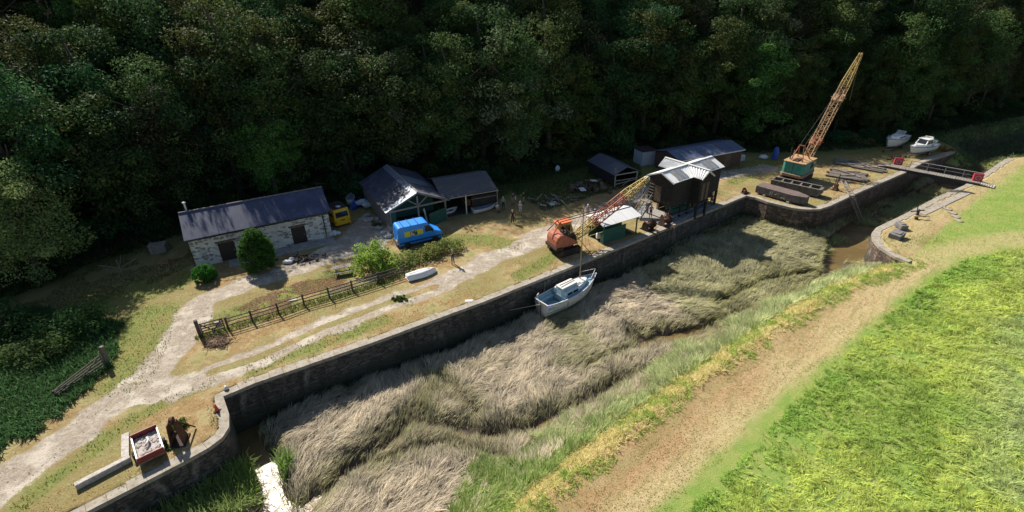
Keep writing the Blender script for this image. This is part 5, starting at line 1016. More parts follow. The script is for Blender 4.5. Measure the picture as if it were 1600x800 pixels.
for yy in (.95, 1.95):
    for k in (0, 3, 6): mb.bar((-1.75 + k * .25, yy, .3 + k * .28), (-1.75 + k * .25, yy, 1.2 + k * .28), .06)
    mb.bar((-1.8, yy, 1.2), (-.2, yy, 2.95), .06)
part(mb, 'stringer', M_WOODG, st_)
mb = MB(); mb.box((-.35, 1.45, FZ - .05), (.9, 1.3, .08)); part(mb, 'landing', M_WOODG, hut)
ledge = thing('concrete_ledge', 'long blue grey concrete ledge with low rail on the quay edge below the boathouse', 'ledge', (*G(1042, 353)[:2], 0), fr((1042, 353), (1110, 319))[2])
LL = fr((1042, 353), (1110, 319))[3]
part(MB().box((LL / 2, .55, -.02), (LL, 1.5, .32)).box((LL / 2, .95, .2), (LL - .8, .6, .14)), 'slab', mat('blue_concrete', (.22, .25, .30), (.15, .17, .21), .8, scale=1.2, c3=(.30, .33, .37), s3=3), ledge, bevel=.03)
mb = MB()
for k in range(2): mb.tube([(.35 + k * 1.7, .1, .1), (.35 + k * 1.7, .1, .85)], .03, 6)
mb.tube([(.35, .1, .83), (2.05, .1, .83), (LL * .6, .1, .5)], .028, 6); part(mb, 'rail', M_STEEL, ledge)
o = MB().tube([G(1072, 352, -1.5), G(1090, 347, -1.5), G(1093, 346, -1.5)], .05, 6).build('pipe', M_STEEL); tag(o, 'pale pipe fixed on the quay wall face below the boathouse', 'pipe')

# ------------------------------------------------------------------ green canopy shelter
kx, ky, kr, kl = fr((942, 382), (993, 366)); 
can = thing('canopy_shelter', 'small dark green shelter with white sheet roof beside the orange crane', 'shelter', (kx, ky, 0), kr); KD = 2.5
mb = MB(); a_, b_ = -.35, kl + .35
mb.slab((a_, -.3, 2.3), (b_, -.3, 2.3), (b_, KD * .62, 2.8), (a_, KD * .62, 2.8), .05); mb.slab((b_, KD + .35, 2.45), (a_, KD + .35, 2.45), (a_, KD * .62 + .01, 2.805), (b_, KD * .62 + .01, 2.805), .05); part(mb, 'roof', M_SHEETW, can)
part(MB().bar((a_, KD * .62, 2.87), (b_, KD * .62, 2.87), .1, .05), 'ridge_strip', M_STEEL, can)
mb = MB(); boards(mb, (0, 0), (kl * .66, 0), .08, 1.75, .3, .05); boards(mb, (0, KD), (kl, KD), .08, 2.1, .3, .05); boards(mb, (0, 0.05), (0, .5), .08, 1.25, .3); part(mb, 'wall', M_GREEN, can)
for px, py, zt in ((0, 0, 2.33), (kl, 0, 2.33), (0, KD, 2.45), (kl, KD, 2.45)): part(MB().bar((px, py, -.1), (px, py, zt), .12), 'post', M_GREEN, can)
part(MB().box((kl / 2, KD / 2, .02), (kl - .2, KD - .2, .06)), 'floor', M_DIRTI, can)
o = MB().lathe((0, 0, .35), [(.28, -.5), (.34, -.45), (.34, .45), (.28, .5)], 'x', 14).build('oil_drum', M_WHITEP, bevel=.01, loc=(kx - .1, ky + 1.1, .2)); tag(o, 'white drum lying at the left end of the green shelter', 'drum')

# ------------------------------------------------------------------ the other sheds
gx, gy, gr, gl = fr((961, 273), (996, 267), 1.9)
gs = thing('grey_shed', 'low open shed with dark blue grey roof and white rail at the wood edge', 'shed', (gx, gy, 0), gr); GD = 7.2
mb = MB(); mb.slab((-.25, GD, 1.85), (-.25, -.2, 1.85), (gl / 2, -.2, 2.75), (gl / 2, GD, 2.75), .06); mb.slab((gl + .25, -.2, 1.85), (gl + .25, GD, 1.85), (gl / 2, GD, 2.75), (gl / 2, -.2, 2.75), .06); part(mb, 'roof', sheet('dark_slate_sheet', (.10, .12, .16), (.08, .095, .13), (.13, .14, .17), .55), gs)
mb = MB(); mb.box((.03, GD / 2, .9), (.08, GD - .3, 1.8)); mb.box((gl - .03, GD / 2, .9), (.08, GD - .3, 1.8)); mb.box((gl / 2, GD - .3, .9), (gl, .08, 1.8)); part(mb, 'wall', M_WOODD, gs)
mb = MB()
for px in (.05, gl - .05): mb.bar((px, -.05, 0), (px, -.05, 1.9), .12)
mb.bar((0, -.12, 1.86), (gl, -.12, 1.86), .1, .14); mb.bar((0, -.12, 1.0), (gl, -.12, .95), .06, .1); mb.bar((0, -.12, .5), (gl, -.12, .75), .06, .1); mb.bar((gl * .35, -.12, .1), (gl * .7, -.12, 1.0), .05, .08); part(mb, 'front_rails', M_PALEW, gs)
wx_, wy_, wr_, wl = fr((1002, 260), (1022, 257))
ws_ = thing('white_container', 'small white boarded store behind the boathouse in the shade', 'store', (wx_, wy_, 0), wr_)
mb = MB()
for k in range(8): mb.box((wl * (k + .5) / 8, 0, 1.15), (wl / 8 - .02, .08, 2.3))
mb.box((wl / 2, 1.2, 1.15), (wl, 2.3, 2.29)); part(mb, 'wall', mat('bluish_white_boards', (.55, .60, .68), (.45, .5, .58), .6), ws_); part(MB().box((wl / 2, 1.15, 2.36), (wl + .3, 2.7, .1)), 'roof', M_RUSTD, ws_)
nx_, ny_, nr_, nl_ = fr((1062.2, 250.5), (1160.5, 232.5), 2.6); ND = 5.3
ns = thing('long_shed', 'long low brick shed with shallow blue grey sheet roof under the trees', 'shed', (nx_, ny_, 0), nr_)
mb = MB(); mb.slab((-.2, -.3, 2.55), (nl_ + .2, -.3, 2.55), (nl_ + .2, ND / 2, 3.25), (-.2, ND / 2, 3.25), .06); mb.slab((nl_ + .2, ND + .3, 2.55), (-.2, ND + .3, 2.55), (-.2, ND / 2, 3.25), (nl_ + .2, ND / 2, 3.25), .06); part(mb, 'roof', M_SHEETB, ns)
mb = MB(); mb.box((nl_ / 2, 0.06, 1.25), (nl_, .12, 2.5)); mb.box((nl_ / 2, ND - .06, 1.25), (nl_, .12, 2.5))
for xx in (.08, nl_ - .08): mb.add([(xx - .06, .125, 0), (xx - .06, ND - .125, 0), (xx - .06, ND - .125, 2.5), (xx - .06, ND / 2, 3.15), (xx - .06, .125, 2.5), (xx + .06, .125, 0), (xx + .06, ND - .125, 0), (xx + .06, ND - .125, 2.5), (xx + .06, ND / 2, 3.15), (xx + .06, .125, 2.5)], [(0, 1, 2, 3, 4), (9, 8, 7, 6, 5)] + [(i, 5 + i, 5 + (i + 1) % 5, (i + 1) % 5) for i in range(5)])
part(mb, 'wall', tiled('brown_brick', (.15, .085, .06), (.11, .065, .05), (.09, .06, .05), .24, .085, .9), ns)
part(MB().box((nl_ / 2, -.36, 2.5), (nl_ + .4, .05, .16)), 'fascia', M_WHITEP, ns); part(MB().box((2.0, -.02, 1.05), (.95, .06, 2.1)), 'door', M_WHITEP, ns); part(MB().box((6.2, -.02, 1.5), (1.4, .06, .9)), 'window', M_GLASS, ns); part(MB().box((9.4, -.02, 1.05), (1.2, .06, 2.1)), 'door', M_WOODB, ns)
for i, (u, v) in enumerate(((1147, 254), (1156, 252))):
    o = thing('water_tank', ('grey white plastic water tank, nearer the long shed wall', 'grey white plastic water tank, farther right at the end of the long shed')[i], 'tank', (*G(u, v)[:2], 0), 20, 'water tanks by the long shed')
    part(MB().box((0, 0, .62), (1.05, 1.0, 1.0)), 'tank_body', mat('tank_plastic', (.44, .50, .58), (.36, .42, .5), .45), o, bevel=.16); part(MB().lathe((0, 0, 1.12), [(.2, 0), (.2, .07), (.05, .09)]), 'lid', M_STEEL, o); part(MB().box((0, 0, .06), (1.1, 1.05, .12)), 'pallet', M_WOODG, o)

# ------------------------------------------------------------------ cranes
def lattice(mb, p, q, w0, w1, w2, n, ch=.09, lc=.05, mats=(0, 0, 0), up=Vector((0, 0, 1))):
    """tapered four-chord jib with zig-zag lacing"""
    p, q = Vector(p), Vector(q); d = (q - p).normalized(); x = d.cross(up).normalized(); y = x.cross(d); prev = None
    for i in range(n + 1):
        t = i / n; w_ = w0 + (w1 - w0) * min(t / .2, 1) if t < .75 else w1 + (w2 - w1) * (t - .75) / .25
        c = p.lerp(q, t); cur = [c + x * a * w_ / 2 + y * b * w_ / 2 for a, b in ((-1, -1), (1, -1), (1, 1), (-1, 1))]
        m = mats[0] if t < .3 else (mats[1] if t < .72 else mats[2])
        if prev:
            for k in range(4):
                mb.bar(prev[k], cur[k], ch, ch, m); a, b = (k, (k + 1) % 4) if i % 2 else ((k + 1) % 4, k)
                mb.bar(prev[a], cur[b], lc, lc, m); mb.bar(cur[k], cur[(k + 1) % 4], lc, lc, m)
        prev = cur
def track(parent, yc, L, W, H, m=M_RUSTD):
    pts = [(-L / 2 + .0, H * .5), (-L / 2 + .12, H * .18), (-L / 2 + .35, 0.02), (L / 2 - .35, 0.02), (L / 2 - .12, H * .18), (L / 2, H * .5), (L / 2 - .12, H * .82), (L / 2 - .35, H), (-L / 2 + .35, H), (-L / 2 + .12, H * .82)]
    mb = MB(); mb.prof(pts, yc - W / 2, yc + W / 2)
    k = int(L / .28)
    for i in range(k): mb.box((-L / 2 + .35 + (L - .7) * i / (k - 1), yc, H + .015), (.16, W + .04, .05))
    t = mb.build('track', m, parent)
    mb = MB()
    for s in (-1, 1):
        for xx in (-L / 2 + .38, L / 2 - .38): mb.lathe((xx, yc + s * (W / 2 + .005), H * .5), [(H * .36, -.03), (H * .36, .03), (H * .12, .05)], 'y', 12)
    mb.build('track_wheel', M_RUST, t); return t

ax_, ay_, ar_, al_ = fr((871, 402), (908, 393), .0); ar_ = 27
ox, oy = (G(871, 402)[0] + G(908, 393)[0]) / 2, (G(871, 402)[1] + G(908, 393)[1]) / 2
oc = thing('orange_crane', 'rusty orange crawler crane with yellow and red lattice jib lowered toward the boathouse', 'crane', (ox - math.sin(math.radians(ar_)) * .95, oy + math.cos(math.radians(ar_)) * .95, 0), ar_)
track(oc, -.95, 3.0, .55, .75); track(oc, .95, 3.0, .55, .75)
part(MB().lathe((0, 0, .75), [(.9, 0), (.9, .22), (.6, .25)], 'z', 18), 'turntable', M_RUSTD, oc)
B0 = -1.7
pr = [(B0 + .0, 1.15), (B0 + .02, 1.95), (B0 + .18, 2.3), (B0 + .5, 2.5), (-.65, 2.5), (-.5, 2.4), (1.0, 1.35), (1.05, 1.05), (B0 + .3, 1.0)]
part(MB().prof(pr, -1.05, 1.05), 'body', M_ORANGE, oc, bevel=.14)
part(MB().box((B0 + .35, 0, .98), (.9, 2.3, .35)), 'counterweight', M_RUSTD, oc, bevel=.08)
cabn = part(MB().prof([(-.5, 1.1), (-.5, 3.05), (.95, 3.05), (1.25, 2.2), (1.25, 1.1)], .35, 1.35), 'cab', M_YELP, oc, bevel=.05)
part(MB().box((.22, .85, 3.12), (1.75, 1.15, .14)), 'cab_roof', M_ORANGEB, cabn, bevel=.04); mb = MB(); mb.box((1.13, .85, 2.4), (.06, .8, .8), 0, (0, -20, 0)); mb.box((.3, .335, 2.4), (1.1, .03, .8)); part(mb, 'cab_window', M_GLASS, cabn)
mb = MB(); mb.box((.2, -.5, 1.75), (1.2, .9, .7)); mb.lathe((.2, -.45, 2.1), [(.42, -.5), (.42, .3)], 'y', 12); mb.box((-.5, -.55, 2.5), (.5, .9, .5)); part(mb, 'winch_drum', M_RUSTD, oc)
foot = to_local(oc, G(891, 384, 1.3)); tip = to_local(oc, G(1011, 279, 6.9)); foot.y = 0; foot.x = 1.15; foot.z = 1.35
mb = MB(); lattice(mb, foot, tip, .55, .85, .4, 16, .10, .055, (0, 1, 2)); part(mb, 'jib', [M_YELP, M_REDP, M_YELP], oc)
mb = MB(); d_ = (tip - foot).normalized()
for s in (-1, 1): mb.lathe((tip.x, tip.y + s * .12, tip.z), [(.28, -.04), (.28, .04)], 'y', 14)
part(mb, 'jib_head', M_WHITEP, oc)
mb = MB(); gt = Vector((-.9, 0, 3.7))
for s in (-1, 1): mb.bar((.4, s * .6, 2.2), gt + Vector((0, s * .25, 0)), .1); mb.bar((-1.9, s * .6, 2.6), gt + Vector((0, s * .25, 0)), .1)
part(mb, 'gantry', M_REDP, oc); mb = MB(); midp = foot.lerp(tip, .36) + Vector((0, 0, .75))
for s in (-.25, .25): mb.tube([gt + Vector((0, s, 0)), midp + Vector((0, s, 0))], .045, 5); mb.tube([midp + Vector((0, s, 0)), tip + Vector((0, s, .2))], .03, 5)
part(mb, 'pendant_rope', M_RUST, oc)
part(MB().tube([foot + Vector((.3, -.3, 0)), (2.2, -1.4, .05)], .03, 5), 'trailing_rope', M_WIRE, oc)

gx_, gy_ = G(1236, 277, .7)[:2]
gc = thing('green_crane', 'faded teal green crane with rusty roof and tall tan lattice jib raised by the lock', 'crane', (gx_, gy_, 0), 41)
track(gc, -1.15, 4.0, .65, .8); track(gc, 1.15, 4.0, .65, .8)
for ch in gc.children: ch.location.x = 2.0
part(MB().lathe((1.9, 0, .8), [(1.1, 0), (1.1, .2), (.7, .22)], 'z', 18), 'turntable', M_RUSTD, gc)
part(MB().prism([(-.15, -1.55), (4.0, -1.5), (4.0, 1.5), (-.15, 1.55), (-.4, 1.2), (-.4, -1.2)], .85, 1.25), 'counterweight', mat('rusty_pale_plate', (.34, .22, .15), (.22, .13, .09), .8, scale=4), gc, bevel=.05)
bd = part(MB().prism([(0, -1.45), (3.9, -1.45), (3.9, 1.45), (0, 1.45), (-.22, 1.1), (-.22, -1.1)], 1.25, 2.85), 'body', M_TEAL, gc, bevel=.06)
part(MB().prism([(-.05, -1.5), (3.95, -1.5), (3.95, 1.5), (-.05, 1.5), (-.28, 1.15), (-.28, -1.15)], 2.852, 2.95), 'roof', M_TANP, bd, bevel=.02)
mb = MB(); mb.box((-.225, 0, 2.05), (.02, .06, 1.5)); mb.box((2.6, -1.462, 2.2), (.9, .02, .8)); part(mb, 'panel_seam', M_RUSTD, bd); mb = MB(); mb.box((3.2, -1.465, 2.35), (.9, .02, .7)); mb.box((3.91, .7, 2.3), (.02, 1.2, .8)); part(mb, 'window', M_GLASS, bd)
part(MB().box((1.0, .1, 3.02), (1.5, .7, .14)), 'roof_hatch', M_RUST, bd); part(MB().tube([(1.0, 1.1, 2.9), (1.0, 1.15, 4.6)], .08, 7), 'exhaust_pipe', M_RUSTD, gc)
part(MB().tube([(1.4, .95, 2.95), (1.55, .9, 4.1)], .07, 7), 'exhaust_pipe', M_STEEL, gc)
foot = Vector((3.7, 0, 1.7)); tip = to_local(gc, G(1344, 87, 15.7)); tip.y = min(max(tip.y, -2.2), 2.2)
mb = MB(); lattice(mb, foot, tip, .85, .95, .4, 24, .085, .05, (0, 0, 1)); part(mb, 'jib', [M_TANP, M_YELP], gc)
mb = MB(); mb.lathe((tip.x, tip.y - .15, tip.z), [(.4, -.05), (.4, .05)], 'y', 14); mb.lathe((tip.x, tip.y + .15, tip.z), [(.4, -.05), (.4, .05)], 'y', 14); mb.box((tip.x - .1, tip.y, tip.z - .3), (.5, .5, .7)); part(mb, 'jib_head', M_YELP, gc)
for t_, nm in ((.22, 0), (.62, 1)):
    c = foot.lerp(tip, t_); part(MB().box(tuple(c), (1.1, 1.5, .35), 0, (0, -50, 0)).bar(c + Vector((0, -1.0, 0)), c + Vector((0, 1.0, 0)), .1), 'spreader', M_REDP if nm == 0 else M_TANP, gc)
mb = MB(); gt = Vector((1.2, 0, 5.0))
for s in (-1, 1): mb.bar((2.9, s * .8, 2.95), gt + Vector((0, s * .3, 0)), .12); mb.bar((.5, s * .8, 2.95), gt + Vector((0, s * .3, 0)), .1)
mb.bar(gt + Vector((0, -.4, 0)), gt + Vector((0, .4, 0)), .14); part(mb, 'gantry', M_REDP, gc)
mb = MB(); sp = foot.lerp(tip, .62) + Vector((-.6, 0, .5))
for s in (-.3, .3): mb.tube([gt + Vector((0, s, 0)), sp + Vector((0, s, 0)), tip + Vector((0, s * .6, .1))], .035, 4)
part(mb, 'pendant_rope', M_WIRE, gc)
mb = MB(); mb.tube([tip + Vector((.3, 0, -.3)), tip + Vector((.35, -.2, -6.2))], .03, 4); mb.tube([tip + Vector((.3, 0, -.3)), foot.lerp(tip, .35) + Vector((.9, 0, -.5))], .03, 4); part(mb, 'hoist_rope', M_WIRE, gc)

# ------------------------------------------------------------------ people
def body_mesh(pose):
    J = {}; E = []
    def j(n, p, r, par=None, reg=1):
        J[n] = (Vector(p), r, reg, len(J))
        if par: E.append((par, n))
    sit = pose == 'sit'; dz = -.47 if sit else 0
    j('pel', (0, 0, .95 + dz), (.15, .12), None, 2); j('wai', (0, 0, 1.10 + dz), (.14, .11), 'pel'); j('che', (.01, 0, 1.30 + dz), (.165, .12), 'wai'); j('nek', (0, 0, 1.46 + dz), (.06, .06), 'che', 0)
    j('jaw', (.03, 0, 1.55 + dz), (.075, .085), 'nek', 0); j('hed', (.015, 0, 1.66 + dz), (.085, .10), 'jaw', 0); j('top', (0, 0, 1.72 + dz), (.06, .07), 'hed', 0)
    for s, n in ((1, 'l'), (-1, 'r')):
        j('sh' + n, (0, s * .185, 1.41 + dz), (.065, .065), 'che')
        el, wr, hd = {'stand': ((-.03, s * .25, 1.13), (.06, s * .27, .90), (.09, s * .26, .81)), 'photo': ((.16, s * .25, 1.22), (.30, s * .09, 1.47), (.33, s * .05, 1.55)), 'sit': ((.08, s * .24, 1.14), (.30, s * .14, 1.08), (.38, s * .10, 1.07)),
                      'fold': ((.06, s * .26, 1.16), (.24, s * .10, 1.14), (.26, s * .02, 1.16)), 'point': ((.10, s * .27, 1.22), (.34, s * .22, 1.25), (.43, s * .21, 1.28))}[pose]
        j('el' + n, (el[0], el[1], el[2] + dz), (.048, .048), 'sh' + n, 0 if pose != 'point' else 1); j('wr' + n, (wr[0], wr[1], wr[2] + dz), (.032, .028), 'el' + n, 0); j('hd' + n, (hd[0], hd[1], hd[2] + dz), (.036, .018), 'wr' + n, 0)
        if sit: kn, an, to = (.43, s * .12, .50), (.40, s * .12, .09), (.58, s * .13, .05)
        else: kn, an, to = (.03, s * .11, .50), (-.01, s * .12, .09), (.17, s * .14, .045)
        j('hi' + n, (0, s * .095, .88 + dz + (.02 if sit else 0)), (.10, .10), 'pel', 2); j('kn' + n, kn, (.062, .062), 'hi' + n, 2); j('an' + n, an, (.045, .045), 'kn' + n, 3); j('to' + n, to, (.04, .03), 'an' + n, 3)
    names = list(J); me = bpy.data.meshes.new('figure'); me.from_pydata([J[n][0] for n in names], [(J[a][3], J[b][3]) for a, b in E], [])
    ob = bpy.data.objects.new('figure', me); COL.objects.link(ob); sk = ob.modifiers.new('s', 'SKIN'); ob.modifiers.new('u', 'SUBSURF').levels = 1
    for n in names: v = me.skin_vertices[0].data[J[n][3]]; v.radius = J[n][1]; v.use_root = n == 'pel'
    dg = bpy.context.evaluated_depsgraph_get(); em = bpy.data.meshes.new_from_object(ob.evaluated_get(dg)); bpy.data.objects.remove(ob)
    V = [tuple(v.co) for v in em.vertices]; F = [tuple(p.vertices) for p in em.polygons]; segs = [(J[a], J[b]) for a, b in E]; MI = []
    for p in em.polygons:
        c = p.center; best = (9, 1)
        for a, b in segs:
            d = b[0] - a[0]; t = max(0, min(1, (c - a[0]).dot(d) / d.length_squared)); q = (c - a[0] - d * t).length; reg = b[2] if t > .45 else (a[2] if b[2] != a[2] else b[2])
            if q < best[0]: best = (q, reg)
        MI.append(best[1])
    mb = MB(); mb.v = V; mb.f = [list(f) for f in F]; mb.m = MI
    h = J['hed'][0]; mb.ell((h.x + .105, 0, h.z - .03), (.018, .014, .03), 5, 0)                        # nose
    for s in (-1, 1):
        mb.ell((h.x + .088, s * .035, h.z + .005), (.010, .014, .009), 5, 3); mb.ell((h.x - .01, s * .098, h.z - .02), (.02, .012, .035), 5, 0)
        hd, wr = J['hdl' if s > 0 else 'hdr'][0], J['wrl' if s > 0 else 'wrr'][0]; d = (hd - wr).normalized(); sd = d.cross(Vector((0, 0, 1)) if abs(d.z) < .8 else Vector((1, 0, 0))).normalized(); cl_ = d.cross(sd)
        for k in range(4):
            b0 = hd + sd * (k - 1.5) * .02; L = (.07, .08, .075, .06)[k]; mb.tube([b0 - d * .02, b0 + d * L * .5, b0 + d * L * .85 + cl_ * .02], [.010, .009, .006], 5, 0)
        t0 = wr.lerp(hd, .45) + sd * .03; mb.tube([t0, t0 + sd * .03 + d * .03, t0 + sd * .035 + d * .06], [.012, .010, .007], 5, 0)
    mb.ell((h.x + .092, 0, h.z - .075), (.012, .026, .006), 5, 4)
    return mb, h
POSES = {}
M_SKIN = mat('skin', (.52, .32, .23), (.46, .28, .20), .6); M_LIP = mat('lips', (.36, .14, .12), None, .5); M_SHOE = mat('shoes', (.05, .045, .04), None, .8)
CLOTH = {}
def cloth(c):
    if c not in CLOTH: CLOTH[c] = mat('cloth', c, tuple(x * .8 for x in c), .9, scale=8)
    return CLOTH[c]
WH, NV, BKC, JN, GB, PK, BL, RD, GY, KH, GN, LG = (.70, .70, .72), (.03, .04, .12), (.02, .02, .022), (.06, .10, .22), (.22, .28, .38), (.80, .09, .30), (.12, .20, .60), (.50, .03, .05), (.30, .31, .32), (.36, .29, .18), (.04, .18, .11), (.55, .57, .60)
HAIRC = {'grey': (.42, .40, .38), 'dark': (.03, .022, .018), 'blond': (.50, .38, .20), 'brown': (.10, .06, .035)}
def person(label, uv, face, pose, top, bot, hair='dark', cap=None, h=1.75, xyz=None, group=None):
    if pose not in POSES: POSES[pose] = body_mesh(pose)
    src, hd = POSES[pose]; mb = MB(); mb.v, mb.f, mb.m = list(src.v), list(src.f), list(src.m)
    o = mb.build('person', [M_SKIN, cloth(top), cloth(bot), M_SHOE, M_LIP], smooth=True); o.location = xyz or (*G(*uv)[:2], 0.0); o.rotation_euler.z = math.radians(face); o.scale = (h / 1.75,) * 3; tag(o, label, 'person', group)
    hb = MB(); hb.ell((hd.x - .02, 0, hd.z + .035), (.105, .112, .085), 8); hb.ell((hd.x - .055, 0, hd.z - .03), (.06, .1, .09), 7); part(hb, 'hair', cloth(HAIRC[hair]), o, smooth=True)
    if cap: cb = MB(); cb.ell((hd.x - .015, 0, hd.z + .06), (.115, .118, .08), 8); cb.ell((hd.x + .1, 0, hd.z + .04), (.09, .08, .012), 7); part(cb, 'cap', cloth(cap), o, smooth=True)
    return o
TOP = WH
ph = person('person in black top and blue jeans holding a camera to the face at the trackside', (708, 413), -60, 'photo', BKC, JN, 'grey', GY)
cm = MB().box((0, 0, 0), (.09, .15, .10)).lathe((.06, 0, 0), [(.04, 0), (.045, .09)], 'x', 10).build('camera_body', M_BLACK, bevel=.01); cm.location = ph.matrix_basis @ Vector((.33, 0, 1.6)); cm.rotation_euler.z = math.radians(-60); cm.name = 'camera'; tag(cm, 'black camera held up by the person at the trackside', 'camera')
stl = MB().box((0, 0, .40), (.42, .42, .06))
for a in (-.17, .17):
    for b in (-.17, .17): stl.bar((a, b, 0), (a, b, .38), .04)
so = stl.build('stool', M_WOODB, loc=(*G(777, 331)[:2], 0)); tag(so, 'small wooden stool under the seated person in white', 'stool')
person('person in white shirt seated beside the covered rowing boat', (777, 331), -60, 'sit', WH, KH, 'grey', xyz=(*G(777, 331)[:2], 0))
person('person in grey blue shirt and dark shorts standing behind the seated person', (786.5, 327), -80, 'stand', GB, BKC, 'grey')
nv = person('person in navy top carrying a white bag near the wood', (801.5, 320), -70, 'stand', NV, KH, 'brown')
bgp = MB().ell((0, 0, -.2), (.1, .16, .24), 7, 0, .1).tube([(0, -.08, 0), (0, 0, .16), (0, .08, 0)], .012, 5).build('shoulder_bag', M_WHITEP, smooth=True); bgp.location = nv.matrix_basis @ Vector((.05, .36, 1.1)); tag(bgp, 'white bag hanging at the side of the person in navy', 'bag')
person('person in black shirt pointing, farthest back of the group by the wood', (818.5, 318.5), 170, 'point', BKC, KH, 'dark')
person('person in white T-shirt and white shorts standing on the track', (813, 335), -110, 'fold', WH, LG, 'grey', WH)
person('person with fair hair in black clothes standing with back to the view', (801, 349), 100, 'stand', BKC, BKC, 'blond')
person('person in blue violet shirt standing behind the lowered orange jib', (918, 340), -120, 'stand', (.22, .22, .62), KH, 'grey', LG)
cz = (*G(929, 342)[:2], 0); chb = MB().box((0, 0, .42), (.5, .48, .05)).box((-.24, 0, .72), (.05, .48, .5))
for a in (-.2, .2):
    for b in (-.2, .2): chb.bar((a, b, 0), (a, b, .4), .04)
co_ = chb.build('folding_chair', M_TARPB, loc=cz); co_.rotation_euler.z = math.radians(-110); tag(co_, 'blue folding chair behind the orange jib', 'chair')
person('person in pale violet shirt sitting in the blue folding chair', (929, 342), -110, 'sit', (.34, .34, .66), JN, 'grey', LG, xyz=cz)
person('person in lilac shirt partly hidden behind the white shelter roof', (967, 333), -100, 'stand', (.36, .36, .66), KH, 'grey', LG)
person('person in bright blue shirt and white cap at the foot of the boathouse stair', (1005.5, 310), -70, 'stand', (.20, .30, .75), NV, 'grey', WH)
person('person in bright pink top and white hat standing in front of the boathouse', (1016, 340), -80, 'fold', PK, BKC, 'blond', WH)
person('person in dark green clothes with white cap under the front of the boathouse', (1040, 338), -150, 'point', GN, NV, 'grey', WH)
person('person in dark clothes and white cap standing under the middle of the boathouse', (1074, 333), -60, 'stand', BKC, NV, 'grey', WH)
person('person in green top under the cross gable of the boathouse', (1084, 326), -150, 'fold', GN, KH, 'dark')
person('person in grey shirt under the far half of the boathouse', (1098, 323), -120, 'stand', GY, JN, 'grey')
person('person in red jacket and pale cap under the far end of the boathouse', (1110.5, 321), -150, 'stand', RD, JN, 'grey', LG)

# ------------------------------------------------------------------ fences and gates
FP = [(314, 526), (357, 514), (395, 503), (436, 491), (475.6, 477), (515, 466), (551, 455), (592, 442), (632, 429)]
FQ_ = [Vector((*G(*p)[:2], 0)) for p in FP]
fence = thing('rail_fence', 'dark three rail timber fence running from the field gate to the pale green shrub', 'fence', FQ_[1])
for p in FQ_[1:]:
    q = p - FQ_[1]; part(MB().bar((q.x, q.y, -.2), (q.x, q.y, 1.2), .12), 'post', M_FENCE, fence)
mb = MB()
for a, b in zip(FQ_[1:-1], FQ_[2:]):
    for zz in (.42, .76, 1.1): mb.bar(a - FQ_[1] + Vector((.03, -.09, zz + rr.uniform(-.03, .03))), b - FQ_[1] + Vector((.0, -.09, zz + rr.uniform(-.03, .03))), .045, .08)
part(mb, 'rails', M_FENCE, fence)
mb = MB(); a, b = FQ_[5] - FQ_[1], FQ_[7] - FQ_[1]
for k in range(26): q = a.lerp(b, k / 25); mb.bar((q.x, q.y + .03, .05), (q.x, q.y + .03, 1.0), .02)
for zz in (.2, .5, .8): mb.bar(a + Vector((0, .03, zz)), b + Vector((0, .03, zz)), .015)
part(mb, 'wire_mesh', M_STEEL, fence)
def bar_gate(name, label, p, q, m, h=1.15, tall=1.65, lean=0., broken=False):
    p, q = Vector((*p[:2], 0)), Vector((*q[:2], 0)); t = thing(name, label, 'gate', p, math.degrees(math.atan2(q.y - p.y, q.x - p.x))); L = (q - p).length
    part(MB().bar((0, 0, -.2), (lean, 0, tall), .26), 'gate_post', m, t)
    mb = MB(); n = 5
    for k in range(n): mb.bar((.15, .05, .2 + k * (h - .2) / (n - 1)), (L - .1, .05 + lean, (.2 + k * (h - .2) / (n - 1)) * (.55 if broken else 1)), .05, .09)
    mb.bar((.2, 0, .15), (.2, 0, h + .1), .07); mb.bar((L - .15, lean, .08), (L - .15, lean, h * (.6 if broken else 1)), .07); mb.bar((.2, .0, h), (L * .55, .0, .2), .05, .08); mb.bar((L - .2, 0, h * (.6 if broken else 1)), (L * .5, 0, .2), .05, .08); part(mb, 'gate_bars', m, t)
    return t
gt1 = bar_gate('field_gate', 'weathered five bar gate with tall dark post at the fork of the track', G(314, 526), G(355, 514.5), M_FENCE)
part(MB().box((1.5, .0, .75), (.5, .03, .45)), 'notice', M_STEEL, gt1)
M_OLDG = mat('old_gate_wood', (.17, .14, .12), (.10, .085, .075), .9, scale=5)
bar_gate('old_gate', 'old sagging brown gate lying in the nettles on the shaded bank', G(169, 571), G(88, 625), M_OLDG, 1.2, 1.75, -.15, True)
mb = MB()
for k in range(160): a = rr.uniform(0, 6.28); x_, y_ = rr.gauss(0, .5), rr.gauss(0, .35); mb.bar((x_, y_, rr.uniform(0, .2)), (x_ + math.cos(a) * .5, y_ + math.sin(a) * .5, rr.uniform(.05, .38)), .03)
mb.ell((0, 0, .02), (.95, .65, .22), 8, 0, .3)
o = mb.build('brushwood_heap', mat('dead_brush', (.17, .11, .065), (.11, .07, .045), .95), loc=(*G(340, 536)[:2], 0)); tag(o, 'brown heap of dead brushwood in front of the field gate', 'brushwood')
wl2 = thing('wire_line_posts', 'sagging line between thin posts behind the yellow van', 'line', (*G(497, 301)[:2], 0), 0)
wq = Vector((*G(560, 298)[:2], 0)) - wl2.location
for q in (Vector((0, 0, 0)), wq * .5, wq): part(MB().bar(q, q + Vector((0, 0, 1.5)), .1), 'post', M_WOODG, wl2)
part(MB().tube([Vector((0, 0, 1.4)), wq * .25 + Vector((0, 0, 1.25)), wq * .5 + Vector((0, 0, 1.4)), wq * .75 + Vector((0, 0, 1.25)), wq + Vector((0, 0, 1.4))], .03, 5), 'line', M_ROPE, wl2)

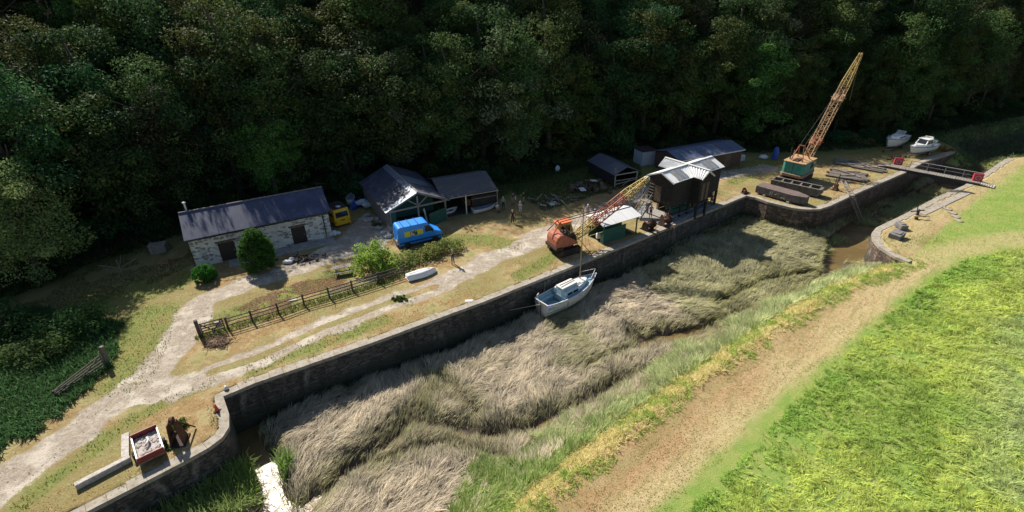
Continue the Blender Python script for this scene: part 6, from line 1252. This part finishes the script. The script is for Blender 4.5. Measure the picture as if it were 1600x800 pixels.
# ------------------------------------------------------------------ picnic table, trailer, timbers, winches
pt = thing('picnic_table', 'weathered timber picnic table on the grass between the house track and the fence', 'picnic table', (*G(536, 426)[:2], 0), 20)
mb = MB()
for k in range(5): mb.box((0, -.32 + k * .16, .76), (1.9, .145, .045))
part(mb, 'tabletop', M_WOODG, pt)
for s in (-1, 1):
    mb = MB()
    for k in (0, 1): mb.box((0, s * (.66 + k * .14), .45), (1.9, .125, .045))
    part(mb, 'bench', M_WOODG, pt)
    mb = MB(); mb.bar((s * .65, -.75, 0), (s * .65, -.25, .74), .05, .1); mb.bar((s * .65, .75, 0), (s * .65, .25, .74), .05, .1); mb.bar((s * .65, -.8, .40), (s * .65, .8, .40), .05, .1); mb.bar((s * .65, -.38, .70), (s * .65, .38, .70), .05, .08); part(mb, 'leg_frame', M_WOODB, pt)
o = MB().box((0, 0, .06), (.8, .25, .1)).build('white_plank', M_PALEW, loc=(*G(457, 470)[:2], 0)); o.rotation_euler.z = .3; tag(o, 'short white plank lying in the grass behind the fence', 'plank')

tA, tB, tC = Vector(G(204, 682, .85)), Vector(G(242, 662, .85)), Vector(G(254, 698, .85)); ex = (tC - tB).normalized(); tw_, tl_ = (tB - tA).length, (tC - tB).length
tc_ = (tA + tC) / 2; tr = thing('red_trailer', 'small red boarded trailer full of pale rubble by the quay edge', 'trailer', (tc_.x, tc_.y, 0), math.degrees(math.atan2(ex.y, ex.x)))
part(MB().box((0, 0, .42), (tl_, tw_, .06)), 'bed', M_WOODG, tr)
for s in (-1, 1):
    part(MB().box((s * (tl_ / 2 - .04), 0, .66), (.07, tw_ + .06, .46)), 'end_board', mat('trailer_red', (.25, .04, .03), (.17, .03, .025), .6, scale=3), tr); part(MB().box((0, s * tw_ / 2, .56), (tl_ - .12, .06, .26)).box((0, s * tw_ / 2, .73), (tl_ - .05, .08, .05)), 'side_rail', M_WHITEP, tr)
mb = MB()
for k in range(70): mb.ell((rr.uniform(-tl_ / 2 + .2, tl_ / 2 - .2), rr.uniform(-tw_ / 2 + .15, tw_ / 2 - .15), .5), (rr.uniform(.08, .2), rr.uniform(.06, .14), rr.uniform(.04, .09)), 5, 0, .5, k)
mb.box((0, 0, .47), (tl_ - .2, tw_ - .16, .06)); lo_ = mb.build('rubble_load', mat('pale_rubble', (.46, .42, .39), (.34, .30, .28), .95, scale=6), loc=tr.location); lo_.rotation_euler = tr.rotation_euler; tag(lo_, 'pale broken rubble lying inside the red trailer', 'rubble', kind='stuff')
pp = MB().tube([(-.62, .05, .66), (-.3, .12, .74), (0, .02, .76), (.2, -.12, .7)], .06, 8).build('bent_pipe', M_WHITEP, smooth=True, loc=tr.location); pp.rotation_euler = tr.rotation_euler; tag(pp, 'bent white pipe lying on the rubble in the red trailer', 'pipe')
for s in (-1, 1): wheel(tr, (.1, s * (tw_ / 2 + .14), .3), .3, .16, s)
part(MB().bar((-tl_ / 2, 0, .4), (-tl_ / 2 - .1, 0, .4), .08), 'drawbar', M_RUSTD, tr)
a_, b_ = Vector((*G(120, 764)[:2], .2)), Vector((*G(206, 719)[:2], .2)); mb = MB(); mb.bar(a_, b_, .36, .40); o = mb.build('timber_beam', M_PALEW, bevel=.04); tag(o, 'long heavy pale timber baulk lying in the grass along the quay', 'timber')
a_, b_ = Vector((*G(197, 680)[:2], .12)), Vector((*G(197, 716)[:2], .12)); o = MB().bar(a_, b_, .42, .14).build('timber_plank', M_PALEW, bevel=.02); tag(o, 'short broad bleached plank beside the red trailer', 'plank')
wf = thing('rusty_winch_frame', 'old rusty iron crab winch frame with weeds growing through it near the traffic cone', 'winch', (*G(281, 690)[:2], 0), 104)
for s in (-1, 1): part(MB().add([(-.45, s * .38 - .03, 0), (.45, s * .38 - .03, 0), (.28, s * .2 - .03, 1.7), (-.28, s * .2 - .03, 1.7), (-.45, s * .38 + .03, 0), (.45, s * .38 + .03, 0), (.28, s * .2 + .03, 1.7), (-.28, s * .2 + .03, 1.7)], [(0, 1, 2, 3), (7, 6, 5, 4), (0, 4, 5, 1), (1, 5, 6, 2), (2, 6, 7, 3), (3, 7, 4, 0)]), 'side_frame', M_RUST, wf)
part(MB().lathe((0, 0, .8), [(.24, -.3), (.12, -.24), (.12, .24), (.24, .3)], 'y', 14), 'drum', M_RUSTD, wf); part(MB().lathe((.1, 0, 1.75), [(.22, -.1), (.26, -.1), (.26, .1), (.22, .1)], 'y', 14), 'head_pulley', M_RUST, wf); part(MB().bar((.25, .0, 1.65), (1.0, -.7, .1), .08), 'stay', M_RUSTD, wf); part(MB().box((0, 0, .05), (1.1, 1.0, .1)), 'base_plate', M_RUSTD, wf)
cn = thing('traffic_cone', 'small red traffic cone on the bend of the quay coping', 'cone', (*G(340, 643)[:2], .05))
part(MB().box((0, 0, .02), (.38, .38, .04)), 'base', M_BLACK, cn); part(MB().lathe((0, 0, .04), [(.15, 0), (.03, .62)], 'z', 12), 'cone_body', mat('cone_red', (.65, .05, .03), None, .5), cn)
o = MB().ell((0, 0, .16), (.18, .16, .18), 6, 0, .2).build('white_stone', M_WHITEP, loc=(*G(354, 609)[:2], .03)); tag(o, 'small white stone on the quay coping past the bend', 'stone')
o = MB().box((0, 0, .02), (.7, .35, .05)).build('litter_sheet', M_WBAG, loc=(*G(733, 471)[:2], .06)); tag(o, 'small pale blue sheet on the coping near the middle of the quay', 'plastic sheet')
def winch_machine(label, uv, rz, s=1.0, m=M_RUSTD, tall=1.3):
    t = thing('mooring_winch', label, 'winch', (*G(*uv)[:2], 0), rz); t.scale = (s,) * 3
    part(MB().box((0, 0, .06), (1.5, 1.1, .12)).bar((.4, -.3, .08), (1.5, -.3, .08), .14).bar((.4, .3, .08), (1.5, .3, .08), .14), 'base', m, t)
    for y_ in (-.5, .5): part(MB().prof([(-.5, .1), (.45, .1), (.4, tall * .45), (.15, tall * .62), (.05, tall * .78), (-.2, tall * .8), (-.4, tall * .55)], y_ - .05, y_ + .05), 'side_frame', m, t)
    part(MB().lathe((-.05, 0, .6), [(.42, -.42), (.42, -.36), (.24, -.34), (.24, .34), (.42, .36), (.42, .42)], 'y', 16), 'drum', M_RUST, t); part(MB().lathe((.2, .62, .75), [(.5, -.04), (.5, .04), (.1, .06)], 'y', 18), 'gear_wheel', m, t); return t
winch_machine('squat dark rusty winch on the dry grass between the shelter and the boathouse', (1012, 359), -55, 1.0, M_RUSTD, 1.4)
winch_machine('taller brown rusty winch standing at the corner of the concrete apron', (1038, 352), -60, .95, M_RUST, 1.9)
winch_machine('small red rusty winch at the corner where the quay wall turns', (1163, 302), 10, .55, M_RUST, 1.5)
wn = thing('hand_winch', 'spindly rusty hand winch with upright levers on the lock side quay', 'winch', (*G(1305, 297)[:2], 0), 30)
part(MB().box((0, 0, .1), (.8, .6, .2)).box((0, 0, .5), (.4, .4, .7)), 'base', M_RUST, wn); part(MB().bar((.05, 0, .7), (.35, .1, 2.2), .09), 'lever', M_RUSTD, wn); part(MB().bar((-.1, .1, .7), (-.05, .2, 1.8), .08), 'lever', M_RUST, wn)

# ------------------------------------------------------------------ pontoons, piles of boards, ladder
M_PONT = mat('old_pontoon_wood', (.14, .125, .11), (.08, .072, .065), .9, scale=2.5, bmp=.5, c3=(.22, .20, .18), s3=4); M_PTOP = mat('pontoon_deck', (.15, .115, .105), (.10, .08, .075), .9, scale=1.5, c3=(.22, .09, .085), s3=2.5)
def pont_base(t, L, W, z0, z1, tip): return [(-L / 2, -W / 2), (L / 2 - tip, -W / 2), (L / 2, -W * .2), (L / 2, W * .2), (L / 2 - tip, W / 2), (-L / 2, W / 2)]
p1, p2 = Vector(G(1181, 296, .6)), Vector(G(1256, 317, .6)); L = (p2 - p1).length; c = (p1 + p2) / 2; d = (p2 - p1).normalized(); nrm = Vector((-d.y, d.x, 0))
pn = thing('decked_pontoon', 'long grey timber pontoon with reddish deck and blunt pointed end by the curved wall', 'pontoon', (c.x + nrm.x * .9, c.y + nrm.y * .9, 0), math.degrees(math.atan2(d.y, d.x)))
PB = pont_base(pn, L, 1.9, .2, 1.15, 1.6); mb = MB(); mb.prism(PB, .22, 1.1)
for zz in (.42, .64, .86): mb.prism([(x * 1.004, y * 1.012) for x, y in PB], zz, zz + .14)
part(mb, 'hull', M_PONT, pn); part(MB().prism([(x * .995, y * .99) for x, y in PB], 1.102, 1.17), 'deck', M_PTOP, pn)
mb = MB(); y_ = -.975
for a, b in (((-1.2, .40), (-1.15, .88)), ((-1.15, .88), (-.95, .42)), ((-.95, .42), (-.88, .9)), ((-.6, .6), (-.3, .75)), ((-.2, .4), (0, .6)), ((.2, .35), (.5, .55)), ((.55, .5), (.8, .4))): mb.bar((a[0], y_, a[1]), (b[0], y_, b[1]), .07, .03)
part(mb, 'paint_mark', M_PALEW, pn)
for xx in (-L * .3, L * .2): part(MB().box((xx, 0, .11), (.3, 2.1, .22)), 'bearer', M_PALEW, pn)
p1, p2 = Vector(G(1204, 286, .7)), Vector(G(1282, 303, .7)); L = (p2 - p1).length; c = (p1 + p2) / 2; d = (p2 - p1).normalized(); nrm = Vector((-d.y, d.x, 0))
pn = thing('open_pontoon', 'open topped grey timber pontoon with cross frames beside the decked pontoon', 'pontoon', (c.x + nrm.x * .85, c.y + nrm.y * .85, 0), math.degrees(math.atan2(d.y, d.x)))
mb = MB()
for s in (-1, 1):
    for zz in (.3, .55, .8, 1.05): mb.box((-.2, s * .8, zz), (L - .4, .09, .23))
mb.box((-L / 2 + .05, 0, .65), (.09, 1.6, .95)); mb.box((0, 0, .24), (L - .5, 1.55, .08)); mb.add([(L / 2 - .4, -.8, .2), (L / 2 - .4, .8, .2), (L / 2, .55, .5), (L / 2, -.55, .5), (L / 2 - .4, -.8, 1.15), (L / 2 - .4, .8, 1.15), (L / 2, .55, 1.15), (L / 2, -.55, 1.15)], [(0, 3, 2, 1), (4, 5, 6, 7), (0, 4, 7, 3), (3, 7, 6, 2), (2, 6, 5, 1), (1, 5, 4, 0)]); part(mb, 'hull', M_PONT, pn)
mb = MB()
for s in (-1, 1): mb.box((-.2, s * .8, 1.2), (L - .3, .16, .06))
part(mb, 'top_rail', M_WOODG, pn)
for k in range(1, 5): part(MB().box((-L / 2 + k * (L - .4) / 5, 0, 1.1), (.1, 1.5, .12)).box((-L / 2 + k * (L - .4) / 5, 0, .6), (.06, 1.5, .6)), 'cross_frame', M_WOODG, pn)
def board_pile(label, uv, rz, L, W, n, hgt=.22, seed=1, m=M_OLDG):
    t = thing('board_stack', label, 'boards', (*G(*uv)[:2], 0), rz); q = random.Random(seed); mb = MB()
    for k in range(n): mb.box((q.uniform(-.25, .25), -W / 2 + W * (k + .5) / n, hgt / 2 + q.uniform(-.03, .06)), (L * q.uniform(.8, 1.04), W / n * .93, hgt * q.uniform(.6, 1)), 0, (0, 0, q.uniform(-2.5, 2.5)))
    part(mb, 'boards', m, t); mb = MB()
    for k in range(4): mb.box((q.uniform(-L * .35, L * .2), q.uniform(-W * .4, W * .4), hgt + .1), (L * q.uniform(.3, .6), .2, .09), 0, (0, 0, q.uniform(-40, 40)))
    part(mb, 'loose_plank', M_WOODG, t); return t
board_pile('flat stack of old boards nearest the leaning ladder', (1325, 275), -38, 5.0, 4.0, 9, .25, 1)
board_pile('flat raft of pale planks with loose timbers on top, behind the first stack', (1327, 257), -42, 4.6, 2.6, 8, .3, 2, M_WOODG)
board_pile('low raft of brown planks ending near the bridge', (1357, 264), -46, 4.4, 2.2, 7, .25, 3)
a_, b_ = Vector(G(1315, 279, .25)), Vector(G(1346, 347, -3.6)); e_ = Vector(G(1331, 306, .3)); mb = MB(); d = (b_ - a_).normalized(); sx__ = d.cross(Vector((0, 0, 1))).normalized() * .28
b_ = e_ + (b_ - e_); mb.bar(a_ - sx__, e_ - sx__, .12); mb.bar(a_ + sx__, e_ + sx__, .12); mb.bar(e_ - sx__, b_ - sx__, .12); mb.bar(e_ + sx__, b_ + sx__, .12)
for k in range(22):
    q = a_.lerp(e_, k / 8) if k < 8 else e_.lerp(b_, (k - 8) / 13); mb.bar(q - sx__, q + sx__, .07)
o = mb.build('long_ladder', M_WOODG); tag(o, 'long grey ladder leaning from the quay down into the lock', 'ladder')

# ------------------------------------------------------------------ footbridge and lifebuoy boxes
bA, bB = Vector(G(1388, 260, .35)), Vector(G(1531, 287, .35)); d = bB - bA; bl = d.length; fb = thing('footbridge', 'narrow grey timber footbridge with one handrail across the lock', 'footbridge', (bA.x, bA.y, 0), math.degrees(math.atan2(d.y, d.x)))
BW = 1.5; mb = MB(); n = int(bl / .3)
for k in range(n): mb.box((bl * (k + .5) / n, BW / 2, .34), (bl / n - .03, BW, .07))
part(mb, 'deck', M_WOODG, fb)
for y_ in (.1, BW - .1): part(MB().box((bl / 2, y_, .12), (bl, .16, .36)), 'girder', mat('dark_steel', (.06, .058, .055), (.04, .04, .04), .7, .3), fb)
mb = MB(); x0_ = bl * .22
for k in range(5): x_ = x0_ + (bl - x0_ - .1) * k / 4; mb.bar((x_, BW - .05, .35), (x_, BW - .05, 1.4), .07)
mb.bar((x0_, BW - .05, 1.4), (bl - .1, BW - .05, 1.4), .08); mb.bar((x0_, BW - .05, .9), (bl - .1, BW - .05, .9), .05); part(mb, 'handrail', mat('pale_galvanised', (.5, .48, .45), (.4, .38, .36), .6, .3), fb)
for xx in (.2, bl * .2, bl * .45, bl * .75): part(MB().bar((xx, .06, .3), (xx, .06, 1.2), .035), 'stanchion', M_RUST, fb)
part(MB().slab((-1.4, .1, .06), (-.02, .1, .3), (-.02, BW, .3), (-1.4, BW, .06), .07), 'ramp', M_WOODG, fb)
mb = MB()
for k in range(6): mb.box((bl + .15 + k * .26, BW / 2, .3 - k * .04), (.17, BW, .06))
stp = part(mb, 'end_steps', M_PALEW, fb); part(MB().slab((bl + .05, -.02, .18), (bl + 1.75, -.02, .0), (bl + 1.75, .08, .0), (bl + .05, .08, .18), .1), 'step_beam', M_WOODG, stp)
M_LBR = mat('lifebuoy_red', (.52, .045, .075), (.42, .04, .06), .5, scale=3)
def buoybox(label, uv, rz):
    t = thing('lifebuoy_box', label, 'lifebuoy box', (*G(*uv)[:2], .0), rz); mb = MB(); mb.prof([(-.25, .25), (.2, .25), (.14, 1.3), (-.05, 1.38), (-.25, 1.3)], -.52, .52); part(mb, 'housing', M_LBR, t, bevel=.06)
    part(MB().prof([(.19, .3), (.26, .3), (.2, 1.3), (.1, 1.4), (.1, 1.3)], -.55, .55), 'cover', M_LBR, t, bevel=.02)
    mb = MB(); k = 18; R_ = .3; pts = [(.235 - .03 * math.sin(a), R_ * math.cos(a), .8 + R_ * math.sin(a)) for a in [2 * math.pi * i / k for i in range(k + 1)]]; mb.tube(pts, .05, 6); part(mb, 'lifebuoy_ring', mat('pink_faded', (.62, .33, .36), (.55, .25, .28), .6), t, smooth=True); part(MB().bar((-.15, 0, 0), (-.15, 0, .4), .12), 'post', M_STEEL, t); return t
buoybox('red lifebuoy box at the quay end of the footbridge', (1401, 260), -112); buoybox('red lifebuoy box at the meadow end of the footbridge', (1524, 286), -112)
mb = MB()
for k in range(16): a = rr.uniform(0, 3.14); mb.bar((rr.gauss(0, .8), rr.gauss(0, .4), rr.uniform(.05, .2)), (rr.gauss(0, .8), rr.gauss(0, .4), rr.uniform(.1, .75)), rr.uniform(.05, .12))
o = mb.build('scrap_iron', M_RUSTD, loc=(*G(1399, 250)[:2], 0)); tag(o, 'dark scrap iron heap behind the red lifebuoy box on the quay', 'scrap heap')

# ------------------------------------------------------------------ motor boats on trailers
def trailer(name, label, xy, rz, L):
    t = thing(name, label, 'boat trailer', (*xy, 0), rz)
    part(MB().bar((-L * .45, -.6, .42), (L * .42, -.6, .42), .09).bar((-L * .45, .6, .42), (L * .42, .6, .42), .09).bar((L * .42, -.6, .42), (L * .68, 0, .42), .09).bar((L * .42, .6, .42), (L * .68, 0, .42), .09).bar((-L * .3, -.65, .42), (-L * .3, .65, .42), .1).bar((L * .3, -.6, .42), (L * .3, .6, .42), .1).bar((-L * .43, -.6, .44), (-L * .43, .6, .44), .1), 'frame', M_STEEL, t)
    for s in (-1, 1): wheel(t, (-L * .14, s * .9, .3), .3, .17, s)
    part(MB().lathe((L * .66, 0, .16), [(.06, -.05), (.16, -.05), (.16, .05), (.06, .05)], 'y', 12).bar((L * .66, 0, .16), (L * .66, 0, .7), .06), 'jockey_wheel', M_RUSTD, t); part(MB().bar((L * .5, 0, .42), (L * .5, 0, 1.1), .09), 'winch_post', M_STEEL, t); return t
q1, q2 = G(1386, 226, 1.0), G(1411, 219, 1.0); mid_ = ((q1[0] + q2[0]) / 2, (q1[1] + q2[1]) / 2); AR = 214
trailer('boat_trailer', 'trailer carrying the white sailing cruiser', mid_, AR, 5.6)
ca = thing('sailing_cruiser', 'white sailing cruiser without mast standing on a trailer, the left of the two white boats', 'boat', (*mid_, .52), AR); L = 6.0
R = [[(p[0] - L / 2, p[1], p[2]) for p in r] for r in hull_rings(L, 2.45, 1.25, .3, 14, 10, .8, .6)]
mb = MB(); loft(mb, R); part(mb, 'hull', M_GRP, ca, smooth=True); mb = MB(); deck_strip(mb, R, -.01); part(mb, 'deck', M_WHITEP, ca); mb = MB(); gunwale(mb, R, .05); part(mb, 'gunwale', M_STEEL, ca)
mb = MB(); cabin(mb, [(-1.0, .85), (.6, .8), (1.7, .45), (2.0, .25)], 1.2, 1.75, .14); cbn = part(mb, 'cabin', M_GRP, ca, bevel=.05)
for s in (-1, 1): part(MB().box((-.1, s * .785, 1.5), (1.6, .06, .2), 0, (s * 14, 0, 0)), 'window', M_GLASS, cbn)
part(MB().box((1.86, 0, 1.5), (.05, .5, .16), 0, (0, 30, 0)), 'window', M_GLASS, cbn); part(MB().box((-1.1, 0, 1.95), (.9, 1.3, .06), 0, (0, 38, 0)), 'raised_hatch', mat('grey_hatch', (.42, .40, .38), None, .6), ca); part(MB().box((-1.9, 0, 1.24), (1.5, 1.3, .06)), 'cockpit_sole', mat('cockpit_sole_grey', (.4, .4, .4), None, .6), ca)  # cockpit sole is one flat mid grey
mb = MB(); mb.tube([(L / 2 - .9, -.6, 1.5), (L / 2 - .85, -.58, 2.0), (L / 2 + .1, 0, 2.15), (L / 2 - .85, .58, 2.0), (L / 2 - .9, .6, 1.5)], .03, 6); part(mb, 'pulpit', M_STEEL, ca)
for s in (-.3, .3): part(MB().box((-.2, s, .12), (1.5, .07, .5)), 'bilge_keel', M_RUSTD, ca)
q1, q2 = G(1422, 236, .9), G(1457, 230, .9); mid_ = ((q1[0] + q2[0]) / 2, (q1[1] + q2[1]) / 2); AR = 203
trailer('boat_trailer', 'trailer carrying the white cabin cruiser beside the dry grass clump', mid_, AR, 5.2)
ca = thing('cabin_cruiser', 'white cabin cruiser with wheelhouse on a trailer, the right of the two white boats', 'boat', (*mid_, .50), AR); L = 5.8
R = [[(p[0] - L / 2, p[1], p[2]) for p in r] for r in hull_rings(L, 2.2, .95, .32, 14, 10, .85, .6)]
mb = MB(); loft(mb, R); part(mb, 'hull', M_GRP, ca, smooth=True); mb = MB(); deck_strip(mb, R, -.01); part(mb, 'deck', M_WHITEP, ca); mb = MB(); gunwale(mb, R, .06); part(mb, 'rubbing_strake', mat('grey_blue_strake', (.22, .27, .36), None, .5), ca)
mb = MB(); cabin(mb, [(-.9, .86), (.4, .84), (1.3, .6), (2.0, .2)], .95, 1.35, .1); cbn = part(mb, 'foredeck_cabin', M_GRP, ca, bevel=.06)
mb = MB(); rings = [[(x + sh, -w_, 1.3), (x + sh * .0 - .0, -w_ + .12, 2.05), (x, w_ - .12, 2.05), (x + sh, w_, 1.3)] for x, w_, sh in ((-1.0, .86, .0), (.2, .84, .55))]; vs = [p for r in rings for p in r]; mb.add(vs, [(0, 1, 5, 4), (1, 2, 6, 5), (2, 3, 7, 6), (4, 5, 6, 7), (3, 2, 1, 0), (0, 4, 7, 3)]); wh_ = part(mb, 'wheelhouse', M_GRP, ca)
part(MB().slab((.70, -.66, 1.42), (.70, .66, 1.42), (.30, .58, 1.94), (.30, -.58, 1.94), .02), 'windscreen', M_GLASS, wh_)
for s in (-1, 1):
    part(MB().slab((-.85, s * .865, 1.42), (-.25, s * .865, 1.42), (-.25, s * .78, 1.94), (-.85, s * .78, 1.94), .02 * -s), 'side_window', M_GLASS, wh_); part(MB().slab((-.12, s * .865, 1.42), (.45, s * .85, 1.42), (.16, s * .78, 1.92), (-.12, s * .78, 1.92), .02 * -s), 'side_window', M_GLASS, wh_)
part(MB().box((-.35, 0, 2.09), (1.5, 1.6, .07)), 'wheelhouse_roof', M_WHITEP, wh_, bevel=.02); part(MB().box((-1.0, 0, 2.2), (.2, 1.2, .3)), 'roof_rack', M_WHITEP, wh_)
part(MB().box((-L / 2 - .15, 0, .8), (.4, .4, .9)).box((-L / 2 - .2, 0, 1.3), (.5, .45, .35)), 'outboard_motor', M_GRP, ca, bevel=.05); part(MB().box((-1.9, 0, .93), (1.5, 1.4, .06)), 'cockpit_sole', mat('cockpit_grey', (.3, .3, .31), None, .6), ca)

# ------------------------------------------------------------------ odds and ends
for i, (u, v, s_, lab) in enumerate(((1400, 371, 1.15, 'grey stone block nearest the rounded end of the pier'), (1407, 357, .85, 'flatter grey stone block behind the first on the pier'))):
    o = MB().box((0, 0, .34), (1.3 * s_, 1.0 * s_, .55), 0, (4, -5, 0)).box((.1, 0, .62), (.9 * s_, .7 * s_, .1)).build('stone_block', mat('grey_block', (.20, .19, .19), (.13, .125, .125), .9, scale=2, bmp=.5), bevel=.08, loc=(*G(u, v)[:2], 0)); o.rotation_euler.z = .6 + i; tag(o, lab, 'stone')
bw = thing('mooring_bollard', 'black iron mooring bollard with crossbar on the pier coping', 'bollard', (*G(1433, 336)[:2], .05), 20)
part(MB().lathe((0, 0, 0), [(.2, 0), (.14, .1), (.13, .5), (.22, .58), (.12, .68)], 'z', 12), 'post', M_BLACK, bw); part(MB().bar((-.9, .3, .45), (.7, -.2, .55), .1).bar((.3, .3, .1), (.4, .5, 1.0), .08), 'crossbar', M_RUSTD, bw)
o = MB().lathe((0, 0, 0), [(.16, 0), (.2, .25), (.12, .34)], 'z', 10).bar((.1, 0, .05), (1.4, -.5, .04), .06).build('chain_stake', M_RUSTD, loc=(*G(1431, 343)[:2], 0)); tag(o, 'low black stake with chain trailing over the dry grass of the pier', 'stake')
PAVE = [(1470, 322), (1480, 327), (1488, 333), (1493, 339), (1497, 345), (1462, 318)]
for i, (u, v) in enumerate(PAVE):
    o = MB().box((0, 0, .03), (.55, .9, .1)).build('paving_stone', M_COPE, bevel=.02, loc=(*G(u, v)[:2], .02)); o.rotation_euler.z = .7 - i * .12; tag(o, 'flat stone of the curved paved strip sunk in the pier grass', 'paving stone', 'curved paved strip stones')
mb = MB(); a, b = Vector(G(1440, 334, .03)), Vector(G(1512, 300, .03)); mb.bar(a, b, .9, .07); o = mb.build('stone_kerb', M_COPE); tag(o, 'long straight stone strip set in dry grass along the pier', 'kerb')
o = thing('timber_debris', 'pile of broken timber and pale sheets in the weeds above the track', 'debris', (*G(866, 316)[:2], 0))
mb = MB()
for k in range(26): mb.box((rr.gauss(0, 1.2), rr.gauss(0, .8), rr.uniform(.05, .5)), (rr.uniform(.6, 1.8), .14, .05), 0, (rr.uniform(-25, 25), rr.uniform(-25, 25), rr.uniform(0, 180)))
part(mb, 'broken_boards', M_WOODG, o); part(MB().box((-.2, -.8, .15), (1.3, .9, .05), 0, (8, 5, 30)).box((-1.5, -1.2, .1), (.9, .25, .06), 0, (0, 5, -20)), 'pale_sheet', M_WHITEP, o)
o = thing('scrap_debris', 'long heap of dark scrap with white sheets at the wood edge behind the jib', 'debris', (*G(915, 296)[:2], 0)); mb = MB()
for k in range(40): mb.box((rr.gauss(0, 1.6), rr.gauss(0, 1.0), rr.uniform(.05, .8)), (rr.uniform(.4, 1.3), rr.uniform(.1, .6), rr.uniform(.05, .3)), 0, (rr.uniform(-25, 25), rr.uniform(-25, 25), rr.uniform(0, 180)))
part(mb, 'scrap_pieces', M_WOODB, o); part(MB().box((-.6, -1.2, .5), (1.0, .7, .05), 0, (25, 10, 30)), 'pale_sheet', M_WHITEP, o)
part(MB().box((1.2, .8, 1.0), (1.0, .5, .05), 0, (5, 10, 20)), 'pale_sheet', M_WHITEP, o)
o = MB().ell((0, 0, .45), (.4, .35, .5), 7, 0, .25).build('white_sack', M_WBAG, loc=(*G(871, 268)[:2], 0), smooth=True); o.location.z = float(height(np.array([o.location.x]), np.array([o.location.y]))[0]); tag(o, 'pale sack lying in the undergrowth left of the grey shed', 'bag')
o = thing('tarpaulin_stand', 'tall blue tarpaulin draped on a stand left of the green crane', 'tarpaulin', (*G(1210, 249)[:2], 0), 20)
part(MB().lathe((0, 0, .1), [(.5, 0), (.48, .9), (.34, 1.7), (.1, 1.95)], 'z', 9), 'tarpaulin', M_TARPB, o); part(MB().bar((.3, -.3, 0), (.3, -.3, 1.2), .06), 'pole', M_WOODG, o)
o = MB().ell((0, 0, .28), (.75, .5, .38), 8, 0, .25).build('rubbish_bag', M_WBAG, smooth=True, loc=(*G(1192, 248)[:2], 0)); tag(o, 'white rubbish bag on the grass beside the blue tarpaulin stand', 'bag')
